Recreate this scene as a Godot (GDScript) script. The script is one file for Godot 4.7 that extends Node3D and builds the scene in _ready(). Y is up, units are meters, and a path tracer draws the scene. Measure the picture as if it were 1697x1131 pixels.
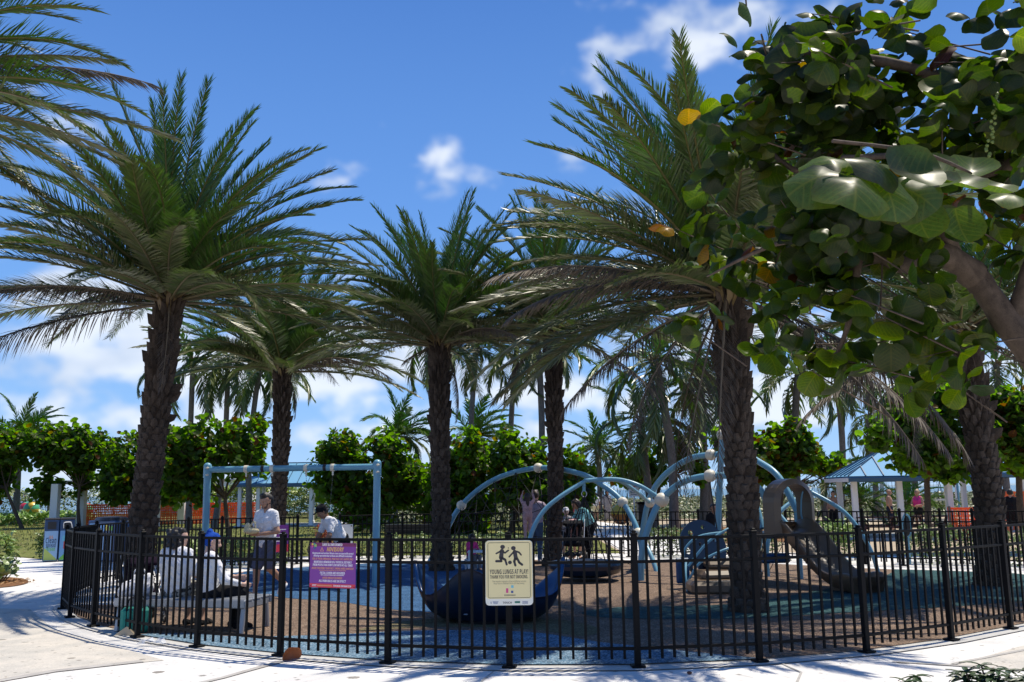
extends Node3D
# A fenced beach playground under date palms. y up, metres, camera at the origin looking along -z.

var rng := RandomNumberGenerator.new()
var M := {}
var taken := {}

# ---------------------------------------------------------------- mesh collecting
class MB:
	var v := PackedVector3Array()
	var n := PackedVector3Array()
	var c := PackedColorArray()
	var uv := PackedVector2Array()
	var col := Color.WHITE
	var T := Transform3D.IDENTITY

	func tri(a: Vector3, b: Vector3, d: Vector3, na: Vector3, nb: Vector3, nd: Vector3, ua := Vector2.ZERO, ub := Vector2.ZERO, ud := Vector2.ZERO) -> void:
		var f := (b - a).cross(d - a)
		if f.dot(na + nb + nd) > 0.0:
			v.append(T * a); v.append(T * d); v.append(T * b)
			n.append((T.basis * na).normalized()); n.append((T.basis * nd).normalized()); n.append((T.basis * nb).normalized())
			uv.append(ua); uv.append(ud); uv.append(ub)
		else:
			v.append(T * a); v.append(T * b); v.append(T * d)
			n.append((T.basis * na).normalized()); n.append((T.basis * nb).normalized()); n.append((T.basis * nd).normalized())
			uv.append(ua); uv.append(ub); uv.append(ud)
		c.append(col); c.append(col); c.append(col)

	func flat(a: Vector3, b: Vector3, d: Vector3, out: Vector3) -> void:
		var f := (b - a).cross(d - a).normalized()
		if f.dot(out) < 0.0:
			f = -f
		tri(a, b, d, f, f, f)

	func quad(a: Vector3, b: Vector3, d: Vector3, e: Vector3, out: Vector3) -> void:
		flat(a, b, d, out)
		flat(a, d, e, out)

	func smooth_quad(a: Vector3, b: Vector3, d: Vector3, e: Vector3, na: Vector3, nb: Vector3, nd: Vector3, ne: Vector3) -> void:
		tri(a, b, d, na, nb, nd)
		tri(a, d, e, na, nd, ne)

	func box(t: Transform3D, s: Vector3, bev := 0.0) -> void:
		var keep := T
		T = T * t
		var h := s * 0.5
		var b := minf(bev, minf(h.x, minf(h.y, h.z)) * 0.9)
		for ax in 3:
			for sg in [-1.0, 1.0]:
				var out := Vector3.ZERO
				out[ax] = sg
				var u := (ax + 1) % 3
				var w := (ax + 2) % 3
				var p: Array[Vector3] = []
				for k in [[-1.0, -1.0], [1.0, -1.0], [1.0, 1.0], [-1.0, 1.0]]:
					var q := Vector3.ZERO
					q[ax] = sg * h[ax]
					q[u] = k[0] * (h[u] - b)
					q[w] = k[1] * (h[w] - b)
					p.append(q)
				quad(p[0], p[1], p[2], p[3], out)
		if b > 0.0:
			for ax in 3:
				var u := (ax + 1) % 3
				var w := (ax + 2) % 3
				for su in [-1.0, 1.0]:
					for sw in [-1.0, 1.0]:
						var p: Array[Vector3] = []
						for k in [[0, -1.0], [1, -1.0], [1, 1.0], [0, 1.0]]:
							var q := Vector3.ZERO
							q[ax] = k[1] * (h[ax] - b)
							q[u] = su * (h[u] - (b if k[0] == 0 else 0.0))
							q[w] = sw * (h[w] - (0.0 if k[0] == 0 else b))
							p.append(q)
						var out := Vector3.ZERO
						out[u] = su
						out[w] = sw
						quad(p[0], p[1], p[2], p[3], out)
			for sx in [-1.0, 1.0]:
				for sy in [-1.0, 1.0]:
					for sz in [-1.0, 1.0]:
						flat(Vector3(sx * h.x, sy * (h.y - b), sz * (h.z - b)), Vector3(sx * (h.x - b), sy * h.y, sz * (h.z - b)), Vector3(sx * (h.x - b), sy * (h.y - b), sz * h.z), Vector3(sx, sy, sz))
		T = keep

	func at_box(p: Vector3, s: Vector3, bev := 0.0, yaw := 0.0) -> void:
		box(Transform3D(Basis(Vector3.UP, yaw), p), s, bev)

	func bar(a: Vector3, b: Vector3, w: float, h: float, bev := 0.0) -> void:
		var y := (b - a).normalized()
		var ref := Vector3.UP if absf(y.y) < 0.95 else Vector3.BACK
		var x := y.cross(ref).normalized()
		var z := x.cross(y).normalized()
		box(Transform3D(Basis(x, y, z), (a + b) * 0.5), Vector3(w, a.distance_to(b), h), bev)

	func tube(pts: PackedVector3Array, rad: Array, sides := 8, caps := true) -> void:
		var cnt := pts.size()
		var ring: Array[PackedVector3Array] = []
		var nor: Array[PackedVector3Array] = []
		var up := Vector3.UP
		for i in cnt:
			var t := (pts[mini(i + 1, cnt - 1)] - pts[maxi(i - 1, 0)]).normalized()
			if i == 0:
				up = Vector3.UP if absf(t.y) < 0.9 else Vector3.RIGHT
			var x := up.cross(t).normalized()
			up = t.cross(x).normalized()
			var r: float = rad[mini(i, rad.size() - 1)]
			var ps := PackedVector3Array()
			var ns := PackedVector3Array()
			for k in sides:
				var a := TAU * k / sides
				var d := x * cos(a) + up * sin(a)
				ns.append(d)
				ps.append(pts[i] + d * r)
			ring.append(ps)
			nor.append(ns)
		for i in cnt - 1:
			for k in sides:
				var l := (k + 1) % sides
				smooth_quad(ring[i][k], ring[i][l], ring[i + 1][l], ring[i + 1][k], nor[i][k], nor[i][l], nor[i + 1][l], nor[i + 1][k])
		if caps:
			for e in [0, cnt - 1]:
				var out := (pts[0] - pts[1]).normalized() if e == 0 else (pts[cnt - 1] - pts[cnt - 2]).normalized()
				for k in range(1, sides - 1):
					flat(ring[e][0], ring[e][k], ring[e][k + 1], out)

	func lathe(prof: Array, sides := 16, t := Transform3D.IDENTITY) -> void:
		var keep := T
		T = T * t
		for i in prof.size() - 1:
			var p: Vector2 = prof[i]
			var q: Vector2 = prof[i + 1]
			var nn := Vector2(q.y - p.y, -(q.x - p.x)).normalized()
			for k in sides:
				var a := TAU * k / sides
				var b := TAU * (k + 1) / sides
				var A := Vector3(cos(a), 0, sin(a))
				var B := Vector3(cos(b), 0, sin(b))
				var U := Vector3.UP
				var na := A * nn.x + U * nn.y
				var nb := B * nn.x + U * nn.y
				if p.x > 0.0001:
					tri(A * p.x + U * p.y, B * p.x + U * p.y, B * q.x + U * q.y, na, nb, nb)
				if q.x > 0.0001:
					tri(A * p.x + U * p.y, B * q.x + U * q.y, A * q.x + U * q.y, na, nb, na)
		T = keep

	func ball(p: Vector3, r: Vector3, segs := 14, rings := 9, yaw := 0.0) -> void:
		var bs := Basis(Vector3.UP, yaw)
		for i in rings:
			var a := PI * i / rings
			var b := PI * (i + 1) / rings
			for k in segs:
				var e := TAU * k / segs
				var f := TAU * (k + 1) / segs
				var d: Array[Vector3] = [Vector3(sin(a) * cos(e), cos(a), sin(a) * sin(e)), Vector3(sin(a) * cos(f), cos(a), sin(a) * sin(f)), Vector3(sin(b) * cos(f), cos(b), sin(b) * sin(f)), Vector3(sin(b) * cos(e), cos(b), sin(b) * sin(e))]
				var q: Array[Vector3] = []
				var m: Array[Vector3] = []
				for w in d:
					q.append(p + bs * (w * r))
					m.append((bs * (w / r)).normalized())
				if i > 0:
					tri(q[0], q[1], q[2], m[0], m[1], m[2])
				if i < rings - 1:
					tri(q[0], q[2], q[3], m[0], m[2], m[3])

	func prism(poly: PackedVector2Array, depth: float, t := Transform3D.IDENTITY) -> void:
		var keep := T
		T = T * t
		var idx := Geometry2D.triangulate_polygon(poly)
		for i in range(0, idx.size(), 3):
			var a := poly[idx[i]]
			var b := poly[idx[i + 1]]
			var d := poly[idx[i + 2]]
			flat(Vector3(a.x, a.y, depth), Vector3(b.x, b.y, depth), Vector3(d.x, d.y, depth), Vector3.BACK)
			flat(Vector3(a.x, a.y, 0), Vector3(b.x, b.y, 0), Vector3(d.x, d.y, 0), Vector3.FORWARD)
		var cw := Geometry2D.is_polygon_clockwise(poly)
		for i in poly.size():
			var a := poly[i]
			var b := poly[(i + 1) % poly.size()]
			var e := (b - a)
			var out := Vector3(e.y, -e.x, 0) if not cw else Vector3(-e.y, e.x, 0)
			quad(Vector3(a.x, a.y, 0), Vector3(b.x, b.y, 0), Vector3(b.x, b.y, depth), Vector3(a.x, a.y, depth), out)
		T = keep

	func mesh() -> ArrayMesh:
		var m := ArrayMesh.new()
		if v.is_empty():
			return m
		var a := []
		a.resize(Mesh.ARRAY_MAX)
		a[Mesh.ARRAY_VERTEX] = v
		a[Mesh.ARRAY_NORMAL] = n
		a[Mesh.ARRAY_COLOR] = c
		a[Mesh.ARRAY_TEX_UV] = uv
		m.add_surface_from_arrays(Mesh.PRIMITIVE_TRIANGLES, a)
		return m

# ---------------------------------------------------------------- naming
func numbered(called: String) -> String:
	if not taken.has(called):
		taken[called] = 0
		return called
	taken[called] += 1
	return "%s_%03d" % [called, taken[called]]

func tag(o: Node, label: String, category: String, group := "", kind := "") -> void:
	if label: o.set_meta("label", label)
	if category: o.set_meta("category", category)
	if group: o.set_meta("group", group)
	if kind: o.set_meta("kind", kind)

func thing(called: String, label: String, category: String, at := Vector3.ZERO, yaw := 0.0, group := "") -> Node3D:
	var o := Node3D.new()
	o.name = numbered(called)
	add_child(o)
	o.position = at
	o.rotation.y = yaw
	tag(o, label, category, group)
	return o

func put(called: String, mesh: Mesh, m: Material, parent: Node, t := Transform3D.IDENTITY) -> MeshInstance3D:
	var o := MeshInstance3D.new()
	o.name = called
	o.mesh = mesh
	o.material_override = m
	o.transform = t
	parent.add_child(o, true)
	return o

func single(called: String, mesh: Mesh, m: Material, label: String, category: String, group := "", at := Vector3.ZERO) -> MeshInstance3D:
	var o := MeshInstance3D.new()
	o.name = numbered(called)
	o.mesh = mesh
	o.material_override = m
	o.position = at
	add_child(o)
	tag(o, label, category, group)
	return o

func struct(called: String, mesh: Mesh, m: Material) -> MeshInstance3D:
	var o := MeshInstance3D.new()
	o.name = numbered(called)
	o.mesh = mesh
	o.material_override = m
	add_child(o)
	o.set_meta("kind", "structure")
	return o

func many(called: String, mesh: Mesh, m: Material, parent: Node, where: Array, tint: Array) -> MultiMeshInstance3D:
	var mm := MultiMesh.new()
	mm.transform_format = MultiMesh.TRANSFORM_3D
	mm.use_colors = true
	mm.mesh = mesh
	mm.instance_count = where.size()
	for i in where.size():
		mm.set_instance_transform(i, where[i])
		mm.set_instance_color(i, tint[i])
	var o := MultiMeshInstance3D.new()
	o.name = called
	o.multimesh = mm
	o.material_override = m
	parent.add_child(o, true)
	o.set_meta("kind", "stuff")
	return o

# ---------------------------------------------------------------- materials: colours are linear base colours
func mat(called: String, c: Color, rough := 0.7, spec := 0.5) -> StandardMaterial3D:
	var m := StandardMaterial3D.new()
	m.resource_name = called
	m.albedo_color = c.linear_to_srgb()
	m.roughness = rough
	m.metallic_specular = spec
	M[called] = m
	return m

func noise(freq: float, seed_: int, oct := 4, kind := FastNoiseLite.TYPE_SIMPLEX_SMOOTH) -> FastNoiseLite:
	var f := FastNoiseLite.new()
	f.seed = seed_
	f.frequency = freq
	f.noise_type = kind
	f.fractal_octaves = oct
	return f

func grain(size: int, base: Color, spread: float, cols: Array, shares: Array, blotch: float, seed_: int) -> ImageTexture:
	# base colour times soft blotches and per-pixel grain; a share of the pixels takes one of the given colours
	var r := RandomNumberGenerator.new()
	r.seed = seed_
	var im := Image.create(size, size, false, Image.FORMAT_RGB8)
	var n1 := noise(1.0, seed_, 3)
	for y in size:
		for x in size:
			var a := TAU * x / size
			var b := TAU * y / size
			var k := 1.0 + (blotch * n1.get_noise_3d(cos(a) * 1.5 + cos(b) * 1.1, sin(a) * 1.5, sin(b) * 1.5 + 7.0) if blotch > 0.0 else 0.0) + r.randf_range(-spread, spread)
			var c := base
			var u := r.randf()
			for i in cols.size():
				u -= shares[i]
				if u < 0.0:
					c = cols[i]
					break
			im.set_pixel(x, y, Color(c.r * k, c.g * k, c.b * k).clamp().linear_to_srgb())
	return ImageTexture.create_from_image(im)

func world_map(m: StandardMaterial3D, tex: Texture2D, metres: float) -> void:
	m.albedo_color = Color.WHITE
	m.albedo_texture = tex
	m.uv1_triplanar = true
	m.uv1_world_triplanar = true
	m.uv1_scale = Vector3.ONE / metres

func leaf_mat(called: String, rough: float, back: Color) -> StandardMaterial3D:
	var m := mat(called, Color.WHITE, rough)
	m.vertex_color_use_as_albedo = true
	m.backlight_enabled = true
	m.backlight = back
	m.cull_mode = BaseMaterial3D.CULL_DISABLED
	return m

# ---------------------------------------------------------------- the lie of the land
func gy(z: float) -> float:
	if z > -9.0: return 0.0
	if z > -24.0: return -0.13 * (-z - 9.0) / 15.0
	return -0.13

func sheet(poly: PackedVector2Array, lift: float, mb: MB) -> void:
	# a flat patch that follows the ground, lift metres above it; poly holds x and z
	for strip in [[-9.0, 400.0], [-24.0, -9.0], [-400.0, -24.0]]:
		var cut := PackedVector2Array([Vector2(-900, strip[0]), Vector2(900, strip[0]), Vector2(900, strip[1]), Vector2(-900, strip[1])])
		for q in Geometry2D.intersect_polygons(poly, cut):
			var idx := Geometry2D.triangulate_polygon(q)
			for i in range(0, idx.size(), 3):
				var p: Array[Vector3] = []
				for k in 3:
					var w: Vector2 = q[idx[i + k]]
					p.append(Vector3(w.x, gy(w.y) + lift, w.y))
				mb.flat(p[0], p[1], p[2], Vector3.UP)

func curve(pts: Array, steps := 6) -> PackedVector3Array:
	# Catmull-Rom through the points
	var out := PackedVector3Array()
	for i in pts.size() - 1:
		var a: Vector3 = pts[maxi(i - 1, 0)]
		var b: Vector3 = pts[i]
		var c: Vector3 = pts[i + 1]
		var d: Vector3 = pts[mini(i + 2, pts.size() - 1)]
		for s in steps:
			out.append(b.cubic_interpolate(c, a, d, float(s) / steps))
	out.append(pts[pts.size() - 1])
	return out

func curve2(pts: Array, steps := 5) -> PackedVector2Array:
	var out := PackedVector2Array()
	var k := pts.size()
	for i in k:
		var a: Vector2 = pts[(i + k - 1) % k]
		var b: Vector2 = pts[i]
		var c: Vector2 = pts[(i + 1) % k]
		var d: Vector2 = pts[(i + 2) % k]
		for s in steps:
			out.append(b.cubic_interpolate(c, a, d, float(s) / steps))
	return out

func aim(y: Vector3, ref := Vector3.UP) -> Basis:
	# a basis whose y axis points along the given direction
	y = y.normalized()
	if absf(y.dot(ref)) > 0.98:
		ref = Vector3.RIGHT
	var x := ref.cross(y).normalized()
	return Basis(x, y, x.cross(y))

func wander(v3: Vector3, amount: float) -> Vector3:
	return v3 + Vector3(rng.randf_range(-amount, amount), rng.randf_range(-amount, amount), rng.randf_range(-amount, amount))

# ---------------------------------------------------------------- sky
func make_sky() -> ImageTexture:
	var w := 2048
	var h := 1024
	var px := PackedFloat32Array()
	px.resize(w * h * 4)
	var n1 := noise(1.0, 11, 5)
	var n2 := noise(1.0, 42, 5)
	# bearing (degrees right of straight ahead), height, half width, half height, strength
	var puffs := [[-15.5, 26.5, 9.0, 5.0, -0.8], [-2.0, 28.5, 6.0, 3.0, -0.6], [-4.4, 20.8, 2.4, 1.5, 1.75], [6.2, 26.5, 1.8, 2.4, 0.8], [11.4, 27.0, 3.4, 2.4, 0.55], [15.4, 27.3, 2.8, 1.9, 0.7], [6.8, 23.9, 2.0, 1.2, 0.5], [-12.2, 19.2, 2.8, 1.3, 1.0], [-26.5, 19.8, 4.0, 1.8, 0.95],
		[-27.5, 11.5, 8.0, 2.2, 0.6], [-21.0, 8.6, 7.0, 1.8, 0.6], [-27.0, 5.2, 4.0, 1.0, 0.4], [4.0, 12.3, 4.0, 2.6, 0.8], [-9.5, 8.8, 6.0, 1.8, 0.6], [-9.0, 6.0, 7.0, 1.2, 0.45], [17.0, 6.5, 8.0, 2.0, 0.4], [24.0, 9.0, 6.0, 2.5, 0.5], [2.0, 7.6, 4.0, 1.2, 0.3], [29.0, 13.0, 5.0, 3.0, 0.3]]
	for y in h:
		var el := 90.0 - 180.0 * (y + 0.5) / h
		var below := el < 0.0
		var e := maxf(el, 0.0)
		var base := Color(0.42, 0.65, 0.95)
		for s in [[0.0, Color(0.42, 0.65, 0.95)], [5.0, Color(0.27, 0.52, 0.92)], [10.0, Color(0.17, 0.41, 0.87)], [17.0, Color(0.105, 0.31, 0.78)], [30.0, Color(0.058, 0.195, 0.6)], [55.0, Color(0.04, 0.14, 0.46)], [90.0, Color(0.035, 0.12, 0.42)]]:
			if e <= s[0]:
				break
			base = s[1]
		var st := [0.0, 5.0, 10.0, 17.0, 30.0, 55.0, 90.0]
		var cs := [Color(0.42, 0.63, 0.90), Color(0.28, 0.51, 0.88), Color(0.19, 0.41, 0.83), Color(0.135, 0.32, 0.745), Color(0.080, 0.215, 0.585), Color(0.045, 0.14, 0.45), Color(0.038, 0.12, 0.41)]
		for i in 6:
			if e >= st[i] and e <= st[i + 1]:
				base = (cs[i] as Color).lerp(cs[i + 1], (e - st[i]) / (st[i + 1] - st[i]))
		var sy := sin(deg_to_rad(el))
		var cy := cos(deg_to_rad(el))
		for x in w:
			var c := base
			if below:
				c = Color(0.35, 0.38, 0.36)
			elif el < 62.0:
				var az := wrapf(360.0 * (x + 0.5) / w, -180.0, 180.0)
				var ra := deg_to_rad(az)
				var dx := sin(ra) * cy
				var dz := -cos(ra) * cy
				var near := 0.0
				if absf(az) < 42.0:
					for p in puffs:
						var ux: float = (az - p[0]) / p[2]
						var uy: float = (el - p[1]) / p[3]
						var q := ux * ux + uy * uy
						if q < 4.0:
							near += p[4] * exp(-q * 1.1)
				var band: float = 0.36 * exp(-pow((el - 6.5) / 6.0, 2.0))
				var f := n1.get_noise_3d(dx * 4.0, sy * 11.0, dz * 4.0)
				var g := n2.get_noise_3d(dx * 15.0, sy * 24.0 + 5.0, dz * 15.0)
				var d := f * 0.8 + g * 0.62 + near * 0.62 + band * 1.75 - 0.30
				var a := smoothstep(0.0, 0.62, d)
				if a > 0.0:
					var lit := clampf(0.55 + 0.9 * n1.get_noise_3d(dx * 5.0, (sy + 0.02) * 15.0, dz * 5.0) * -1.0 + 0.5 * d, 0.0, 1.0)
					var cl := Color(0.47, 0.57, 0.74).lerp(Color(0.84, 0.89, 0.96), lit)
					c = base.lerp(cl, a * 0.85)
			var k := (y * w + x) * 4
			px[k] = c.r
			px[k + 1] = c.g
			px[k + 2] = c.b
			px[k + 3] = 1.0
	return ImageTexture.create_from_image(Image.create_from_data(w, h, false, Image.FORMAT_RGBAF, px.to_byte_array()))

func light_and_camera() -> void:
	var cam := Camera3D.new()
	cam.name = "camera"
	add_child(cam)
	cam.position = Vector3(0, 1.645, 0)
	cam.basis = Basis(Vector3.RIGHT, 0.1636687) * Basis(Vector3.BACK, -0.0126069)
	cam.fov = 41.18
	cam.near = 0.05
	cam.far = 9000.0
	cam.current = true
	var sky_mat := PanoramaSkyMaterial.new()
	sky_mat.panorama = make_sky()
	var sky := Sky.new()
	sky.sky_material = sky_mat
	var env := Environment.new()
	env.background_mode = Environment.BG_SKY
	env.sky = sky
	env.tonemap_mode = Environment.TONE_MAPPER_LINEAR
	env.tonemap_exposure = 1.14
	env.sdfgi_enabled = true
	env.ssao_enabled = true
	env.ssil_enabled = true
	var we := WorldEnvironment.new()
	we.name = "world_environment"
	we.environment = env
	add_child(we)
	var sun := DirectionalLight3D.new()
	sun.name = "sun"
	sun.light_energy = 1.5
	sun.light_color = Color(1.0, 0.965, 0.9)
	sun.light_angular_distance = 0.5
	sun.shadow_enabled = true
	add_child(sun)
	sun.look_at_from_position(Vector3(0.36, 1.0, -0.25) * 50.0, Vector3.ZERO, Vector3.BACK)

# ---------------------------------------------------------------- materials
func make_materials() -> void:
	mat("black_metal", Color(0.005, 0.005, 0.0055), 0.55, 0.25)
	mat("dune_soil", Color(0.14, 0.145, 0.055), 0.95, 0.2)
	mat("chain_metal", Color(0.06, 0.06, 0.062), 0.5)
	mat("blue_paint", Color(0.155, 0.36, 0.475), 0.36)
	mat("dark_blue_plastic", Color(0.004, 0.014, 0.038), 0.3)
	mat("mid_blue_plastic", Color(0.012, 0.065, 0.17), 0.28)
	mat("tan_plastic", Color(0.155, 0.105, 0.066), 0.36)
	mat("cream_plastic", Color(0.72, 0.665, 0.53), 0.45)
	mat("rope", Color(0.015, 0.015, 0.016), 0.8)
	mat("steel", Color(0.42, 0.43, 0.45), 0.32).metallic = 0.8
	mat("bench_metal", Color(0.30, 0.32, 0.35), 0.38).metallic = 0.5
	mat("white_paint", Color(0.80, 0.79, 0.76), 0.6)
	mat("roof_blue", Color(0.17, 0.38, 0.56), 0.65, 0.3)
	mat("roof_seam", Color(0.04, 0.10, 0.16), 0.5)
	mat("dark_wood", Color(0.10, 0.035, 0.025), 0.7)
	mat("orange_net", Color(0.95, 0.24, 0.06), 0.7)
	M.orange_net.backlight_enabled = true
	M.orange_net.backlight = Color(0.9, 0.3, 0.15)
	mat("black_plastic", Color(0.015, 0.015, 0.017), 0.5)
	mat("sea", Color(0.03, 0.13, 0.18), 0.25)
	for p in [["concrete", Color(0.70, 0.68, 0.645), 0.04, 0.16, 7.0], ["aggregate", Color(0.55, 0.515, 0.455), 0.13, 0.16, 5.0], ["curb", Color(0.5, 0.49, 0.465), 0.07, 0.1, 2.0], ["sand", Color(0.42, 0.34, 0.24), 0.12, 0.12, 6.0], ["mulch", Color(0.20, 0.10, 0.045), 0.35, 0.3, 2.0], ["stain", Color(0.42, 0.40, 0.37), 0.1, 0.25, 2.0]]:
		var m := mat(p[0], p[1], 0.9, 0.3)
		world_map(m, paving(p[1], p[2], p[3]) if p[0] == "concrete" or p[0] == "aggregate" else grain(320, p[1], p[2], [], [], p[3], 5 + p[0].length()), p[4])
	var lawn := mat("lawn", Color(0.12, 0.14, 0.04), 0.95, 0.2)
	world_map(lawn, grain(320, Color(0.15, 0.165, 0.045), 0.25, [Color(0.24, 0.2, 0.09), Color(0.09, 0.12, 0.025)], [0.14, 0.2], 0.35, 77), 9.0)
	var sizes := 256
	for p in [["rubber_tan", Color(0.20, 0.135, 0.092), [Color(0.33, 0.25, 0.19), Color(0.07, 0.05, 0.04)], [0.22, 0.3]], ["rubber_light_blue", Color(0.105, 0.20, 0.285), [Color(0.36, 0.45, 0.52), Color(0.03, 0.055, 0.085)], [0.22, 0.28]],
		["rubber_blue", Color(0.040, 0.105, 0.215), [Color(0.10, 0.19, 0.31), Color(0.014, 0.04, 0.09)], [0.2, 0.25]], ["rubber_teal", Color(0.028, 0.075, 0.08), [Color(0.07, 0.14, 0.14), Color(0.01, 0.03, 0.03)], [0.2, 0.25]], ["rubber_olive", Color(0.15, 0.125, 0.065), [Color(0.26, 0.22, 0.13), Color(0.06, 0.05, 0.03)], [0.22, 0.28]]]:
		var m := mat(p[0], p[1], 0.9, 0.25)
		world_map(m, grain(sizes, p[1], 0.2, p[2], p[3], 0.26, 31 + p[0].length()), 2.8)
	var bark := mat("palm_bark", Color(0.11, 0.085, 0.065), 0.85, 0.3)
	bark.vertex_color_use_as_albedo = true
	var bark_tex := grain(256, Color(0.095, 0.070, 0.053), 0.28, [Color(0.04, 0.03, 0.022), Color(0.17, 0.14, 0.11)], [0.18, 0.1], 0.45, 9)
	world_map(bark, bark_tex, 1.1)
	var coco := mat("coconut_bark", Color(0.16, 0.14, 0.12), 0.85, 0.3)
	world_map(coco, grain(256, Color(0.16, 0.14, 0.12), 0.25, [], [], 0.45, 19), 1.3)
	var limb := mat("grape_bark", Color(0.20, 0.15, 0.11), 0.8, 0.3)
	world_map(limb, grain(256, Color(0.10, 0.072, 0.052), 0.14, [Color(0.06, 0.042, 0.03)], [0.12], 0.7, 29), 0.5)
	leaf_mat("frond", 0.36, Color(0.5, 0.75, 0.10))
	leaf_mat("dead_frond", 0.7, Color(0.08, 0.06, 0.04))
	leaf_mat("round_leaf", 0.38, Color(1.0, 1.25, 0.18))
	leaf_mat("shrub_leaf", 0.45, Color(0.25, 0.35, 0.08))
	leaf_mat("grass_blade", 0.7, Color(0.2, 0.25, 0.05))

func paving(base: Color, spread: float, blotch: float) -> ImageTexture:
	# pale cast concrete: cloudy tone, sandy grain, small dark spots and a few drips
	var r := RandomNumberGenerator.new()
	r.seed = 71
	var size := 640
	var im := Image.create(size, size, false, Image.FORMAT_RGB8)
	var n1 := noise(1.0, 15, 4)
	var n2 := noise(1.0, 16, 3)
	for y in size:
		for x in size:
			var a := TAU * x / size
			var b := TAU * y / size
			var big := n1.get_noise_3d(cos(a) * 1.6 + cos(b) * 1.2, sin(a) * 1.6, sin(b) * 1.6 + 7.0)
			var fine := n2.get_noise_3d(cos(a) * 8.0 + cos(b) * 6.0, sin(a) * 8.0, sin(b) * 8.0)
			var k := 1.0 + blotch * (big * 1.2 + fine * 0.5) + r.randf_range(-spread, spread)
			k *= 1.0 - 0.45 * smoothstep(0.42, 0.6, fine) * 0.5
			var warm := 0.03 * big
			im.set_pixel(x, y, Color(base.r * k * (1.0 + warm), base.g * k, base.b * k * (1.0 - warm)).clamp().linear_to_srgb())
	for q in 420:
		var cx := r.randi() % size
		var cy := r.randi() % size
		var rad := 1 + (r.randi() % 2 if r.randf() < 0.8 else r.randi() % 5)
		var dark := r.randf_range(0.45, 0.85)
		for dy in range(-rad, rad + 1):
			for dx in range(-rad, rad + 1):
				if dx * dx + dy * dy <= rad * rad:
					var px := posmod(cx + dx, size)
					var py := posmod(cy + dy, size)
					var c := im.get_pixel(px, py)
					im.set_pixel(px, py, Color(c.r * lerpf(1.0, dark, 0.7), c.g * lerpf(1.0, dark, 0.72), c.b * lerpf(1.0, dark, 0.75)))
	return ImageTexture.create_from_image(im)

func _ready() -> void:
	rng.seed = 1
	light_and_camera()
	make_materials()
	make_ground()
	make_leaf_shapes()
	make_palms()
	make_mid_trees()
	make_fence()
	make_far()
	make_playground()
	make_people()
	make_front_tree()
	make_front_plants()

# ---------------------------------------------------------------- ground
var fence_front := [Vector2(-6.83, -14.14), Vector2(-6.20, -13.07), Vector2(-5.44, -12.12), Vector2(-4.45, -11.09), Vector2(-3.48, -10.31), Vector2(-2.41, -9.67), Vector2(-1.24, -9.16), Vector2(-0.06, -8.86), Vector2(1.13, -8.80), Vector2(2.31, -8.99), Vector2(3.49, -9.42), Vector2(4.66, -10.11), Vector2(5.72, -10.90)]
var fence_right := [Vector2(5.72, -10.90), Vector2(7.0, -11.85), Vector2(8.3, -12.9), Vector2(9.6, -14.3), Vector2(10.5, -16.0), Vector2(10.9, -17.6), Vector2(10.7, -19.0)]
var fence_back := [Vector2(10.7, -19.0), Vector2(9.7, -19.6), Vector2(9.2, -20.0), Vector2(8.5, -20.4), Vector2(7.9, -21.0), Vector2(6.6, -22.5), Vector2(4.7, -23.6), Vector2(3.0, -24.5), Vector2(1.5, -24.9), Vector2(0.0, -25.1), Vector2(-1.5, -25.1), Vector2(-3.0, -24.8), Vector2(-4.55, -24.1)]
var fence_left := [Vector2(-5.48, -23.4), Vector2(-6.26, -22.7), Vector2(-6.95, -22.0), Vector2(-7.4, -21.0), Vector2(-7.75, -19.9), Vector2(-7.9, -18.7), Vector2(-7.9, -17.5), Vector2(-7.45, -15.8), Vector2(-6.83, -14.14)]

func pv(l: Array) -> PackedVector2Array:
	return PackedVector2Array(l)

func rect(x0: float, x1: float, z0: float, z1: float) -> PackedVector2Array:
	return pv([Vector2(x0, z0), Vector2(x1, z0), Vector2(x1, z1), Vector2(x0, z1)])

func patch(called: String, poly: PackedVector2Array, lift: float, m: String) -> void:
	var mb := MB.new()
	sheet(poly, lift, mb)
	struct(called, mb.mesh(), M[m])

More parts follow.
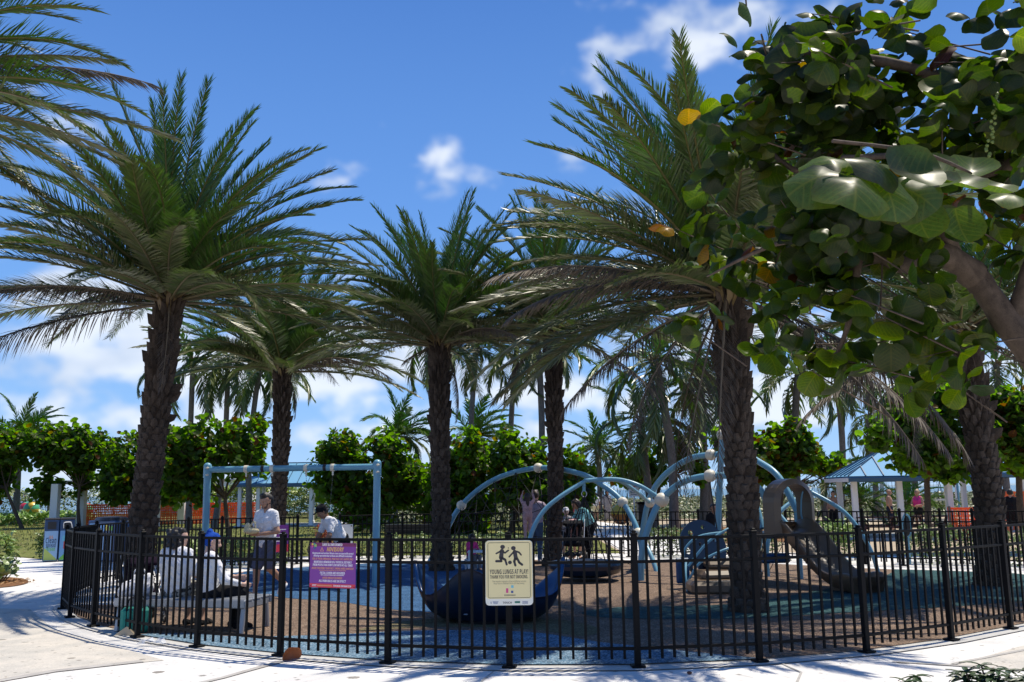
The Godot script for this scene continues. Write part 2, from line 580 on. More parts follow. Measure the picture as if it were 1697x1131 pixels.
func make_ground() -> void:
	var mb := MB.new()
	for strip in [[-9.0, 300.0], [-24.0, -9.0], [-88.0, -24.0]]:
		mb.quad(Vector3(-3000, gy(strip[0]) , strip[0]), Vector3(3000, gy(strip[0]), strip[0]), Vector3(3000, gy(strip[1]), strip[1]), Vector3(-3000, gy(strip[1]), strip[1]), Vector3.UP)
	mb.quad(Vector3(-3000, -0.13, -88), Vector3(3000, -0.13, -88), Vector3(3000, -4.0, -130), Vector3(-3000, -4.0, -130), Vector3.UP)
	struct("ground", mb.mesh(), M.sand)
	mb = MB.new()
	mb.quad(Vector3(-9000, -3.0, -100), Vector3(9000, -3.0, -100), Vector3(9000, -3.0, -8000), Vector3(-9000, -3.0, -8000), Vector3.UP)
	struct("sea", mb.mesh(), M.sea)
	# pavement in front, round the fence and up the left side
	patch("pavement", pv([Vector2(-40, 14), Vector2(40, 14), Vector2(40, -10), Vector2(16, -13), Vector2(13, -17), Vector2(12.4, -20), Vector2(10.5, -23.4), Vector2(7, -26.0), Vector2(-6, -26.4), Vector2(-13, -26.2), Vector2(-17, -29.5), Vector2(-40, -31)]), 0.006, "concrete")
	patch("aggregate_paving", pv([Vector2(-12, 4), Vector2(-5.2, -7.6), Vector2(-4.4, -9.05), Vector2(-3.55, -9.55), Vector2(-4.4, -10.45), Vector2(-5.9, -12.0), Vector2(-6.75, -13.3), Vector2(-7.4, -14.3), Vector2(-9.2, -14.6), Vector2(-20, -15)]), 0.010, "aggregate")
	patch("aggregate_paving", pv([Vector2(4.05, -8.75), Vector2(5.2, -9.75), Vector2(6.6, -10.5), Vector2(9, -11.4), Vector2(16, -11), Vector2(14, -8.0), Vector2(6.6, -7.6)]), 0.010, "aggregate")
	# worn, stained joints between the pours
	var joints := [[[Vector2(-7.5, -6.9), Vector2(-5.2, -7.75), Vector2(-4.4, -9.0), Vector2(-3.75, -9.5)], 0.07], [[Vector2(-3.0, -8.0), Vector2(-2.65, -8.6), Vector2(-2.3, -9.45)], 0.05], [[Vector2(-0.35, -8.1), Vector2(-0.2, -8.75)], 0.010], [[Vector2(2.35, -8.0), Vector2(2.55, -8.5), Vector2(2.5, -8.95)], 0.010], [[Vector2(3.55, -8.95), Vector2(4.1, -8.7), Vector2(5.4, -8.0)], 0.03], [[Vector2(-9.4, -14.3), Vector2(-12, -14.6), Vector2(-18, -14.8)], 0.03], [[Vector2(-8.2, -16.6), Vector2(-13, -17.2), Vector2(-20, -17.4)], 0.02], [[Vector2(4.05, -8.8), Vector2(6.0, -10.1), Vector2(9.0, -11.2)], 0.03]]
	for j in joints:
		var line: Array = j[0]
		var left := PackedVector2Array()
		var right := PackedVector2Array()
		for i in line.size():
			var d: Vector2 = (line[mini(i + 1, line.size() - 1)] - line[maxi(i - 1, 0)]).normalized()
			var s := Vector2(-d.y, d.x) * float(j[1]) * rng.randf_range(0.6, 1.2)
			left.append(line[i] + s)
			right.append(line[i] - s)
		right.reverse()
		left.append_array(right)
		patch("pavement_joint", left, 0.014, "stain")
	# a low kerb under the fence
	var ring := []
	for l in [fence_front, fence_right, fence_back]:
		for i in range(0 if l == fence_front else 1, l.size()):
			ring.append(l[i])
	for p in fence_left:
		ring.append(p)
	ring.remove_at(ring.size() - 1)
	var whole := pv(ring)
	var inner: PackedVector2Array = Geometry2D.offset_polygon(whole, -0.10)[0]
	var outer: PackedVector2Array = Geometry2D.offset_polygon(whole, 0.14)[0]
	patch("kerb", outer, 0.018, "curb")
	patch("inner_path", inner, 0.022, "concrete")
	var deep: PackedVector2Array = Geometry2D.offset_polygon(whole, -1.15)[0]
	var front_half: PackedVector2Array = Geometry2D.intersect_polygons(inner, rect(-20, 20, -14.6, 0))[0]
	var play: PackedVector2Array = Geometry2D.merge_polygons(deep, front_half)[0]
	patch("rubber_surface", play, 0.026, "rubber_tan")
	var zones := [["rubber_light_blue", curve2([Vector2(-6.5, -10.2), Vector2(-4.38, -11.31), Vector2(-3.19, -10.98), Vector2(-2.08, -11.07), Vector2(-1.2, -11.3), Vector2(0.11, -11.08), Vector2(0.94, -10.21), Vector2(1.79, -9.53), Vector2(2.6, -8.7), Vector2(1.5, -7.6), Vector2(-3, -7.6), Vector2(-6.5, -9.0)]), 0.030],
		["rubber_blue", curve2([Vector2(-9, -17.3), Vector2(-5.91, -17.51), Vector2(-4.85, -16.59), Vector2(-3.78, -15.29), Vector2(-2.77, -14.6), Vector2(-1.86, -13.55), Vector2(-1.0, -13.1), Vector2(-0.45, -14.2), Vector2(-0.3, -17), Vector2(-0.35, -20), Vector2(-0.4, -24), Vector2(-2, -27), Vector2(-9, -25)]), 0.030],
		["rubber_teal", curve2([Vector2(9.85, -18.6), Vector2(8.7, -21.3), Vector2(7.7, -19.0), Vector2(6.6, -17.2), Vector2(4.73, -15.1), Vector2(3.15, -13.6), Vector2(1.5, -13.4), Vector2(0.9, -12.8), Vector2(1.3, -12.2), Vector2(2.8, -12.0), Vector2(3.85, -12.3), Vector2(5.82, -12.9), Vector2(7.3, -13.5), Vector2(11, -15)]), 0.030],
		["rubber_olive", curve2([Vector2(-1.9, -11.35), Vector2(-1.0, -11.6), Vector2(0.1, -11.35), Vector2(0.75, -10.7), Vector2(1.0, -11.3), Vector2(0.5, -12.2), Vector2(-0.6, -12.5), Vector2(-1.5, -12.1)]), 0.0285]]
	for z in zones:
		for q in Geometry2D.intersect_polygons(z[1], play):
			patch("rubber_surface", q, z[2], z[0])
	# beyond the fence
	patch("lawn", pv([Vector2(-17, -29.6), Vector2(-13, -26.3), Vector2(-6, -26.5), Vector2(3.0, -26.3), Vector2(3.0, -40), Vector2(1.5, -58), Vector2(-70, -60), Vector2(-70, -33), Vector2(-40, -31.2)]), 0.010, "lawn")
	patch("beach_path", pv([Vector2(3.1, -26.3), Vector2(5.6, -26.1), Vector2(5.9, -36), Vector2(5.6, -46), Vector2(4.0, -58), Vector2(1.8, -58), Vector2(3.2, -40)]), 0.008, "concrete")
	patch("mulch_bed", pv([Vector2(5.7, -30), Vector2(11.2, -31), Vector2(11.5, -43), Vector2(6.2, -43)]), 0.010, "mulch")
	patch("far_path", pv([Vector2(-70, -60.2), Vector2(2, -58.2), Vector2(2, -60.6), Vector2(-70, -62.6)]), 0.012, "concrete")
	patch("mulch_bed", curve2([Vector2(-9.9, -17.9), Vector2(-10.0, -19.2), Vector2(-11.4, -20.6), Vector2(-14, -20.6), Vector2(-14, -18.0), Vector2(-11.5, -17.4)]), 0.020, "mulch")
	# dune rising behind the lawn, its scrub comes later
	mb = MB.new()
	var hn := noise(0.06, 3, 3)
	var nx := 90
	var nz := 8
	for i in nx:
		for k in nz:
			var p: Array[Vector3] = []
			for c in [[0, 0], [1, 0], [1, 1], [0, 1]]:
				var x = -90.0 + 180.0 * (i + c[0]) / nx
				var z = -54.0 - 30.0 * (k + c[1]) / nz
				p.append(Vector3(x, dune(x, z, hn), z))
			mb.quad(p[0], p[1], p[2], p[3], Vector3.UP)
	struct("dune", mb.mesh(), M.dune_soil)

func dune(x: float, z: float, hn: FastNoiseLite) -> float:
	var t := clampf((-z - 54.0) / 30.0, 0.0, 1.0)
	var left := smoothstep(-6.0, 3.0, x)
	var rise := sin(t * PI) * (0.75 + 0.3 * hn.get_noise_2d(x, z)) * lerpf(0.5, 1.0, left)
	return -0.13 - 0.3 * (1.0 - sin(t * PI)) + rise

# ---------------------------------------------------------------- date palms
var fronds := []

func frond_mesh(bend: float, sag: float, cls: int, length: float, sd: int, pairs := 150, leaflet := 0.46, tint := Color.WHITE, broad := 1.0) -> ArrayMesh:
	var r := RandomNumberGenerator.new()
	r.seed = sd
	var mb := MB.new()
	var green := [Color(0.070, 0.148, 0.020), Color(0.072, 0.134, 0.024), Color(0.086, 0.118, 0.034), Color(0.075, 0.055, 0.036)]
	var tip := [Color(0.09, 0.145, 0.03), Color(0.13, 0.14, 0.045), Color(0.22, 0.19, 0.11), Color(0.13, 0.10, 0.07)]
	var pts := PackedVector3Array()
	var tans := []
	var steps := 14
	var p := Vector3.ZERO
	var lean := r.randf_range(-0.12, 0.12)
	var yaw := 0.0
	for i in steps + 1:
		var s := float(i) / steps
		var th := -bend * pow(s, 1.5)
		yaw = lean * s
		var t := Vector3(cos(th) * cos(yaw), sin(th), cos(th) * sin(yaw))
		pts.append(p)
		tans.append(t)
		p += t * length / steps
	mb.col = Color(0.20, 0.17, 0.06) if cls < 2 else (Color(0.19, 0.15, 0.075) if cls == 2 else Color(0.15, 0.11, 0.07))
	var rad := []
	for i in steps + 1:
		rad.append(lerpf(0.026, 0.004, float(i) / steps) * length / 3.4)
	mb.tube(pts, rad, 4, false)
	for k in pairs:
		var s := 0.10 + 0.90 * pow(float(k) / (pairs - 1), 0.94)
		var fi := minf(s * steps, steps - 0.001)
		var i := int(fi)
		var base := pts[i].lerp(pts[i + 1], fi - i)
		var t: Vector3 = (tans[i] as Vector3).lerp(tans[i + 1], fi - i).normalized()
		var side := Vector3(-t.z, 0, t.x).normalized()
		var nrm := side.cross(t).normalized()
		if nrm.y < 0: nrm = -nrm
		for sg in [-1.0, 1.0]:
			if cls == 3 and r.randf() < 0.2: continue
			var fwd := deg_to_rad(lerpf(62.0, 24.0, s) + r.randf_range(-9, 9))
			var vee := deg_to_rad((lerpf(46.0, 26.0, s) if cls < 2 else (lerpf(30.0, 12.0, s) if cls == 2 else -15.0)) + r.randf_range(-16, 16))
			var d = (t * cos(fwd) + (side * sg * cos(vee) + nrm * sin(vee)) * sin(fwd)).normalized()
			var env := (0.5 + 0.5 * smoothstep(0.05, 0.32, s)) * lerpf(1.0, 0.42, smoothstep(0.45, 1.0, s))
			var l := leaflet * env * r.randf_range(0.82, 1.1)
			var w := 0.0098 * broad * lerpf(1.15, 0.8, s) * (0.7 if cls == 3 else 1.0) * leaflet / 0.4
			var wv := (nrm * r.randf_range(0.2, 0.9) + t * r.randf_range(0.5, 1.0))
			wv = (wv - d * d.dot(wv)).normalized() * w
			var mid = base + d * l * 0.5 + Vector3.DOWN * l * sag * 0.12
			var end = base + d * l + Vector3.DOWN * l * sag * (0.42 + r.randf_range(-0.15, 0.2))
			var n0 = d.cross(wv).normalized()
			if n0.dot(nrm) < 0: n0 = -n0
			var mixk := clampf(pow(s, 2.0) * 0.7 + r.randf_range(-0.2, 0.35), 0.0, 1.0)
			mb.col = (green[cls] as Color).lerp(tip[cls], mixk * tint.a) * tint * r.randf_range(0.75, 1.2)
			mb.tri(base - wv * 0.55, base + wv * 0.55, mid + wv, n0, n0, n0)
			mb.tri(base - wv * 0.55, mid + wv, mid - wv, n0, n0, n0)
			mb.col = mb.col.lerp(tip[cls], 0.3 * tint.a)
			mb.tri(mid - wv, mid + wv, end, n0, n0, n0)
	return mb.mesh()

func make_frond_kinds() -> void:
	# upright, arching, old and drooping, dead
	for spec in [[0.5, 0.1, 0, 4], [0.8, 0.15, 1, 5], [0.62, 0.35, 2, 5], [0.8, 0.9, 3, 3]]:
		var set_ := []
		for k in spec[3]:
			set_.append(frond_mesh(spec[0] * (0.7 + 0.17 * k), spec[1], spec[2], 3.4, 100 + fronds.size() * 10 + k))
		fronds.append(set_)

func place_frond(tree: Node3D, top: Vector3, az: float, el: float, cls: int, k: int, scale: float, out: float) -> void:
	var o := Vector3(cos(az), 0, sin(az))
	var x := o * cos(el) + Vector3.UP * sin(el)
	var y := -o * sin(el) + Vector3.UP * cos(el)
	var b := Basis(x, y, x.cross(y)) * Basis(Vector3.RIGHT, rng.randf_range(-0.35, 0.35))
	put("frond", fronds[cls][k % fronds[cls].size()], M.dead_frond if cls == 3 else M.frond, tree, Transform3D(b.scaled_local(Vector3.ONE * scale), top + o * out))

func date_palm(label: String, foot: Vector3, head: Vector3, r0: float, r1: float, count: int, scale: float, sd: int, extra := [], low := 0.10) -> Node3D:
	rng.seed = sd
	var tree := thing("date_palm", label, "palm tree", foot, 0.0, "date palms round the playground")
	var top := head - foot
	var side := Vector3(rng.randf_range(-0.1, 0.1), 0, rng.randf_range(-0.1, 0.1))
	var path := curve([Vector3.DOWN * 0.05, top * 0.33 + side, top * 0.66 + side * 0.8, top], 6)
	var mb := MB.new()
	mb.col = Color(0.5, 0.45, 0.4)
	var rad := []
	for i in path.size():
		var s := float(i) / (path.size() - 1)
		rad.append(lerpf(r0 * 1.3, r0, smoothstep(0.0, 0.14, s)) if s < 0.14 else lerpf(r0, r1, s))
	mb.tube(path, rad, 14)
	# cut leaf bases in spiralling rows
	var rows := int(top.length() / 0.115)
	for row in rows:
		var s := (row + 0.3) / rows
		var fi := s * (path.size() - 1)
		var i := mini(int(fi), path.size() - 2)
		var c := path[i].lerp(path[i + 1], fi - i)
		var up := (path[i + 1] - path[i]).normalized()
		var r: float = lerpf(rad[i], rad[i + 1], fi - i)
		var per := 9
		for k in per:
			var a := TAU * (k + 0.5 * (row % 2) + 0.09 * row) / per + rng.randf_range(-0.1, 0.1)
			var n := Vector3(cos(a), 0, sin(a))
			var t := up.cross(n).normalized()
			n = t.cross(up).normalized()
			var spiky := smoothstep(0.42, 0.8, s)
			var w := r * 0.70 * rng.randf_range(0.8, 1.1) * lerpf(1.0, 0.72, spiky)
			var h := lerpf(0.17, 0.27, spiky) * rng.randf_range(0.8, 1.25)
			var proud := lerpf(0.050, 0.085, spiky) * rng.randf_range(0.6, 1.5)
			if spiky > 0.3 and rng.randf() < 0.12: proud *= 1.9
			mb.T = Transform3D(Basis(t, up, n), c + n * (r - 0.012) + up * rng.randf_range(-0.03, 0.03))
			var tone := rng.randf_range(0.5, 1.15) * (1.0 if rng.randf() < 0.82 else 1.8) * lerpf(1.25, 0.75, s)
			mb.col = Color(tone, tone * 0.97, tone * 0.94)
			var b0 := Vector3(0, -h * 0.55, 0)
			var l1 := Vector3(-w * 0.5, -h * 0.05, 0.0)
			var r1v := Vector3(w * 0.5, -h * 0.05, 0.0)
			var m1 := Vector3(0, -h * 0.12, proud * 0.75)
			var lt := Vector3(-w * lerpf(0.34, 0.1, spiky), h * 0.42, proud * 0.8)
			var rt := Vector3(w * lerpf(0.34, 0.1, spiky), h * 0.42, proud * 0.8)
			var mt := Vector3(rng.randf_range(-0.02, 0.02), h * lerpf(0.36, 0.6, spiky), proud)
			var lb := Vector3(-w * 0.34, h * 0.48, 0.0)
			var rb := Vector3(w * 0.34, h * 0.48, 0.0)
			mb.flat(b0, m1, l1, Vector3(-0.4, -0.3, 1))
			mb.flat(b0, r1v, m1, Vector3(0.4, -0.3, 1))
			mb.flat(l1, m1, lt, Vector3(-0.5, 0, 1))
			mb.flat(m1, mt, lt, Vector3(-0.2, 0, 1))
			mb.flat(r1v, rt, m1, Vector3(0.5, 0, 1))
			mb.flat(m1, rt, mt, Vector3(0.2, 0, 1))
			mb.flat(lt, mt, lb, Vector3(0, 1, 0.3))
			mb.flat(mt, rb, lb, Vector3(0, 1, 0.2))
			mb.flat(mt, rt, rb, Vector3(0, 1, 0.3))
			mb.flat(l1, lt, lb, Vector3(-1, 0, 0.2))
			mb.flat(r1v, rb, rt, Vector3(1, 0, 0.2))
	mb.T = Transform3D.IDENTITY
	put("trunk", mb.mesh(), M.palm_bark, tree)
	# petiole boots and fibre round the growing point
	mb = MB.new()
	for k in 34:
		var a := k * 2.39996
		var o := Vector3(cos(a), 0, sin(a))
		var y := rng.randf_range(-0.35, 0.15)
		mb.col = Color(0.16, 0.10, 0.04).lerp(Color(0.28, 0.2, 0.07), rng.randf())
		mb.bar(top + o * r1 * 0.7 + Vector3.UP * y, top + o * (r1 + rng.randf_range(0.08, 0.22)) + Vector3.UP * (y + rng.randf_range(0.3, 0.5)), 0.085, 0.03)
	mb.ball(top + Vector3.UP * 0.1, Vector3(r1 * 0.8, 0.45, r1 * 0.8), 10, 6)
	put("leaf_boots", mb.mesh(), M.frond, tree)
	for k in count:
		var u := (k + 0.5) / count
		var az := k * 2.39996 + rng.randf_range(-0.25, 0.25)
		var el := lerpf(1.48, low, pow(u, 0.72)) + rng.randf_range(-0.13, 0.13)
		var cls := 0 if el > 0.95 else (1 if el > 0.38 else 2)
		if cls == 2 and rng.randf() < 0.12: cls = 1
		if el < 0.3 and rng.randf() < 0.07: cls = 3
		var sc := scale * rng.randf_range(0.86, 1.08) * (0.92 if cls == 0 else 1.0)
		place_frond(tree, top + Vector3.UP * lerpf(0.3, -0.05, u), az, el, cls, rng.randi() % 5, sc, r1 * lerpf(0.1, 0.8, u))
	for e in extra:
		place_frond(tree, top + Vector3.DOWN * 0.1, e[0], e[1], e[2], rng.randi() % 4, e[3] * scale, r1)
	return tree

# ---------------------------------------------------------------- coconut palms
var coco_fronds := []

func make_coco_kinds() -> void:
	for spec in [[0.9, 0.9, 0], [1.3, 1.1, 1], [1.7, 1.3, 2], [0.5, 0.7, 1]]:
		coco_fronds.append(frond_mesh(spec[0], spec[1], spec[2], 3.2, 300 + coco_fronds.size(), 40, 0.72, Color(1.15, 1.2, 1.0, 0.4), 2.3))

func coconut_palm(label: String, called: String, foot: Vector3, head: Vector3, r: float, count: int, scale: float, sd: int, wind := 0.25, low := -0.5) -> void:
	rng.seed = sd
	var tree := thing(called, label, "palm tree", foot, 0.0, "slender palms towards the beach")
	var top := head - foot
	var bow := Vector3(rng.randf_range(-0.35, 0.35), 0, rng.randf_range(-0.3, 0.3)) * clampf(top.y / 8.0, 0.1, 1.0)
	var path := curve([Vector3.DOWN * 0.1, top * 0.4 + bow, top * 0.75 + bow * 0.7, top], 6)
	var mb := MB.new()
	mb.tube(path, [r * 1.8, r * 1.4, r * 1.3, r * 1.2, r * 1.2, r * 1.15, r * 1.1, r * 1.1], 10)
	put("trunk", mb.mesh(), M.coconut_bark, tree)
	scale *= 1.15
	mb = MB.new()
	for k in 14:
		var a := k * 2.39996
		var o := Vector3(cos(a), 0, sin(a))
		mb.col = Color(0.13, 0.10, 0.055)
		mb.bar(top + Vector3.UP * rng.randf_range(-0.35, 0.0), top + o * 0.3 + Vector3.UP * rng.randf_range(-0.3, 0.3), 0.08, 0.05)
	put("leaf_boots", mb.mesh(), M.dead_frond, tree)
	for k in count:
		var u := (k + 0.5) / count
		var az := k * 2.39996 + rng.randf_range(-0.3, 0.3)
		var el := lerpf(1.3, low, pow(u, 0.8)) + rng.randf_range(-0.15, 0.15)
		var o := Vector3(cos(az), 0, sin(az))
		var x := (o * cos(el) + Vector3.UP * sin(el) + Vector3(wind, 0, 0)).normalized()
		var y := (Vector3.UP - x * x.y).normalized() if absf(x.y) < 0.97 else -o
		var b := Basis(x, y, x.cross(y)) * Basis(Vector3.RIGHT, rng.randf_range(-0.4, 0.4))
		put("frond", coco_fronds[(0 if el > 0.7 else (1 if el > 0.1 else 2)) if rng.randf() < 0.8 else 3], M.frond, tree, Transform3D(b.scaled_local(Vector3.ONE * scale * rng.randf_range(0.85, 1.1)), top))

func make_palms() -> void:
	make_frond_kinds()
	make_coco_kinds()
	date_palm("tall date palm behind the bench, broad crown over the left of the playground", Vector3(-6.45, -0.06, -15.9), Vector3(-6.12, 5.1, -15.9), 0.225, 0.185, 104, 1.10, 1, [[3.05, -0.12, 3, 1.08], [3.3, 0.1, 2, 1.1], [1.2, -0.9, 3, 0.5]])
	date_palm("date palm between the swing frame and the blue-roofed pavilion", Vector3(-6.75, -0.13, -26.2), Vector3(-6.69, 5.2, -26.2), 0.215, 0.185, 96, 1.18, 2, [[0.4, -1.1, 3, 0.35]])
	date_palm("date palm in the middle, right of the swing frame", Vector3(-1.62, -0.10, -20.7), Vector3(-1.68, 5.0, -20.7), 0.20, 0.175, 94, 1.02, 3, [[0.3, -1.2, 3, 0.5]])
	date_palm("slim date palm beside the large net climbing arch", Vector3(0.86, -0.11, -21.7), Vector3(0.98, 5.5, -21.7), 0.165, 0.15, 76, 1.04, 4, [[2.9, -0.7, 3, 0.6], [0.2, -0.4, 3, 0.8]])
	date_palm("stout date palm in front of the tan slide, old fronds hanging", Vector3(3.17, -0.03, -12.8), Vector3(3.10, 4.42, -12.8), 0.195, 0.165, 116, 1.08, 5, [[2.75, -0.40, 3, 0.8], [2.5, -0.6, 3, 0.78], [1.9, -0.85, 3, 0.8], [0.2, -0.5, 3, 0.95], [-0.1, -0.3, 3, 1.1], [0.7, -0.6, 3, 0.9], [4.4, -0.7, 3, 0.9], [2.2, -0.95, 3, 0.8], [2.65, -0.2, 2, 1.0], [3.4, -0.1, 2, 1.0]], 0.02)
	date_palm("date palm at the right edge beside the far pavilion", Vector3(8.1, -0.06, -15.9), Vector3(7.95, 4.35, -15.9), 0.225, 0.205, 66, 1.0, 6, [[3.3, -0.3, 3, 0.9], [2.6, -0.7, 3, 0.8], [0.3, -0.5, 3, 0.9]], 0.0)
	date_palm("nearest date palm at the far left, only its frond tips showing", Vector3(-8.95, -0.02, -11.2), Vector3(-8.85, 6.95, -11.2), 0.22, 0.19, 74, 1.06, 7, [[0.0, 0.22, 1, 1.12], [0.2, 0.02, 2, 1.12], [-0.2, 0.1, 2, 1.12]], -0.1)
	var far := [["slender palm trunk left of the swing frame, first of three", Vector3(-17.6, -0.13, -50), Vector3(-17.76, 9.1, -50), 0.13, 16, 1.05], ["slender palm trunk left of the swing frame, second of three", Vector3(-16.2, -0.13, -50), Vector3(-15.85, 9.1, -50), 0.13, 16, 1.05], ["slender palm trunk nearest the pavilion date palm, third of three", Vector3(-14.3, -0.13, -50), Vector3(-13.96, 8.9, -50), 0.13, 16, 1.0],
		["slender palm rising just behind the middle date palm trunk", Vector3(-4.55, -0.13, -50), Vector3(-4.5, 10.6, -50), 0.14, 16, 1.1], ["coconut palm with small open crown right of the middle date palm", Vector3(-2.3, -0.13, -48), Vector3(-1.89, 9.2, -48), 0.13, 15, 0.85], ["straight coconut palm left of the slim date palm", Vector3(0.0, -0.13, -50), Vector3(0.29, 9.7, -50), 0.14, 17, 1.0], ["coconut palm with a hanging dead frond beside the slim date palm", Vector3(1.05, -0.13, -46), Vector3(1.29, 9.2, -46), 0.15, 18, 1.0],
		["coconut palm on the dune, left of a pair, above the sea grape", Vector3(9.2, -0.13, -45), Vector3(9.34, 6.9, -45), 0.17, 16, 0.95], ["coconut palm on the dune, right of a pair, above the sea grape", Vector3(10.0, -0.13, -47), Vector3(9.75, 7.1, -47), 0.17, 16, 0.95], ["large ragged coconut palm left of the stout date palm", Vector3(6.9, -0.13, -40), Vector3(6.3, 7.3, -40), 0.17, 22, 1.15], ["lower coconut palm under the ragged one, left of the stout date palm", Vector3(6.4, -0.13, -42), Vector3(5.9, 4.9, -42), 0.16, 18, 0.95],
		["lone coconut palm left of the right-hand pavilion roof", Vector3(21.6, -0.13, -55), Vector3(21.5, 5.9, -55), 0.15, 17, 0.9], ["coconut palm behind the sea grape at the right-hand pavilion", Vector3(22.7, -0.13, -52), Vector3(22.57, 7.4, -52), 0.15, 16, 0.9], ["coconut palm just left of the right-edge date palm trunk", Vector3(23.6, -0.13, -50), Vector3(23.73, 7.5, -50), 0.15, 16, 0.9], ["coconut palm right of the stout date palm trunk", Vector3(14.0, -0.13, -45), Vector3(14.3, 7.4, -45), 0.16, 18, 1.05], ["coconut palm behind the hanging fronds right of the stout palm", Vector3(17.6, -0.13, -50), Vector3(17.9, 8.3, -50), 0.15, 16, 0.95],
		["coconut palm partly behind the right edge date palm crown", Vector3(25.7, -0.13, -48), Vector3(25.8, 8.0, -48), 0.15, 16, 0.9]]
	for i in far.size():
		var a: Array = far[i]
		coconut_palm(a[0], "coconut_palm", a[1], a[2], a[3], a[4], a[5], 40 + i, 0.25, -0.75)
	var bushy := [["windblown bushy palm above the sea grapes, left of the middle palm", Vector3(-7.1, -0.13, -55), Vector3(-7.13, 5.0, -55), 0.9], ["windblown bushy palm above the sea grapes, right of the middle palm", Vector3(-2.3, -0.13, -55), Vector3(-2.5, 4.9, -55), 0.9], ["windblown bushy palm above the sea grapes at the far left", Vector3(-32.4, -0.13, -60), Vector3(-32.6, 5.6, -60), 0.95]]
	for i in bushy.size():
		coconut_palm(bushy[i][0], "bushy_palm", bushy[i][1], bushy[i][2], 0.18, 26, bushy[i][3], 70 + i, 0.55, -0.3)
	coconut_palm("small grey fan-crowned palm between the climbing arches", "thatch_palm", Vector3(5.3, -0.13, -58), Vector3(5.33, 4.3, -58), 0.16, 30, 0.75, 80, 0.1, -0.6)
	for i in 3:
		var px: float = [15.6, 17.8, 14.2][i]
		coconut_palm(["young palm beside the left post of the right-hand pavilion", "young palm seen between the posts of the right-hand pavilion", "young palm with a ragged top left of the right-hand pavilion roof"][i], "young_palm", Vector3(px, -0.13, -42), Vector3(px, [1.0, 0.8, 1.9][i], -42), 0.13, 18, 0.62, 90 + i, 0.2, -0.3)

# ---------------------------------------------------------------- round-leaved sea grape trees and shrubs
var leaf_small: ArrayMesh
var leaf_big := []
var shrub_leaf: ArrayMesh

func round_leaf(segs: int, rings: int, cup: float, wave: float, sd: int) -> ArrayMesh:
	# a kidney-shaped blade one metre across, stalk at the origin, running along z, face up
	var r := RandomNumberGenerator.new()
	r.seed = sd
	var mb := MB.new()
	var ph := r.randf() * TAU
	var pts := []
	for j in rings + 1:
		var row := []
		for k in segs:
			var a := TAU * k / segs
			var q := float(j) / rings
			var rr := 0.5 * (1.0 - 0.16 * exp(-pow((absf(wrapf(a + PI * 0.5, -PI, PI))) / 0.35, 2.0))) * (1.0 + 0.04 * sin(3.0 * a + ph))
			var x := cos(a) * rr * q * 1.06
			var z := sin(a) * rr * q
			var y := cup * (x * x + z * z) * 1.4 + 0.10 * absf(x) * (1.0 if cup > 0 else -1.0) + wave * q * q * sin(4.0 * a + ph)
			row.append(Vector3(x, y, z + 0.42))
		pts.append(row)
	for j in rings:
		for k in segs:
			var l := (k + 1) % segs
			var q: Array[Vector3] = [pts[j][k], pts[j][l], pts[j + 1][l], pts[j + 1][k]]
			var uvs: Array[Vector2] = []
			for w in q:
				uvs.append(Vector2(w.x + 0.5, w.z + 0.08))
			var f := (q[1] - q[0]).cross(q[2] - q[0]).normalized() if j > 0 else (q[2] - q[0]).cross(q[3] - q[0]).normalized()
			if f.y < 0: f = -f
			if j > 0:
				mb.tri(q[0], q[1], q[2], f, f, f, uvs[0], uvs[1], uvs[2])
			mb.tri(q[0], q[2], q[3], f, f, f, uvs[0], uvs[2], uvs[3])
	return mb.mesh()

func smooth(m: ArrayMesh) -> ArrayMesh:
	var st := SurfaceTool.new()
	st.create_from(m, 0)
	st.index()
	st.generate_normals()
	return st.commit()

func vein_texture() -> ImageTexture:
	var s := 192
	var im := Image.create(s, s, false, Image.FORMAT_RGB8)
	var n := noise(0.05, 8, 3)
	for y in s:
		for x in s:
			var u := (x + 0.5) / s - 0.5
			var v := (y + 0.5) / s
			var k := 0.88 + 0.2 * n.get_noise_2d(x, y)
			var c := Color(k, k, k)
			var spot := smoothstep(0.30, 0.42, n.get_noise_2d(x * 2.6 + 90.0, y * 2.6))
			c = c.lerp(Color(0.75, 0.42, 0.4), spot * 0.7)
			var rim := smoothstep(0.40, 0.50, Vector2(u * 0.95, v - 0.5).length() + 0.05 * n.get_noise_2d(x * 1.5, y * 1.5))
			c = c.lerp(Color(1.5, 0.95, 0.6), rim * 0.45)
			var vein := exp(-pow(u / 0.02, 2.0))
			for b in 6:
				var v0 := 0.06 + 0.13 * b
				var d := absf(v - v0 - absf(u) * (0.75 - 0.05 * b) - u * u * 0.3)
				vein = maxf(vein, 0.75 * exp(-pow(d / 0.014, 2.0)) * smoothstep(0.52, 0.2, absf(u)))
			c = c.lerp(Color(2.0, 1.35, 1.2), vein * 0.75)
			im.set_pixel(x, y, (c * 0.5).clamp().linear_to_srgb())
	return ImageTexture.create_from_image(im)

func green(r: RandomNumberGenerator, autumn := 0.06) -> Color:
	var u := r.randf()
	if u < autumn * 0.4: return Color(0.36, 0.17, 0.02) * r.randf_range(0.6, 1.0)
	if u < autumn: return Color(0.22, 0.06, 0.02) * r.randf_range(0.6, 1.1)
	if u < autumn + 0.14: return Color(0.17, 0.2, 0.03) * r.randf_range(0.7, 1.1)
	return Color(0.145, 0.22, 0.055).lerp(Color(0.255, 0.325, 0.10), r.randf()) * r.randf_range(0.75, 1.18)

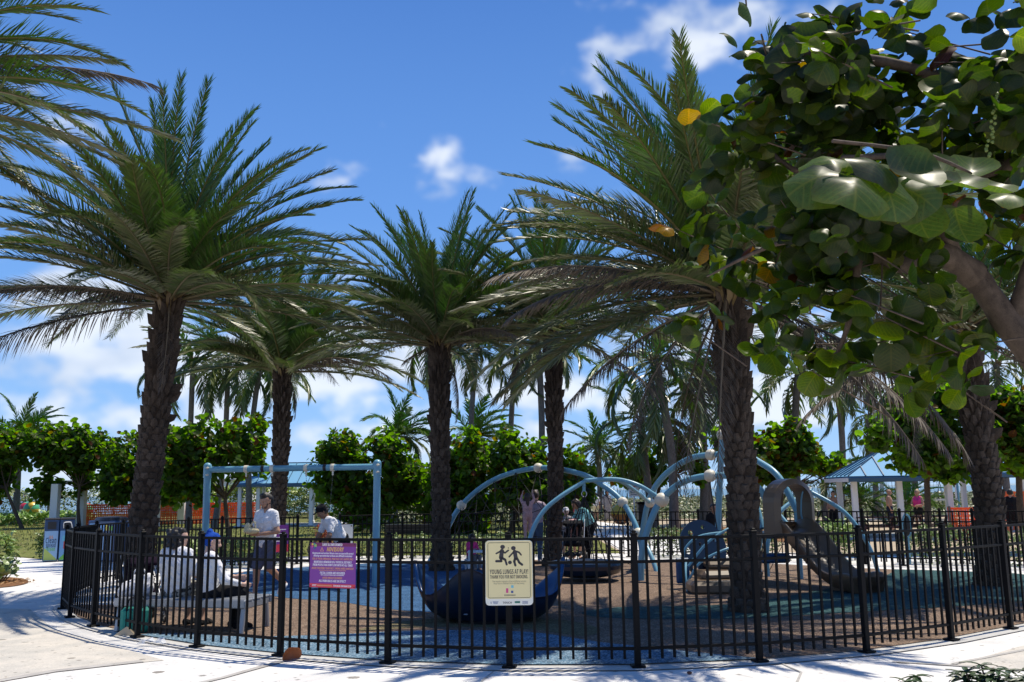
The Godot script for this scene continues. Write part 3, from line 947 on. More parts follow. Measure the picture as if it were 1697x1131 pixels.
func rosette(where: Array, tint: Array, c: Vector3, dir: Vector3, count: int, size: float, r: RandomNumberGenerator, autumn := 0.06) -> void:
	# leaves alternate up a twig, faces mostly to the sky
	for k in count:
		var a := k * 2.2 + r.randf() * 0.8
		var o := Vector3(cos(a), r.randf_range(-0.2, 0.5), sin(a)).normalized()
		var up := (Vector3.UP * r.randf_range(-0.1, 0.9) + o * r.randf_range(-0.5, 0.7) + dir * 0.3 + Vector3(r.randf_range(-0.9, 0.9), 0, r.randf_range(-0.9, 0.9))).normalized()
		var z := (o - up * up.dot(o)).normalized()
		var b := Basis(up.cross(z), up, z)
		where.append(Transform3D(b.scaled_local(Vector3.ONE * size * r.randf_range(0.65, 1.2)), c + dir * (k - count * 0.5) * size * 0.35))
		tint.append(green(r, autumn))

func sea_grape(label: String, foot: Vector3, blobs: Array, leaves: int, size: float, sd: int, autumn := 0.06) -> void:
	var r := RandomNumberGenerator.new()
	r.seed = sd
	var tree := thing("sea_grape_tree", label, "tree", foot, 0.0, "sea grape trees beyond the fence")
	var mb := MB.new()
	var low := 9.0
	var mean := Vector3.ZERO
	for b in blobs:
		low = minf(low, b[0].y - b[1].y * 0.75)
		mean += b[0] / blobs.size()
	var fork := Vector3((mean.x - foot.x) * 0.6 + r.randf_range(-0.15, 0.15), maxf(low - foot.y, 0.8), r.randf_range(-0.1, 0.1))
	mb.tube(curve([Vector3.DOWN * 0.1, fork * 0.5 + Vector3(r.randf_range(-0.1, 0.1), 0, 0), fork], 4), [0.13, 0.12, 0.11, 0.10, 0.095, 0.09, 0.085, 0.08], 8)
	put("trunk", mb.mesh(), M.grape_bark, tree)
	var where := []
	var tint := []
	var vol := 0.0
	var small := []
	for b in blobs:
		for q in 5:
			var rr: Vector3 = b[1]
			small.append([b[0] + Vector3(r.randf_range(-0.75, 0.75) * rr.x, r.randf_range(-0.85, 0.55) * rr.y, r.randf_range(-0.6, 0.6) * rr.z), rr * r.randf_range(0.42, 0.66)])
	blobs = small
	for b in blobs:
		vol += b[1].x * b[1].y * b[1].z
	for b in blobs:
		var c: Vector3 = b[0] - foot
		var rr: Vector3 = b[1]
		mb = MB.new()
		for k in 1:
			var end := c + Vector3(r.randf_range(-0.7, 0.7) * rr.x, r.randf_range(-0.2, 0.8) * rr.y, r.randf_range(-0.6, 0.6) * rr.z)
			mb.tube(curve([fork, fork.lerp(end, 0.45) + Vector3(r.randf_range(-0.2, 0.2), -0.1, 0), end], 4), [0.045, 0.04, 0.034, 0.03, 0.025, 0.02, 0.016, 0.012, 0.008], 6)
		put("limb", mb.mesh(), M.grape_bark, tree)
		var want := int(0.78 * leaves * rr.x * rr.y * rr.z / vol / 5.0)
		for k in want:
			var d := Vector3(r.randfn(), r.randfn(), r.randfn()).normalized()
			var q := pow(r.randf(), 0.45) * (1.0 + (0.25 if r.randf() < 0.2 else 0.0))
			rosette(where, tint, c + d * rr * q, (d + Vector3.UP).normalized(), 5, size, r, autumn)
	many("crown", leaf_small, M.round_leaf, tree, where, tint)

func hedge(label: String, called: String, cat: String, pts: Array, width: float, height: float, leaves: int, size: float, sd: int, tone := Color(1, 1, 1), group := "") -> void:
	var r := RandomNumberGenerator.new()
	r.seed = sd
	var total := 0.0
	for i in pts.size() - 1:
		total += pts[i].distance_to(pts[i + 1])
	var at: Vector2 = pts[0]
	var o := thing(called, label, cat, Vector3(at.x, gy(at.y), at.y), 0.0, group)
	var where := []
	var tint := []
	var mb := MB.new()
	for i in pts.size() - 1:
		var a: Vector2 = pts[i]
		var b: Vector2 = pts[i + 1]
		var d := (b - a).normalized()
		var s := Vector2(-d.y, d.x)
		var k := int(leaves * a.distance_to(b) / total)
		for j in k:
			var u := r.randf()
			var v := r.randf_range(-1, 1)
			var h := height * (0.82 + 0.18 * sin(u * 23.0 + i) * sin(u * 7.0)) * r.randf_range(0.9, 1.08)
			var face := r.randf()
			var y := h * pow(r.randf(), 0.6)
			if face < 0.45: y = h * r.randf_range(0.88, 1.05)
			else: v = signf(v) * r.randf_range(0.8, 1.05)
			var p := a.lerp(b, u) + s * v * width * 0.5 - at
			var up := Vector3(r.randf_range(-0.7, 0.7), r.randf_range(0.2, 1), r.randf_range(-0.7, 0.7)).normalized()
			where.append(Transform3D(aim(up).rotated(up, r.randf() * TAU).scaled_local(Vector3.ONE * size * r.randf_range(0.7, 1.3)), Vector3(p.x, y, p.y)))
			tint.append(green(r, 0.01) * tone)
		for j in int(a.distance_to(b) / 0.35) + 1:
			var p := a.lerp(b, r.randf()) - at
			mb.tube(PackedVector3Array([Vector3(p.x, 0, p.y), Vector3(p.x + r.randf_range(-0.15, 0.15), height * 0.9, p.y + r.randf_range(-0.15, 0.15))]), [0.015, 0.006], 5)
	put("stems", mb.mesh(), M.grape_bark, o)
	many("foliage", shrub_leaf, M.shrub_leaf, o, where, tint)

func make_leaf_shapes() -> void:
	leaf_small = round_leaf(7, 1, 0.3, 0.0, 1)
	for k in 4:
		leaf_big.append(smooth(round_leaf(16, 4, [0.35, -0.4, 0.7, -0.75][k], [0.025, 0.05, 0.045, 0.06][k], 20 + k)))
	var mb := MB.new()
	mb.tri(Vector3(0, 0, 0), Vector3(-0.24, 0.06, 0.45), Vector3(0.24, 0.06, 0.45), Vector3.UP, Vector3.UP, Vector3.UP)
	mb.tri(Vector3(-0.24, 0.06, 0.45), Vector3(0.24, 0.06, 0.45), Vector3(0, -0.05, 1.0), Vector3.UP, Vector3.UP, Vector3.UP)
	shrub_leaf = mb.mesh()

func make_mid_trees() -> void:
	var V := func(x, y, z): return Vector3(x, y, z)
	sea_grape("leafy sea grape at the far left edge, leaning trunk over the lawn", Vector3(-27.6, -0.13, -52), [[Vector3(-28.6, 3.7, -52), Vector3(2.1, 2.1, 1.9)], [Vector3(-30.8, 3.9, -53), Vector3(2.2, 2.1, 1.9)]], 6400, 0.32, 11)
	sea_grape("sea grape behind the blue recycling bins", Vector3(-24.9, -0.13, -53), [[Vector3(-26.3, 3.7, -53), Vector3(2.0, 2.0, 1.9)], [Vector3(-24.4, 3.9, -53.5), Vector3(2.0, 2.1, 1.9)]], 6200, 0.32, 12)
	sea_grape("sea grape left of the tall date palm trunk", Vector3(-21.6, -0.13, -53), [[Vector3(-22.6, 3.7, -52.5), Vector3(1.9, 2.1, 1.8)], [Vector3(-20.6, 3.6, -53), Vector3(1.9, 2.0, 1.8)]], 5800, 0.32, 13)
	sea_grape("sea grape between the tall palm and the left post of the swing frame", Vector3(-11.2, -0.13, -36.5), [[Vector3(-13.2, 2.8, -36), Vector3(1.1, 1.7, 1.2)], [Vector3(-11.8, 3.0, -36), Vector3(1.2, 1.8, 1.2)], [Vector3(-10.6, 3.6, -36.2), Vector3(0.8, 1.1, 0.9)]], 5600, 0.24, 14)
	sea_grape("sea grape behind the right post of the swing frame", Vector3(-6.3, -0.13, -41), [[Vector3(-7.3, 2.4, -40), Vector3(1.5, 1.8, 1.3)], [Vector3(-5.5, 2.6, -40.5), Vector3(1.6, 2.0, 1.4)]], 7500, 0.25, 15)
	sea_grape("dense sea grape behind the middle date palm", Vector3(-3.0, -0.13, -41), [[Vector3(-3.9, 2.2, -40.5), Vector3(1.4, 1.9, 1.4)], [Vector3(-2.3, 2.5, -40), Vector3(1.5, 2.0, 1.4)]], 7500, 0.25, 16)
	sea_grape("dense sea grape behind the large net climbing arch", Vector3(-0.2, -0.13, -39.5), [[Vector3(-0.9, 2.6, -38.5), Vector3(1.4, 2.0, 1.3)], [Vector3(0.6, 2.6, -38.6), Vector3(1.4, 2.0, 1.3)], [Vector3(1.9, 2.0, -39), Vector3(1.2, 1.7, 1.2)]], 9500, 0.24, 17)
	sea_grape("small sea grape right of the slim date palm", Vector3(2.9, -0.13, -41), [[Vector3(2.7, 1.9, -40.5), Vector3(1.0, 1.3, 1.1)]], 3000, 0.24, 18)
	sea_grape("open-branched sea grape over the beach path", Vector3(6.7, -0.13, -45.5), [[Vector3(6.0, 3.0, -45), Vector3(1.3, 0.9, 1.2)], [Vector3(7.5, 3.2, -45), Vector3(1.4, 1.1, 1.2)], [Vector3(8.8, 2.6, -45), Vector3(1.0, 0.7, 1.0)]], 3400, 0.26, 19, 0.1)
	sea_grape("sea grape with yellowing leaves right of the stout date palm", Vector3(10.2, -0.13, -36.5), [[Vector3(9.3, 2.9, -36), Vector3(1.2, 1.5, 1.2)], [Vector3(10.9, 3.0, -36), Vector3(1.3, 1.5, 1.2)], [Vector3(12.2, 2.1, -35.8), Vector3(0.9, 0.7, 0.9)]], 5400, 0.24, 20, 0.16)
	sea_grape("sea grape in front of the right-hand pavilion roof", Vector3(11.35, -0.13, -25.6), [[Vector3(10.55, 2.85, -25), Vector3(1.0, 1.1, 0.9)], [Vector3(11.5, 3.3, -25), Vector3(1.0, 1.1, 0.9)], [Vector3(11.3, 2.4, -25), Vector3(1.1, 0.6, 0.9)], [Vector3(12.2, 2.9, -25), Vector3(0.7, 0.9, 0.8)]], 8000, 0.21, 21, 0.05)
	sea_grape("sea grape at the right edge behind the date palm trunk", Vector3(14.0, -0.13, -25.4), [[Vector3(13.3, 3.6, -25), Vector3(0.8, 1.0, 0.9)], [Vector3(14.3, 3.3, -25), Vector3(0.9, 1.1, 0.9)], [Vector3(13.6, 2.4, -25), Vector3(0.8, 0.6, 0.8)]], 5200, 0.21, 22, 0.12)
	# clipped and loose greenery
	hedge("low dark hedge along the back fence, left half", "hedge", "hedge", [Vector2(-4.2, -25.1), Vector2(-3.0, -25.7), Vector2(-1.5, -26.0), Vector2(0.2, -26.0), Vector2(1.6, -25.8)], 0.9, 0.62, 5200, 0.09, 31, Color(0.8, 0.85, 0.8), "hedges along the back fence")
	hedge("low dark hedge along the back fence right of the beach path", "hedge", "hedge", [Vector2(3.6, -25.2), Vector2(5.2, -24.2), Vector2(6.6, -23.4)], 0.9, 0.78, 3400, 0.09, 32, Color(0.75, 0.8, 0.7), "hedges along the back fence")
	hedge("hedge behind the fence below the right-hand pavilion", "hedge", "hedge", [Vector2(9.0, -21.6), Vector2(10.2, -20.9), Vector2(11.6, -20.0)], 0.9, 0.85, 3000, 0.09, 33, Color(0.85, 0.9, 0.8), "hedges along the back fence")
	hedge("leafy bush behind the fence right of the slide", "bush", "bush", [Vector2(7.4, -23.0), Vector2(8.2, -22.4)], 0.9, 0.95, 1500, 0.10, 34, Color(1.1, 1.2, 0.9))
	hedge("low bush on the lawn behind the left fence and the bench", "bush", "bush", [Vector2(-7.9, -21.9), Vector2(-7.0, -23.2), Vector2(-5.9, -24.3)], 0.8, 0.75, 2600, 0.09, 35, Color(1.1, 1.15, 0.9))
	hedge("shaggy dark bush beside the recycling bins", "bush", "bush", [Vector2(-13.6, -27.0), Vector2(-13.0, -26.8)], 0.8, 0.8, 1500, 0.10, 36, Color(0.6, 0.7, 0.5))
	hedge("wide clipped ground cover under the sea grapes at the far left", "ground_cover", "ground cover", [Vector2(-42, -58.5), Vector2(-34, -58.6), Vector2(-27, -58.4)], 3.5, 0.8, 6500, 0.24, 37, Color(1.0, 1.25, 0.8))
	hedge("grey green clipped hedge behind the beach balls", "hedge", "hedge", [Vector2(-45, -66), Vector2(-36, -66), Vector2(-27, -65)], 2.0, 2.6, 6500, 0.22, 38, Color(1.2, 1.1, 1.4))
	hedge("clipped square hedge behind the left pavilion", "hedge", "hedge", [Vector2(-16.5, -61.8), Vector2(-8, -61.8)], 1.4, 1.75, 6500, 0.17, 39, Color(0.9, 0.9, 0.8))
	hedge("tangled yellow green thicket on the dune behind the left pavilion", "thicket", "thicket", [Vector2(-27, -66), Vector2(-17, -66.5), Vector2(-8, -66), Vector2(-1, -65)], 3.0, 2.9, 15000, 0.25, 40, Color(1.5, 1.4, 0.7))
	hedge("red leaved shrub by the gate opening, below the left pavilion", "shrub", "shrub", [Vector2(-4.75, -25.1), Vector2(-5.25, -25.4)], 0.7, 0.95, 900, 0.09, 41, Color(2.6, 0.42, 0.5))
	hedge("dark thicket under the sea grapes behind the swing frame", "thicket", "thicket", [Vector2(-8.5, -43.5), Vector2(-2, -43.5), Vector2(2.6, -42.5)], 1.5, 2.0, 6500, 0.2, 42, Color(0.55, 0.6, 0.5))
	# scrub over the dune
	var r := RandomNumberGenerator.new()
	r.seed = 51
	var hn := noise(0.06, 3, 3)
	var where := []
	var tint := []
	for k in 60000:
		var x := r.randf_range(-12, 48)
		var z := -54.5 - 27.0 * pow(r.randf(), 1.3)
		if absf(x - 3.0) < 1.3 and z > -60: continue
		var h := 0.5 + 0.5 * hn.get_noise_2d(x * 3.0, z * 3.0)
		var up := Vector3(r.randf_range(-0.6, 0.6), r.randf_range(0.3, 1), r.randf_range(-0.4, 0.6)).normalized()
		where.append(Transform3D(aim(up).rotated(up, r.randf() * TAU).scaled_local(Vector3.ONE * r.randf_range(0.16, 0.34)), Vector3(x, dune(x, z, hn) + h * 0.75 * pow(r.randf(), 0.7), z)))
		var c := Color(0.085, 0.135, 0.03).lerp(Color(0.17, 0.18, 0.06), r.randf()) if r.randf() < 0.85 else Color(0.2, 0.17, 0.09)
		tint.append(c * r.randf_range(0.6, 1.1))
	var o := many("dune_scrub", shrub_leaf, M.shrub_leaf, self, where, tint)
	tag(o, "low green and straw coloured scrub covering the beach dune", "scrub", "", "stuff")
	# bare stalks standing above the scrub
	var mb := MB.new()
	for k in 220:
		var x := r.randf_range(1, 30)
		var z := r.randf_range(-62, -74)
		var y := dune(x, z, hn)
		mb.tube(PackedVector3Array([Vector3(x, y, z), Vector3(x + r.randf_range(-0.1, 0.1), y + 0.7, z), Vector3(x + r.randf_range(-0.35, 0.35), y + r.randf_range(1.1, 2.2), z)]), [0.02, 0.016, 0.008], 4)
	var stalks := single("dune_stalks", mb.mesh(), M.grape_bark, "thin bare stalks sticking up out of the dune scrub", "stalks")
	stalks.set_meta("kind", "stuff")
	# grass tufts and fallen leaves on the lawn
	where = []
	tint = []
	for k in 15000:
		var x := r.randf_range(-30, 2.6)
		var z := -26.6 - 30.0 * pow(r.randf(), 1.6)
		if x < -13 and z > -30.5: continue
		var up := Vector3(r.randf_range(-0.5, 0.5), 1, r.randf_range(-0.5, 0.5)).normalized()
		where.append(Transform3D(Basis(Vector3.UP, r.randf() * TAU) * Basis(Vector3.RIGHT, -1.2), Vector3(x, gy(z) + 0.01, z)).scaled_local(Vector3(0.09, 0.09, 0.09)))
		tint.append(Color(0.15, 0.175, 0.045).lerp(Color(0.21, 0.2, 0.075), r.randf()))
	tag(many("grass", shrub_leaf, M.grass_blade, self, where, tint), "short dry green grass of the park lawn", "grass", "", "stuff")
	where = []
	tint = []
	for k in 260:
		var z := -27.5 - 28.0 * pow(r.randf(), 1.4)
		where.append(Transform3D(Basis(Vector3.UP, r.randf() * TAU).scaled(Vector3.ONE * r.randf_range(0.12, 0.2)), Vector3(r.randf_range(-26, -9), gy(z) + 0.04, z)))
		tint.append(Color(0.5, 0.42, 0.16) * r.randf_range(0.6, 1.1))
	tag(many("fallen_leaves", leaf_small, M.shrub_leaf, self, where, tint), "pale dry sea grape leaves scattered on the lawn", "leaves", "", "stuff")

# ---------------------------------------------------------------- the near sea grape that reaches in from the right
func make_front_tree() -> void:
	var r := RandomNumberGenerator.new()
	r.seed = 61
	var foot := Vector3(3.35, 0.0, -4.3)
	var tree := thing("sea_grape_tree", "large near sea grape reaching in at the upper right, big glossy round leaves", "tree", foot)
	var tex := vein_texture()
	var m := leaf_mat("big_leaf", 0.36, Color(1.0, 1.2, 0.2))
	m.metallic_specular = 0.6
	m.albedo_texture = tex
	m.albedo_color = Color(1, 1, 1)
	var mb := MB.new()
	var L := func(p): return p - foot
	# trunk and forks (world places)
	var limbs := [
		["trunk", [Vector3(3.35, -0.05, -4.3), Vector3(3.05, 0.9, -4.25), Vector3(2.62, 1.9, -4.2), Vector3(2.36, 2.35, -4.2), Vector3(2.2, 2.62, -4.2)], [0.11, 0.095, 0.075, 0.065, 0.058]],
		["limb", [Vector3(2.2, 2.62, -4.2), Vector3(2.02, 2.72, -4.15), Vector3(1.8, 2.66, -4.1), Vector3(1.62, 2.7, -4.05), Vector3(1.3, 2.78, -4.1), Vector3(0.95, 2.66, -4.3)], [0.07, 0.058, 0.042, 0.026, 0.013, 0.004]],
		["limb", [Vector3(2.36, 2.4, -4.2), Vector3(2.42, 2.65, -4.1), Vector3(2.5, 2.85, -4.0), Vector3(2.65, 3.2, -3.9)], [0.046, 0.042, 0.038, 0.03]],
		["limb", [Vector3(2.1, 2.7, -4.18), Vector3(2.0, 2.88, -4.1), Vector3(1.86, 2.98, -4.05), Vector3(2.1, 3.05, -4.0), Vector3(2.5, 3.12, -3.9)], [0.04, 0.042, 0.04, 0.036, 0.028]],
		["limb", [Vector3(1.88, 2.97, -4.05), Vector3(1.7, 3.05, -4.1), Vector3(1.4, 3.2, -4.3), Vector3(1.2, 3.5, -4.4)], [0.03, 0.022, 0.014, 0.006]],
		["limb", [Vector3(2.5, 3.1, -3.9), Vector3(2.1, 3.5, -4.0), Vector3(1.6, 3.7, -4.1), Vector3(1.25, 3.75, -4.2)], [0.035, 0.03, 0.022, 0.01]],
		["limb", [Vector3(1.6, 2.7, -4.05), Vector3(1.55, 2.4, -4.1), Vector3(1.5, 2.25, -4.15)], [0.02, 0.014, 0.008]]]
	for l in limbs:
		mb = MB.new()
		var pts := []
		for p in l[1]:
			pts.append(p - foot)
		var path := curve(pts, 5)
		var rad := []
		for i in path.size():
			var fi: float = float(i) / (path.size() - 1) * (l[2].size() - 1)
			var a := int(fi)
			rad.append(lerpf(l[2][a], l[2][mini(a + 1, l[2].size() - 1)], fi - a) * (1.0 + 0.06 * sin(i * 1.7)))
		mb.tube(path, rad, 10)
		put(l[0], mb.mesh(), M.grape_bark, tree)
	# leafy twigs: centre, spread across, spread up, twigs
	var sprays := [
		[1.36, 3.78, -4.2, 0.16, 0.2, 4], [1.22, 3.6, -4.3, 0.10, 0.2, 3], [1.43, 3.72, -3.9, 0.16, 0.16, 4], [1.52, 3.5, -3.7, 0.16, 0.16, 5], [1.9, 3.7, -4.0, 0.2, 0.18, 5], [2.15, 3.7, -4.0, 0.2, 0.2, 5], [1.7, 3.85, -4.2, 0.2, 0.1, 4],
		[1.4, 3.55, -4.3, 0.15, 0.15, 4], [1.5, 3.4, -3.9, 0.16, 0.13, 5], [1.82, 3.52, -4.2, 0.18, 0.16, 5], [2.02, 3.45, -4.0, 0.18, 0.18, 5], [2.0, 3.2, -3.6, 0.14, 0.16, 5], [2.3, 3.5, -4.0, 0.1, 0.2, 4],
		[1.12, 3.3, -4.0, 0.13, 0.09, 4], [1.36, 3.35, -4.3, 0.18, 0.12, 5], [1.6, 3.4, -4.3, 0.18, 0.14, 5], [1.82, 3.3, -4.2, 0.18, 0.15, 5], [2.07, 3.3, -4.2, 0.18, 0.15, 5], [2.1, 3.1, -3.8, 0.14, 0.16, 5],
		[1.14, 3.04, -4.4, 0.2, 0.14, 4], [1.0, 2.9, -4.6, 0.14, 0.1, 3], [1.22, 2.84, -4.5, 0.18, 0.13, 5], [1.36, 2.87, -4.2, 0.16, 0.11, 5], [1.52, 2.8, -4.0, 0.16, 0.13, 5], [1.74, 2.82, -4.0, 0.16, 0.11, 5], [2.25, 2.95, -4.2, 0.16, 0.13, 4],
		[1.07, 2.75, -4.6, 0.13, 0.13, 4], [1.28, 2.7, -4.4, 0.14, 0.13, 4], [1.38, 2.68, -4.2, 0.14, 0.13, 5], [1.54, 2.64, -4.0, 0.16, 0.1, 5], [1.74, 2.64, -4.05, 0.13, 0.12, 4], [2.3, 2.8, -4.4, 0.1, 0.1, 3],
		[1.06, 2.5, -4.6, 0.13, 0.09, 4], [0.87, 2.44, -4.7, 0.07, 0.08, 2], [1.33, 2.5, -4.3, 0.12, 0.13, 4], [1.38, 2.34, -4.3, 0.09, 0.07, 3], [1.6, 2.44, -4.2, 0.14, 0.13, 4], [1.55, 2.28, -4.2, 0.14, 0.1, 4], [1.82, 2.4, -4.3, 0.1, 0.1, 3], [1.76, 2.22, -4.1, 0.16, 0.1, 4], [1.92, 2.18, -4.1, 0.14, 0.08, 4], [2.2, 2.36, -4.5, 0.12, 0.12, 3], [1.54, 2.12, -4.3, 0.08, 0.04, 1]]
	# the rest of the crown, above and to the right
	for q in 14:
		sprays.append([r.randf_range(2.45, 3.6), r.randf_range(2.9, 4.0), r.randf_range(-5.0, -3.4), 0.3, 0.25, 5])
	var leaves := []
	for s in sprays:
		var c := Vector3(s[0], s[1], s[2])
		for k in maxi(1, s[5] + (1 if c.y > 2.85 else 0) - (2 if c.x < 1.3 and c.y < 3.2 else 0)):
			if r.randf() < 0.14: continue
			var p := c + Vector3(r.randf_range(-1, 1) * s[3], r.randf_range(-1, 1) * s[4], r.randf_range(-0.32, 0.32))
			var dir := Vector3(r.randf_range(-1, 0.2), r.randf_range(-0.3, 0.6), r.randf_range(-0.4, 0.7)).normalized()
			var twig := MB.new()
			twig.tube(PackedVector3Array([p - dir * 0.3 + Vector3(0.06, -0.02, 0) - foot, p - foot, p + dir * 0.12 - foot]), [0.0045, 0.0035, 0.002], 5)
			if k % 3 == 0:
				put("twig", twig.mesh(), M.grape_bark, tree)
			var n := r.randi_range(5, 8) if c.y > 2.6 else r.randi_range(4, 6)
			for j in n:
				var a := j * 2.6 + r.randf() * 0.9
				var side := aim(dir) * Vector3(cos(a), r.randf_range(0.0, 0.6), sin(a))
				side = (side + Vector3.DOWN * r.randf_range(0.0, 0.5)).normalized()
				var up := (Vector3.UP * r.randf_range(0.0, 1.0) + Vector3(r.randf_range(-0.8, 0.5), 0, r.randf_range(-0.5, 1.0))).normalized()
				var z := (side - up * up.dot(side)).normalized()
				var size := r.randf_range(0.07, 0.15) * (1.15 if r.randf() < 0.2 else 1.0)
				leaves.append([Transform3D(Basis(up.cross(z), up, z).scaled_local(Vector3.ONE * size), p + dir * 0.05 * (j - 2) - foot), near_green(r), r.randi() % 4, c.distance_to(Vector3(0, 1.645, 0)) - size * 4.0 + (50.0 if c.y > 3.95 or c.x > 2.42 else 0.0)])
	# the bold cluster nearest the lens: place, facing, stalk direction, size
	var bold := [[Vector3(0.965, 2.68, -2.62), Vector3(-0.25, 0.55, 0.8), Vector3(-0.9, -0.2, 0.1), 0.20], [Vector3(0.99, 2.67, -2.6), Vector3(0.1, 0.6, 0.75), Vector3(-0.25, -0.9, 0.35), 0.215], [Vector3(0.98, 2.70, -2.65), Vector3(-0.1, 0.75, 0.6), Vector3(-0.35, 0.9, -0.3), 0.17], [Vector3(0.99, 2.69, -2.58), Vector3(0.3, 0.65, 0.7), Vector3(0.9, 0.25, -0.1), 0.18],
		[Vector3(1.10, 2.665, -2.62), Vector3(0.15, 0.5, 0.8), Vector3(0.95, 0.2, 0.1), 0.19], [Vector3(1.09, 2.66, -2.64), Vector3(0.0, 0.35, 0.95), Vector3(0.1, -0.9, 0.3), 0.175], [Vector3(1.1, 2.7, -2.75), Vector3(0.1, 0.9, 0.5), Vector3(0.2, 0.8, -0.5), 0.15], [Vector3(1.15, 2.66, -2.7), Vector3(-0.2, 0.3, 0.9), Vector3(0.75, -0.7, 0.2), 0.17],
		[Vector3(1.33, 2.71, -2.8), Vector3(0.0, 0.75, 0.65), Vector3(-0.5, -0.75, 0.45), 0.16], [Vector3(1.38, 2.72, -2.85), Vector3(0.1, 0.8, 0.6), Vector3(0.3, -0.8, 0.5), 0.16], [Vector3(1.4, 2.74, -2.9), Vector3(0.0, 0.7, 0.7), Vector3(-0.2, 0.9, -0.2), 0.165], [Vector3(1.5, 2.71, -2.9), Vector3(0.15, 0.85, 0.5), Vector3(0.4, -0.75, 0.4), 0.15], [Vector3(1.52, 2.75, -2.95), Vector3(-0.1, 0.7, 0.7), Vector3(0.3, 0.85, -0.2), 0.16], [Vector3(1.62, 2.73, -3.0), Vector3(0.1, 0.85, 0.5), Vector3(0.5, -0.7, 0.3), 0.15], [Vector3(1.64, 2.76, -3.05), Vector3(0.2, 0.75, 0.6), Vector3(0.6, 0.6, -0.2), 0.15], [Vector3(1.3, 2.66, -2.9), Vector3(0.0, 0.2, 0.95), Vector3(0.1, -0.9, 0.2), 0.16], [Vector3(1.48, 2.66, -3.0), Vector3(0.0, 0.25, 0.95), Vector3(0.1, -0.9, 0.2), 0.15], [Vector3(0.74, 3.3, -2.75), Vector3(0.8, 0.2, 0.6), Vector3(0.2, -0.9, 0.1), 0.09]]
	for q in bold:
		var up: Vector3 = q[1].normalized()
		var z: Vector3 = (q[2] - up * up.dot(q[2])).normalized()
		leaves.append([Transform3D(Basis(up.cross(z), up, z).scaled_local(Vector3.ONE * q[3]), q[0] + Vector3(0.04, -0.085, 0) - foot), Color(0.10, 0.135, 0.085) * r.randf_range(1.7, 2.4), r.randi() % 2, -10.0])
	var spray := MB.new()
	spray.tube(curve([Vector3(1.9, 2.7, -3.3) - foot, Vector3(1.6, 2.7, -3.0) - foot, Vector3(1.3, 2.69, -2.75) - foot, Vector3(0.98, 2.68, -2.62) - foot], 4), [0.014, 0.011, 0.008, 0.006], 6)
	mb = MB.new()
	mb.tube(PackedVector3Array([Vector3(0.80, 3.6, -2.85) - foot, Vector3(0.78, 3.2, -2.75) - foot]), [0.004, 0.003], 5)
	put("twig", mb.mesh(), M.grape_bark, tree)
	mb = MB.new()
	mb.tube(curve([Vector3(1.5, 3.1, -3.9) - foot, Vector3(1.7, 2.95, -3.5) - foot, Vector3(1.9, 2.7, -3.3) - foot], 4), [0.02, 0.016, 0.014], 6)
	put("twig", mb.mesh(), M.grape_bark, tree)
	put("twig", spray.mesh(), M.grape_bark, tree)
	leaves.sort_custom(func(a, b): return a[3] < b[3])
	var tints := {}
	var where := []
	var tint := []
	for i in leaves.size():
		var l: Array = leaves[i]
		if i < 296:
			var key := i % 16
			if not tints.has(key):
				tints[key] = near_green(r) if key < 14 else (Color(0.32, 0.36, 0.06) if key == 14 else Color(0.16, 0.2, 0.06))
			var tone: Color = l[1] if i < 18 else tints[key]
			var mk := "leaf_tone_%d" % (100 + i if i < 18 else key)
			if not M.has(mk):
				var lm: StandardMaterial3D = m.duplicate()
				lm.resource_name = mk
				lm.albedo_color = tone.clamp().linear_to_srgb()
				M[mk] = lm
			put("leaf", leaf_big[l[2]], M[mk], tree, l[0])
		else:
			where.append(l[0])
			tint.append(l[1])
	many("leaves", leaf_big[1], m, tree, where, tint)
	# two dangling strings of green fruit
	mb = MB.new()
	for k in 26:
		var s := k / 26.0
		mb.col = Color(0.16, 0.2, 0.04)
		mb.ball(Vector3(2.0 - 0.08 * s, 3.22 - 0.3 * s, -3.5) - foot + Vector3(r.randf_range(-0.01, 0.01), 0, r.randf_range(-0.01, 0.01)), Vector3.ONE * 0.008, 6, 4)
	put("fruit_string", mb.mesh(), M.shrub_leaf, tree)

func near_green(r: RandomNumberGenerator) -> Color:
	var u := r.randf()
	if u < 0.014: return Color(0.75, 0.36, 0.03)
	if u < 0.035: return Color(0.30, 0.09, 0.04)
	if u < 0.2: return Color(0.34, 0.42, 0.05) * r.randf_range(0.8, 1.1)
	return Color(0.10, 0.175, 0.06).lerp(Color(0.19, 0.265, 0.075), r.randf()) * r.randf_range(0.5, 1.2)

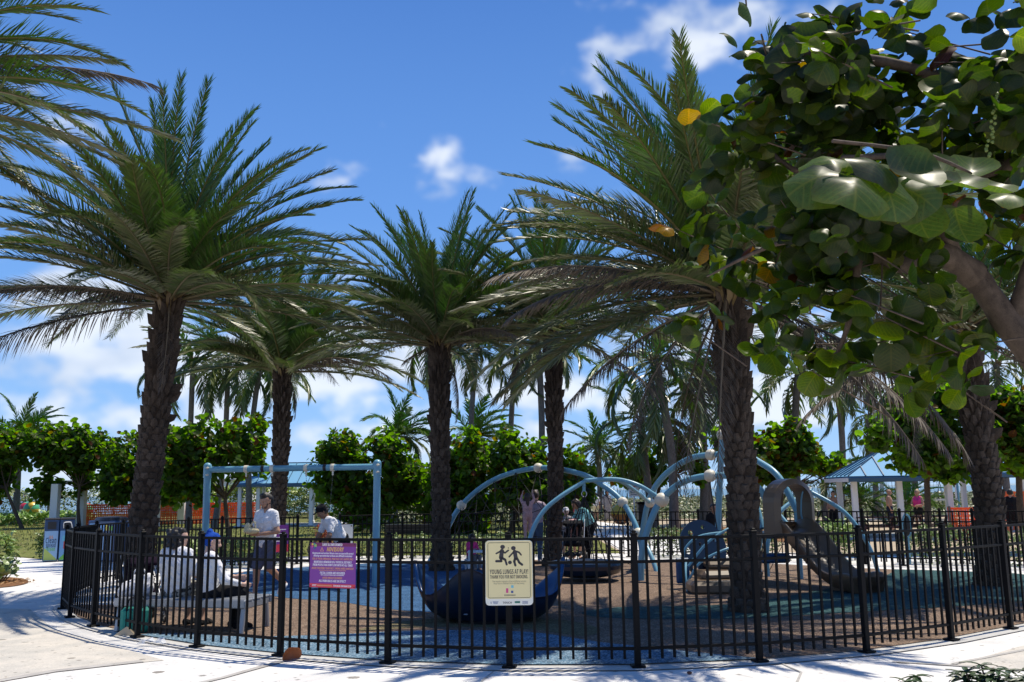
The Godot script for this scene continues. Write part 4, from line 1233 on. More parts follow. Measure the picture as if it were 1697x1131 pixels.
# ---------------------------------------------------------------- planting in front
func whorl_shrub(label: String, foot: Vector3, height: float, spread: float, stems: int, sd: int) -> void:
	var r := RandomNumberGenerator.new()
	r.seed = sd
	var o := thing("umbrella_shrub", label, "shrub", foot, 0.0, "dark shrubs along the bottom edge")
	var mb := MB.new()
	var blade := MB.new()
	for seg in 4:
		var s := seg / 4.0
		var e := (seg + 1) / 4.0
		var w0 := 0.16 * sin(PI * pow(s, 0.7) * 0.97 + 0.05)
		var w1 := 0.16 * sin(PI * pow(e, 0.7) * 0.97 + 0.03) if seg < 3 else 0.0
		var a := Vector3(0, -0.35 * s * s, s)
		var b := Vector3(0, -0.35 * e * e, e)
		for sg in [-1.0, 1.0]:
			blade.quad(a, a + Vector3(w0 * sg, 0.05, 0), b + Vector3(w1 * sg, 0.05, 0), b, Vector3.UP)
	var where := []
	var tint := []
	var bm := blade.mesh()
	for k in stems:
		var a := r.randf() * TAU
		var d := spread * sqrt(r.randf())
		var top := Vector3(cos(a) * d, height * r.randf_range(0.55, 1.0) * (1.0 - 0.3 * d / spread), sin(a) * d)
		mb.tube(curve([Vector3(cos(a) * d * 0.3, -0.02, sin(a) * d * 0.3), top * 0.6, top], 3), [0.008, 0.007, 0.006, 0.005], 5)
		for tier in 2:
			var n := r.randi_range(7, 9)
			for j in n:
				var b := TAU * j / n + r.randf() * 0.3
				var tilt := r.randf_range(-0.15, 0.5)
				where.append(Transform3D(Basis(Vector3.UP, b) * Basis(Vector3.RIGHT, -tilt), top + Vector3.DOWN * tier * 0.05).scaled_local(Vector3.ONE * r.randf_range(0.07, 0.115)))
				tint.append(Color(0.022, 0.05, 0.018).lerp(Color(0.05, 0.085, 0.02), r.randf()))
	put("stems", mb.mesh(), M.grape_bark, o)
	if where.size() <= 300:
		for i in where.size():
			put("leaf", bm, M.front_leaf, o, where[i])
	else:
		for i in 290:
			put("leaf", bm, M.front_leaf, o, where[i])
		many("leaves", bm, M.shrub_leaf, o, where.slice(290), tint.slice(290))

func make_front_plants() -> void:
	var fl := leaf_mat("front_leaf", 0.5, Color(0.2, 0.3, 0.05))
	fl.metallic_specular = 0.35
	fl.albedo_color = Color(0.034, 0.068, 0.02).linear_to_srgb()
	whorl_shrub("tallest dark whorled shrub at the bottom right edge", Vector3(2.66, 0, -5.25), 0.80, 0.22, 34, 1)
	whorl_shrub("lower dark whorled shrub left of the tallest, at the bottom edge", Vector3(2.2, 0, -5.3), 0.71, 0.16, 18, 2)
	whorl_shrub("small dark shrub with a pale new shoot at the bottom edge", Vector3(1.93, 0, -5.25), 0.66, 0.14, 12, 3)
	whorl_shrub("dark whorled shrub cut by the bottom right corner", Vector3(2.9, 0, -5.25), 0.72, 0.2, 22, 4)
	# plant in the mulch bed at the left edge
	var r := RandomNumberGenerator.new()
	r.seed = 5
	var o := thing("bed_plant", "pale leaved plant in the mulch bed at the left edge", "plant", Vector3(-10.72, gy(-19.2), -19.2))
	var mb := MB.new()
	var where := []
	var tint := []
	for k in 30:
		var a := r.randf() * TAU
		var d := r.randf_range(0.0, 0.45)
		var top := Vector3(cos(a) * d, r.randf_range(0.2, 0.6), sin(a) * d)
		mb.tube(PackedVector3Array([Vector3(cos(a) * d * 0.4, -0.02, sin(a) * d * 0.4), top]), [0.012, 0.006], 5)
		rosette(where, tint, top, Vector3.UP, 7, 0.13, r, 0.0)
	for i in tint.size():
		tint[i] = tint[i] * Color(1.5, 1.4, 2.2) if r.randf() < 0.6 else tint[i]
	put("stems", mb.mesh(), M.grape_bark, o)
	many("foliage", leaf_small, M.shrub_leaf, o, where, tint)
	hedge("leafy green plant at the very left edge beside the mulch bed", "bed_plant", "plant", [Vector2(-11.5, -20.4), Vector2(-11.25, -20.0)], 0.7, 1.0, 600, 0.13, 44, Color(1.1, 1.2, 0.9))
	where = []
	tint = []
	for k in 700:
		var a := r.randf() * TAU
		var d := sqrt(r.randf())
		var z := -19.0 + sin(a) * d * 1.4
		where.append(Transform3D(Basis.from_euler(Vector3(r.randf_range(-0.6, 0.6), r.randf() * TAU, r.randf_range(-0.6, 0.6))), Vector3(-11.6 + cos(a) * d * 1.7, gy(z) + 0.03, z)).scaled_local(Vector3(0.08, 0.08, 0.08) * r.randf_range(0.6, 1.6)))
		tint.append(Color(0.26, 0.12, 0.04).lerp(Color(0.45, 0.27, 0.11), r.randf()))
	tag(many("mulch", shrub_leaf, M.grass_blade, self, where, tint), "orange brown bark mulch and dead leaves in the bed at the left edge", "mulch", "", "stuff")
	# bits blown over the pavement
	where = []
	tint = []
	for k in 420:
		var x := r.randf_range(-9, 9)
		var z := r.randf_range(-9.6, -6.5) if r.randf() < 0.6 else r.randf_range(-16, -8)
		if x * x / 64.0 + (z + 16.6) * (z + 16.6) / 70.0 < 1.0: continue
		where.append(Transform3D(Basis.from_euler(Vector3(r.randf_range(-0.25, 0.25), r.randf() * TAU, r.randf_range(-0.25, 0.25))), Vector3(x, gy(z) + 0.022, z)).scaled_local(Vector3(0.5, 1.0, 1.0) * r.randf_range(0.012, 0.05)))
		tint.append(Color(0.08, 0.055, 0.03).lerp(Color(0.28, 0.2, 0.1), r.randf()))
	tag(many("leaf_litter", shrub_leaf, M.grass_blade, self, where, tint), "small dry leaf scraps scattered over the pale pavement", "litter", "", "stuff")
	# litter by the fence
	var lm := leaf_mat("dry_leaf", 0.6, Color(0.2, 0.1, 0.05))
	lm.albedo_color = Color(0.30, 0.10, 0.035).linear_to_srgb()
	var leaf := single("dry_leaf", leaf_big[3], lm, "large curled brown dead leaf standing against the fence foot", "leaf", "", Vector3(-2.27, 0.012, -9.5))
	leaf.basis = Basis.from_euler(Vector3(-1.1, 0.3, 0.25)).scaled_local(Vector3.ONE * 0.19)
	mb = MB.new()
	mb.tri(Vector3(-0.14, 0.0, 0.02), Vector3(0.0, 0.10, 0.0), Vector3(0.12, 0.01, 0.05), Vector3.BACK, Vector3.BACK, Vector3.BACK)
	mb.tri(Vector3(0.0, 0.10, 0.0), Vector3(0.12, 0.01, 0.05), Vector3(0.1, 0.0, -0.12), Vector3.RIGHT, Vector3.RIGHT, Vector3.RIGHT)
	mat("cardboard", Color(0.5, 0.4, 0.27), 0.85)
	single("cardboard_scrap", mb.mesh(), M.cardboard, "torn scrap of tan cardboard at the foot of a left fence post", "scrap", "", Vector3(-4.66, 0.0, -11.28))
	mb = MB.new()
	var crumple := []
	for i in 7:
		for k in 4:
			crumple.append(Vector3(-0.14 + 0.047 * i, 0.0, -0.06 + 0.04 * k) + Vector3(r.randf_range(-0.015, 0.015), r.randf_range(0.0, 0.075) if i > 0 and i < 6 else 0.004, r.randf_range(-0.015, 0.015)))
	for i in 6:
		for k in 3:
			mb.flat(crumple[i * 4 + k], crumple[i * 4 + k + 1], crumple[i * 4 + k + 5], Vector3.UP)
			mb.flat(crumple[i * 4 + k], crumple[i * 4 + k + 5], crumple[i * 4 + k + 4], Vector3.UP)
	var clear := mat("clear_plastic", Color(0.8, 0.82, 0.85), 0.2)
	clear.transparency = BaseMaterial3D.TRANSPARENCY_ALPHA
	clear.albedo_color.a = 0.55
	single("plastic_bag", mb.mesh(), clear, "crumpled clear plastic bag on the pavement by the fence", "bag", "", Vector3(-4.05, 0.02, -10.5))
	mb = MB.new()
	mb.ball(Vector3.ZERO, Vector3(0.025, 0.015, 0.02), 7, 5)
	single("dry_seed_pod", mb.mesh(), M.dark_wood, "small dark seed pod on the pavement right of the no smoking sign", "seed pod", "", Vector3(1.55, 0.02, -8.5))

func wander_by(p: Vector3, r: RandomNumberGenerator, d: float) -> Vector3:
	return Vector3(p.x + r.randf_range(-d, d), maxf(0.0, p.y + r.randf_range(-d, d)), p.z + r.randf_range(-d, d))

# ---------------------------------------------------------------- fence
func fence_run(label: String, called: String, pts: Array, pickets: int, solid_from := 0) -> Node3D:
	var at: Vector2 = pts[pts.size() / 2]
	var o := thing(called, label, "fence", Vector3(at.x, gy(at.y), at.y))
	var org := o.position
	var pm := MB.new()
	pm.at_box(Vector3(0, 0.6, 0), Vector3(0.056, 1.2, 0.056), 0.004)
	pm.at_box(Vector3(0, 1.21, 0), Vector3(0.066, 0.022, 0.066), 0.006)
	pm.at_box(Vector3(0, 1.232, 0), Vector3(0.046, 0.022, 0.046), 0.01)
	pm.at_box(Vector3(0, 0.012, 0), Vector3(0.13, 0.02, 0.13), 0.004)
	var post := pm.mesh()
	var km := MB.new()
	km.at_box(Vector3(0, 0.625, 0), Vector3(0.024, 1.11, 0.020), 0.002)
	var picket := km.mesh()
	for i in pts.size():
		var p: Vector2 = pts[i]
		var d: Vector2 = (pts[mini(i + 1, pts.size() - 1)] - pts[maxi(i - 1, 0)]).normalized()
		put("post", post, M.black_metal, o, Transform3D(Basis(Vector3.UP, -d.angle()), Vector3(p.x, gy(p.y) + 0.02, p.y) - org))
	var bulk := MB.new()
	for i in pts.size() - 1:
		var a := Vector3(pts[i].x, gy(pts[i].y) + 0.02, pts[i].y) - org
		var b := Vector3(pts[i + 1].x, gy(pts[i + 1].y) + 0.02, pts[i + 1].y) - org
		for y in [1.165, 0.95, 0.165]:
			var rm := MB.new()
			rm.bar(a + Vector3.UP * y, b + Vector3.UP * y, 0.030, 0.028, 0.003)
			put("rail", rm.mesh(), M.black_metal, o)
		var n := int(round(a.distance_to(b) / 0.121))
		var yaw := -Vector2(b.x - a.x, b.z - a.z).angle()
		for k in range(1, n):
			var t := Transform3D(Basis(Vector3.UP, yaw), a.lerp(b, float(k) / n))
			if pickets > 0:
				put("picket", picket, M.black_metal, o, t)
				pickets -= 1
			else:
				bulk.box(t * Transform3D(Basis.IDENTITY, Vector3(0, 0.625, 0)), Vector3(0.024, 1.11, 0.020))
	if bulk.v.size() > 0:
		var s := put("pickets", bulk.mesh(), M.black_metal, o)
		s.set_meta("kind", "stuff")
	return o

func text(s: String, size: float, width: float, m: Material, parent: Node, at: Vector3, bold := true, slant := 0.0) -> void:
	# one line of lettering, centred, squeezed or stretched to the given width
	var tm := TextMesh.new()
	var f := SystemFont.new()
	f.font_names = PackedStringArray(["Droid Sans"])
	f.font_weight = 700 if bold else 400
	tm.font = f
	tm.text = s
	tm.font_size = 32
	tm.pixel_size = 0.01
	tm.depth = 0.02
	tm.curve_step = 3.0
	var box := tm.get_aabb()
	var k := size / 0.235
	var kx: float = width / maxf(box.size.x, 0.001) if width > 0.0 else k
	var b := Basis(Vector3(kx, 0, 0), Vector3(slant * k, k, 0), Vector3(0, 0, 0.05))
	put("lettering", tm, m, parent, Transform3D(b, at))

func capsule2(a: Vector2, b: Vector2, r: float) -> PackedVector2Array:
	var out := PackedVector2Array()
	var d := (b - a).angle()
	for k in 7:
		out.append(b + Vector2.from_angle(d - PI / 2 + PI * k / 6) * r)
	for k in 7:
		out.append(a + Vector2.from_angle(d + PI / 2 + PI * k / 6) * r)
	return out

func round_rect(w: float, h: float, r: float) -> PackedVector2Array:
	var out := PackedVector2Array()
	for c in [[1, 1, 0.0], [-1, 1, PI / 2], [-1, -1, PI], [1, -1, PI * 1.5]]:
		for k in 6:
			out.append(Vector2(c[0] * (w * 0.5 - r), c[1] * (h * 0.5 - r)) + Vector2.from_angle(c[2] + PI / 2 * k / 5) * r)
	return out

func plate(parent: Node, called: String, poly: PackedVector2Array, depth: float, z: float, m: Material, off := Vector2.ZERO) -> void:
	var mb := MB.new()
	mb.prism(poly, depth, Transform3D(Basis.IDENTITY, Vector3(off.x, off.y, z)))
	put(called, mb.mesh(), m, parent)

func make_fence() -> void:
	var run := []
	for i in range(fence_left.size() - 2, fence_left.size() - 1):
		run.append(fence_left[i])
	for p in fence_front:
		run.append(p)
	for i in range(1, fence_right.size()):
		run.append(fence_right[i])
	fence_run("black metal picket fence curving across the front, nearest the camera", "playground_fence", run, 300)
	var back := [fence_right[fence_right.size() - 1]]
	for i in range(1, fence_back.size()):
		back.append(fence_back[i])
	fence_run("black metal picket fence closing the far side of the playground", "playground_fence", back, 0)
	var left := []
	for i in fence_left.size() - 1:
		left.append(fence_left[i])
	fence_run("black metal picket fence on the far left of the playground, from the gate opening", "playground_fence", left, 0)
	# no smoking sign
	var tan_sign := mat("sign_cream", Color(0.78, 0.66, 0.34), 0.45)
	var pale := mat("sign_pale", Color(0.76, 0.74, 0.64), 0.45)
	var ink := mat("sign_ink", Color(0.035, 0.03, 0.035), 0.6)
	var grey := mat("sign_grey", Color(0.22, 0.19, 0.13), 0.6)
	var s := thing("no_smoking_sign", "cream sign with two running figures and a ball, hung on the front fence", "sign", Vector3(-0.055, 0.60, -8.80))
	s.rotation.y = -0.01
	var c := Vector2(0, 0.285)
	plate(s, "panel", round_rect(0.445, 0.595, 0.035), 0.006, 0.0, pale, c)
	plate(s, "face", round_rect(0.437, 0.53, 0.03), 0.001, 0.006, tan_sign, c + Vector2(0, 0.028))
	var bw := 0.004
	for e in [[0.0, 0.253, 0.37, bw], [0.0, -0.253, 0.37, bw], [-0.198, 0.0, bw, 0.47], [0.198, 0.0, bw, 0.47]]:
		plate(s, "border", round_rect(e[2], e[3], 0.0015), 0.001, 0.007, ink, c + Vector2(e[0], e[1] + 0.024))
	for q in [[1, 1], [-1, 1], [1, -1], [-1, -1]]:
		var mb := MB.new()
		var arc := PackedVector3Array()
		for k in 6:
			var a := PI / 2 * k / 5
			arc.append(Vector3(q[0] * (0.183 + 0.015 * sin(a)), c.y + 0.024 + q[1] * (0.236 + 0.017 * cos(a)), 0.0075))
		mb.tube(arc, [0.0018], 4)
		put("border", mb.mesh(), ink, s)
	var U := 0.445 / 720.0
	var fig := [[[355, 200], [365, 200], 31], [[350, 260], [335, 360], 32], [[330, 262], [262, 298], 12], [[370, 270], [395, 290], 12], [[395, 290], [448, 252], 12], [[330, 365], [338, 412], 18], [[338, 412], [262, 412], 18], [[352, 365], [398, 392], 18], [[398, 392], [420, 462], 16], [[447, 216], [449, 218], 8],
		[[520, 220], [530, 220], 31], [[545, 275], [562, 370], 30], [[530, 275], [460, 348], 12], [[575, 270], [612, 285], 13], [[612, 285], [642, 322], 12], [[548, 380], [536, 420], 19], [[536, 420], [552, 478], 17], [[580, 375], [612, 435], 18], [[612, 435], [655, 468], 17], [[468, 433], [472, 433], 27]]
	for p in fig:
		var a := Vector2((p[0][0] - 455) * U, 0.285 + (585 - p[0][1]) * U)
		var b := Vector2((p[1][0] - 455) * U, 0.285 + (585 - p[1][1]) * U)
		plate(s, "pictogram", capsule2(a, b, p[2] * U), 0.0012, 0.007, ink)
	text("YOUNG LUNGS AT PLAY!", 0.043, 0.362, ink, s, Vector3(0, 0.294, 0.0075))
	text("THANK YOU FOR NOT SMOKING.", 0.032, 0.356, ink, s, Vector3(0, 0.247, 0.0075))
	text("The health impacts of secondhand smoke", 0.014, 0.32, grey, s, Vector3(0, 0.206, 0.0075), false)
	text("may harm children from 25 feet away.", 0.014, 0.29, grey, s, Vector3(0, 0.187, 0.0075), false)
	var pink := mat("sign_pink", Color(0.6, 0.06, 0.22), 0.5)
	var cyan := mat("sign_cyan", Color(0.18, 0.5, 0.55), 0.5)
	var navy := mat("sign_navy", Color(0.05, 0.09, 0.25), 0.5)
	plate(s, "emblem", round_rect(0.022, 0.042, 0.002), 0.001, 0.007, pink, Vector2(-0.02, 0.122))
	plate(s, "emblem", round_rect(0.024, 0.024, 0.002), 0.001, 0.007, cyan, Vector2(0.029, 0.158))
	plate(s, "emblem", round_rect(0.022, 0.022, 0.002), 0.001, 0.007, navy, Vector2(0.027, 0.110))
	for k in 9:
		plate(s, "text_line", round_rect(0.008, 0.013, 0.001), 0.001, 0.007, grey, Vector2(-0.042 + 0.0118 * k, 0.080))
	for k in 3:
		plate(s, "text_line", round_rect(0.055 - 0.008 * k, 0.004, 0.001), 0.001, 0.006, navy, Vector2(-0.13, 0.022 - 0.009 * k))
		plate(s, "text_line", round_rect(0.052, 0.004, 0.001), 0.001, 0.006, navy, Vector2(0.148, 0.022 - 0.009 * k))
	plate(s, "emblem", round_rect(0.006, 0.02, 0.001), 0.001, 0.006, navy, Vector2(-0.172, 0.014))
	text("TOUCH", 0.018, 0.085, ink, s, Vector3(-0.02, 0.012, 0.0065))
	plate(s, "emblem", round_rect(0.05, 0.018, 0.002), 0.001, 0.006, mat("sign_green", Color(0.02, 0.16, 0.11), 0.5), Vector2(0.075, 0.016))
	# advisory banner
	var purple := mat("banner_purple", Color(0.19, 0.032, 0.27), 0.5)
	var plum := mat("banner_plum", Color(0.17, 0.012, 0.09), 0.5)
	var red := mat("banner_red", Color(0.62, 0.03, 0.06), 0.5)
	var white := mat("banner_white", Color(0.8, 0.78, 0.8), 0.5)
	var gold := mat("banner_gold", Color(0.78, 0.45, 0.08), 0.5)
	var peach := mat("banner_peach", Color(0.72, 0.33, 0.17), 0.5)
	var b := thing("advisory_banner", "purple advisory banner with a red foot, tied to the front fence", "banner", Vector3(-1.83, 0.71, -9.365))
	b.rotation.y = -0.411
	var W := 0.55
	var H := 0.44
	plate(b, "panel", round_rect(W, H, 0.004), 0.004, 0.0, purple, Vector2(0, H / 2))
	plate(b, "header", round_rect(W * 0.99, 0.034, 0.002), 0.001, 0.004, plum, Vector2(0, H - 0.018))
	plate(b, "footer", round_rect(W * 0.99, 0.038, 0.002), 0.001, 0.004, red, Vector2(0, 0.020))
	text("SAFE & INFORMED", 0.026, 0.24, white, b, Vector3(-0.005, H - 0.018, 0.0055))
	text("ADVISORY", 0.042, 0.205, gold, b, Vector3(0.03, H - 0.064, 0.0045))
	for seg in [[Vector2(-0.15, H - 0.082), Vector2(-0.11, H - 0.082)], [Vector2(-0.15, H - 0.082), Vector2(-0.13, H - 0.046)], [Vector2(-0.11, H - 0.082), Vector2(-0.13, H - 0.046)], [Vector2(-0.13, H - 0.07), Vector2(-0.13, H - 0.063)]]:
		plate(b, "warning_triangle", capsule2(seg[0], seg[1], 0.0022), 0.001, 0.004, peach)
	var lines := [["Playgrounds and outdoor fitness areas are open with normal", 0.018, 0.49, white, 0.337], ["cleaning operations but surfaces are difficult to disinfect", 0.018, 0.465, white, 0.312], ["USE AT YOUR OWN RISK. PRACTICE CDC GUIDELINES", 0.020, 0.49, peach, 0.282], ["MAINTAIN A MINIMUM OF 6' PHYSICAL DISTANCE", 0.022, 0.45, white, 0.251], ["FROM PEOPLE YOU DON'T LIVE WITH AT ALL TIMES", 0.022, 0.475, white, 0.222], ["AVOID TOUCHING YOUR FACE | BRING HAND SANITIZER", 0.020, 0.50, peach, 0.190], ["alcohol based hand rub is recommended", 0.010, 0.32, peach, 0.170], ["FACIAL COVERS ARE REQUIRED", 0.023, 0.295, white, 0.144], ["while physical distancing is not possible", 0.010, 0.28, white, 0.124], ["AVOID AREA IF CROWDED", 0.020, 0.235, peach, 0.096], ["ALL PARK RULES ARE IN EFFECT", 0.023, 0.32, white, 0.066]]
	for l in lines:
		text(l[0], l[1], l[2], l[3], b, Vector3(0, l[4], 0.0045), true, 0.12)
	text("VISIT", 0.018, 0.05, white, b, Vector3(-0.215, 0.020, 0.0055), true, 0.12)
	text("FOR MORE INFORMATION", 0.018, 0.21, white, b, Vector3(0.12, 0.020, 0.0055), true, 0.12)
	for k in 17:
		plate(b, "text_line", round_rect(0.007, 0.014, 0.001), 0.001, 0.005, peach, Vector2(-0.176 + 0.0105 * k, 0.020))
	for e in [[-0.255, 0.425, 0.02, gold], [-0.232, 0.425, 0.02, mat("banner_teal", Color(0.05, 0.32, 0.3), 0.5)], [-0.22, 0.412, 0.03, mat("banner_leaf", Color(0.3, 0.45, 0.12), 0.5)], [-0.258, 0.402, 0.018, pink], [-0.228, 0.388, 0.026, navy]]:
		plate(b, "emblem", round_rect(e[2], e[2], 0.002), 0.001, 0.0055, e[3], Vector2(e[0] + 0.01, e[1]))
	for x in [-0.26, 0.26]:
		for y in [0.012, H - 0.012]:
			var mb := MB.new()
			mb.ball(Vector3(x, y, 0.004), Vector3(0.007, 0.007, 0.004), 8, 5)
			mb.bar(Vector3(x, y, 0.004), Vector3(x, y, -0.05), 0.004, 0.004)
			put("grommet", mb.mesh(), M.black_plastic, b)
	# boards on the far fence
	var v := thing("rules_board", "plain white notice board hung on the far fence by the gate opening", "sign", Vector3(-4.42, 0.22, -24.0))
	v.rotation.y = 0.4
	plate(v, "panel", round_rect(0.50, 0.62, 0.01), 0.012, -0.06, M.white_paint, Vector2(0, 0.31))
	for x in [-0.2, 0.2]:
		plate(v, "strap", round_rect(0.02, 0.03, 0.002), 0.05, -0.05, M.black_plastic, Vector2(x, 0.58))
	var g := thing("gate_banner", "purple and red banner on the far gate left of the man in the cap", "banner", Vector3(-5.85, 0.22, -23.0))
	g.rotation.y = 0.75
	plate(g, "panel", round_rect(0.5, 0.66, 0.01), 0.006, 0.03, purple, Vector2(0, 0.33))
	plate(g, "footer", round_rect(0.5, 0.18, 0.01), 0.002, 0.036, red, Vector2(0, 0.1))
	for y in [0.55, 0.45, 0.36, 0.27]:
		plate(g, "text_line", round_rect(0.36, 0.02, 0.002), 0.001, 0.036, white, Vector2(0, y))

# ---------------------------------------------------------------- playground
func pipe(parent: Node, called: String, pts: Array, r: float, m: Material, org: Vector3, steps := 6, sides := 12) -> void:
	var q := []
	for p in pts:
		q.append(p - org)
	var mb := MB.new()
	mb.tube(curve(q, steps), [r], sides)
	put(called, mb.mesh(), m, parent)

func orb(parent: Node, p: Vector3, r: float, org: Vector3, m: Material = null) -> void:
	var mb := MB.new()
	mb.ball(p - org, Vector3(r, r * 0.94, r), 16, 10)
	mb.tube(PackedVector3Array([p - org + Vector3(0, 0, r * 0.9), p - org + Vector3(0, 0, r * 1.04)]), [r * 0.22], 8)
	put("joint_ball", mb.mesh(), m if m else M.cream_plastic, parent)

func rope(mb: MB, a: Vector3, b: Vector3, sag := 0.0, r := 0.010) -> void:
	var mid := (a + b) * 0.5 + Vector3.DOWN * sag
	mb.tube(PackedVector3Array([a, a.lerp(mid, 0.5) + Vector3.DOWN * sag * 0.25, mid, mid.lerp(b, 0.5) + Vector3.DOWN * sag * 0.25, b]) if sag > 0.0 else PackedVector3Array([a, b]), [r], 5, false)

func make_swing() -> void:
	var org := Vector3(-4.2, -0.07, -17.3)
	var o := thing("swing_set", "light blue tubular swing frame with two legs and a top beam", "swing set", org)
	var lt := Vector3(-5.88, 2.12, -17.6)
	var rt := Vector3(-2.53, 2.12, -17.0)
	pipe(o, "leg", [Vector3(-5.86, -0.1, -17.6), lt], 0.066, M.blue_paint, org, 1, 14)
	pipe(o, "leg", [Vector3(-2.54, -0.1, -17.0), rt + Vector3.UP * 0.08], 0.066, M.blue_paint, org, 1, 14)
	pipe(o, "beam", [lt, rt], 0.058, M.blue_paint, org, 1, 14)
	for p in [lt, rt]:
		var mb := MB.new()
		mb.ball(p - org + Vector3.UP * 0.06, Vector3(0.078, 0.075, 0.078), 14, 9)
		mb.tube(PackedVector3Array([p - org + Vector3.DOWN * 0.16, p - org + Vector3.UP * 0.05]), [0.076], 14)
		put("clamp", mb.mesh(), M.blue_paint, o)
		for y in [0.03, -0.1]:
			mb = MB.new()
			mb.ball(p - org + Vector3(0.02, y, 0.075), Vector3(0.035, 0.022, 0.02), 8, 5)
			put("bolt_cap", mb.mesh(), M.cream_plastic, o)
	var dir := (rt - lt).normalized()
	var spots := [0.235, 0.39, 0.59, 0.745]
	for t in [0.335, 0.70]:
		var bm := MB.new()
		var bc := lt.lerp(rt, t) - org
		bm.tube(PackedVector3Array([bc - dir * 0.03, bc + dir * 0.03]), [0.063], 14)
		put("band", bm.mesh(), M.black_plastic, o)
	for k in 4:
		var c := lt.lerp(rt, spots[k]) - org
		var mb := MB.new()
		mb.tube(PackedVector3Array([c - dir * 0.035, c + dir * 0.035]), [0.070], 14)
		mb.at_box(c + Vector3.DOWN * 0.10, Vector3(0.03, 0.09, 0.03), 0.006)
		put("hanger", mb.mesh(), M.cream_plastic, o)
	for k in 2:
		var a := lt.lerp(rt, spots[k * 2]) + Vector3.DOWN * 0.14
		var b := lt.lerp(rt, spots[k * 2 + 1]) + Vector3.DOWN * 0.14
		var mid := (a + b) * 0.5
		var so := Vector3(mid.x, gy(mid.z) + 0.35, mid.z)
		var sw := thing("swing", ["toddler bucket swing on the left pair of chains", "toddler bucket swing on the right pair of chains, below the man in the cap"][k], "swing", so, 0.0, "swings on the blue frame")
		for e in [[a, -0.16], [b, 0.16]]:
			var mb := MB.new()
			var top: Vector3 = e[0] - so
			var bot = dir * e[1] + Vector3.UP * 0.28
			for j in 34:
				var p := top.lerp(bot, j / 34.0)
				var q := top.lerp(bot, (j + 0.72) / 34.0)
				mb.bar(p, q, 0.014 if j % 2 == 0 else 0.005, 0.005 if j % 2 == 0 else 0.014)
			put("chain", mb.mesh(), M.chain_metal, sw)
		var seat := MB.new()
		seat.lathe([Vector2(0.02, 0.0), Vector2(0.11, 0.01), Vector2(0.15, 0.06), Vector2(0.17, 0.16), Vector2(0.175, 0.27), Vector2(0.16, 0.275), Vector2(0.15, 0.16), Vector2(0.11, 0.06), Vector2(0.02, 0.04)], 16)
		put("seat", seat.mesh(), M.black_plastic, sw)

func make_boat() -> void:
	# a moulded spinner shaped like a wave: two raised prows and a hump on a deep round hull
	var org := Vector3(-0.30, -0.02, -12.25)
	var o := thing("play_boat", "dark blue moulded rocking boat with raised prows, just behind the no smoking sign", "play boat", org)
	var nu := 48
	var rim := func(a: float) -> Vector3:
		var r: float = 0.90
		var x: float = cos(a) * (0.96 + 0.07 * exp(-pow(wrapf(a - PI, -PI, PI) / 0.5, 2.0)))
		var z: float = sin(a) * 0.74
		var h: float = 0.33
		h += 0.43 * exp(-pow(wrapf(a - PI, -PI, PI) / 0.30, 2.0))
		h += 0.45 * exp(-pow(wrapf(a, -PI, PI) / 0.36, 2.0))
		h += 0.37 * exp(-pow(wrapf(a - PI * 0.59, -PI, PI) / 0.40, 2.0))
		h += 0.26 * exp(-pow(wrapf(a + PI * 0.44, -PI, PI) / 0.36, 2.0))
		return Vector3(x, h, z)
	var prof := []
	for j in 12:
		var row := []
		for k in nu:
			var a := TAU * k / nu
			var R: Vector3 = rim.call(a)
			var p := Vector3.ZERO
			if j <= 5:
				var s := j / 5.0
				var q := lerpf(0.66, 1.0, pow(s, 0.55)) * (1.0 + 0.02 * sin(s * PI))
				p = Vector3(R.x * q, lerpf(0.06, R.y, s), R.z * q)
			elif j == 6:
				p = Vector3(R.x * 1.0, R.y + 0.025, R.z * 1.0)
			elif j == 7:
				p = Vector3(R.x * 0.955, R.y + 0.02, R.z * 0.955)
			else:
				var s := (j - 8) / 3.0
				var q := lerpf(0.9, 0.0, pow(s, 0.8))
				p = Vector3(R.x * q, lerpf(R.y * 0.86, 0.20, pow(s, 0.45)), R.z * q)
			row.append(p)
		prof.append(row)
	for part in [["hull", 0, 6], ["rim", 5, 8], ["seat_well", 7, 11]]:
		var st := SurfaceTool.new()
		st.begin(Mesh.PRIMITIVE_TRIANGLES)
		for j in range(part[1], part[2]):
			for k in nu:
				var l := (k + 1) % nu
				for t in [[prof[j][k], prof[j + 1][l], prof[j][l]], [prof[j][k], prof[j + 1][k], prof[j + 1][l]]]:
					for p in t:
						st.set_smooth_group(0)
						st.add_vertex(p)
		st.index()
		st.generate_normals()
		put(part[0], st.commit(), M.dark_blue_plastic if part[0] == "hull" else M.mid_blue_plastic, o)
	var base := MB.new()
	base.lathe([Vector2(0.0, 0.0), Vector2(0.5, 0.0), Vector2(0.52, 0.05), Vector2(0.45, 0.08)], 24)
	put("base", base.mesh(), M.black_plastic, o)
	for k in 1:
		base = MB.new()
		var a := PI * 0.62
		base.ball(Vector3(cos(a) * 0.86, 0.16, sin(a) * 0.63), Vector3(0.03, 0.012, 0.02), 8, 5)
		put("drain_cap", base.mesh(), M.bench_metal, o)

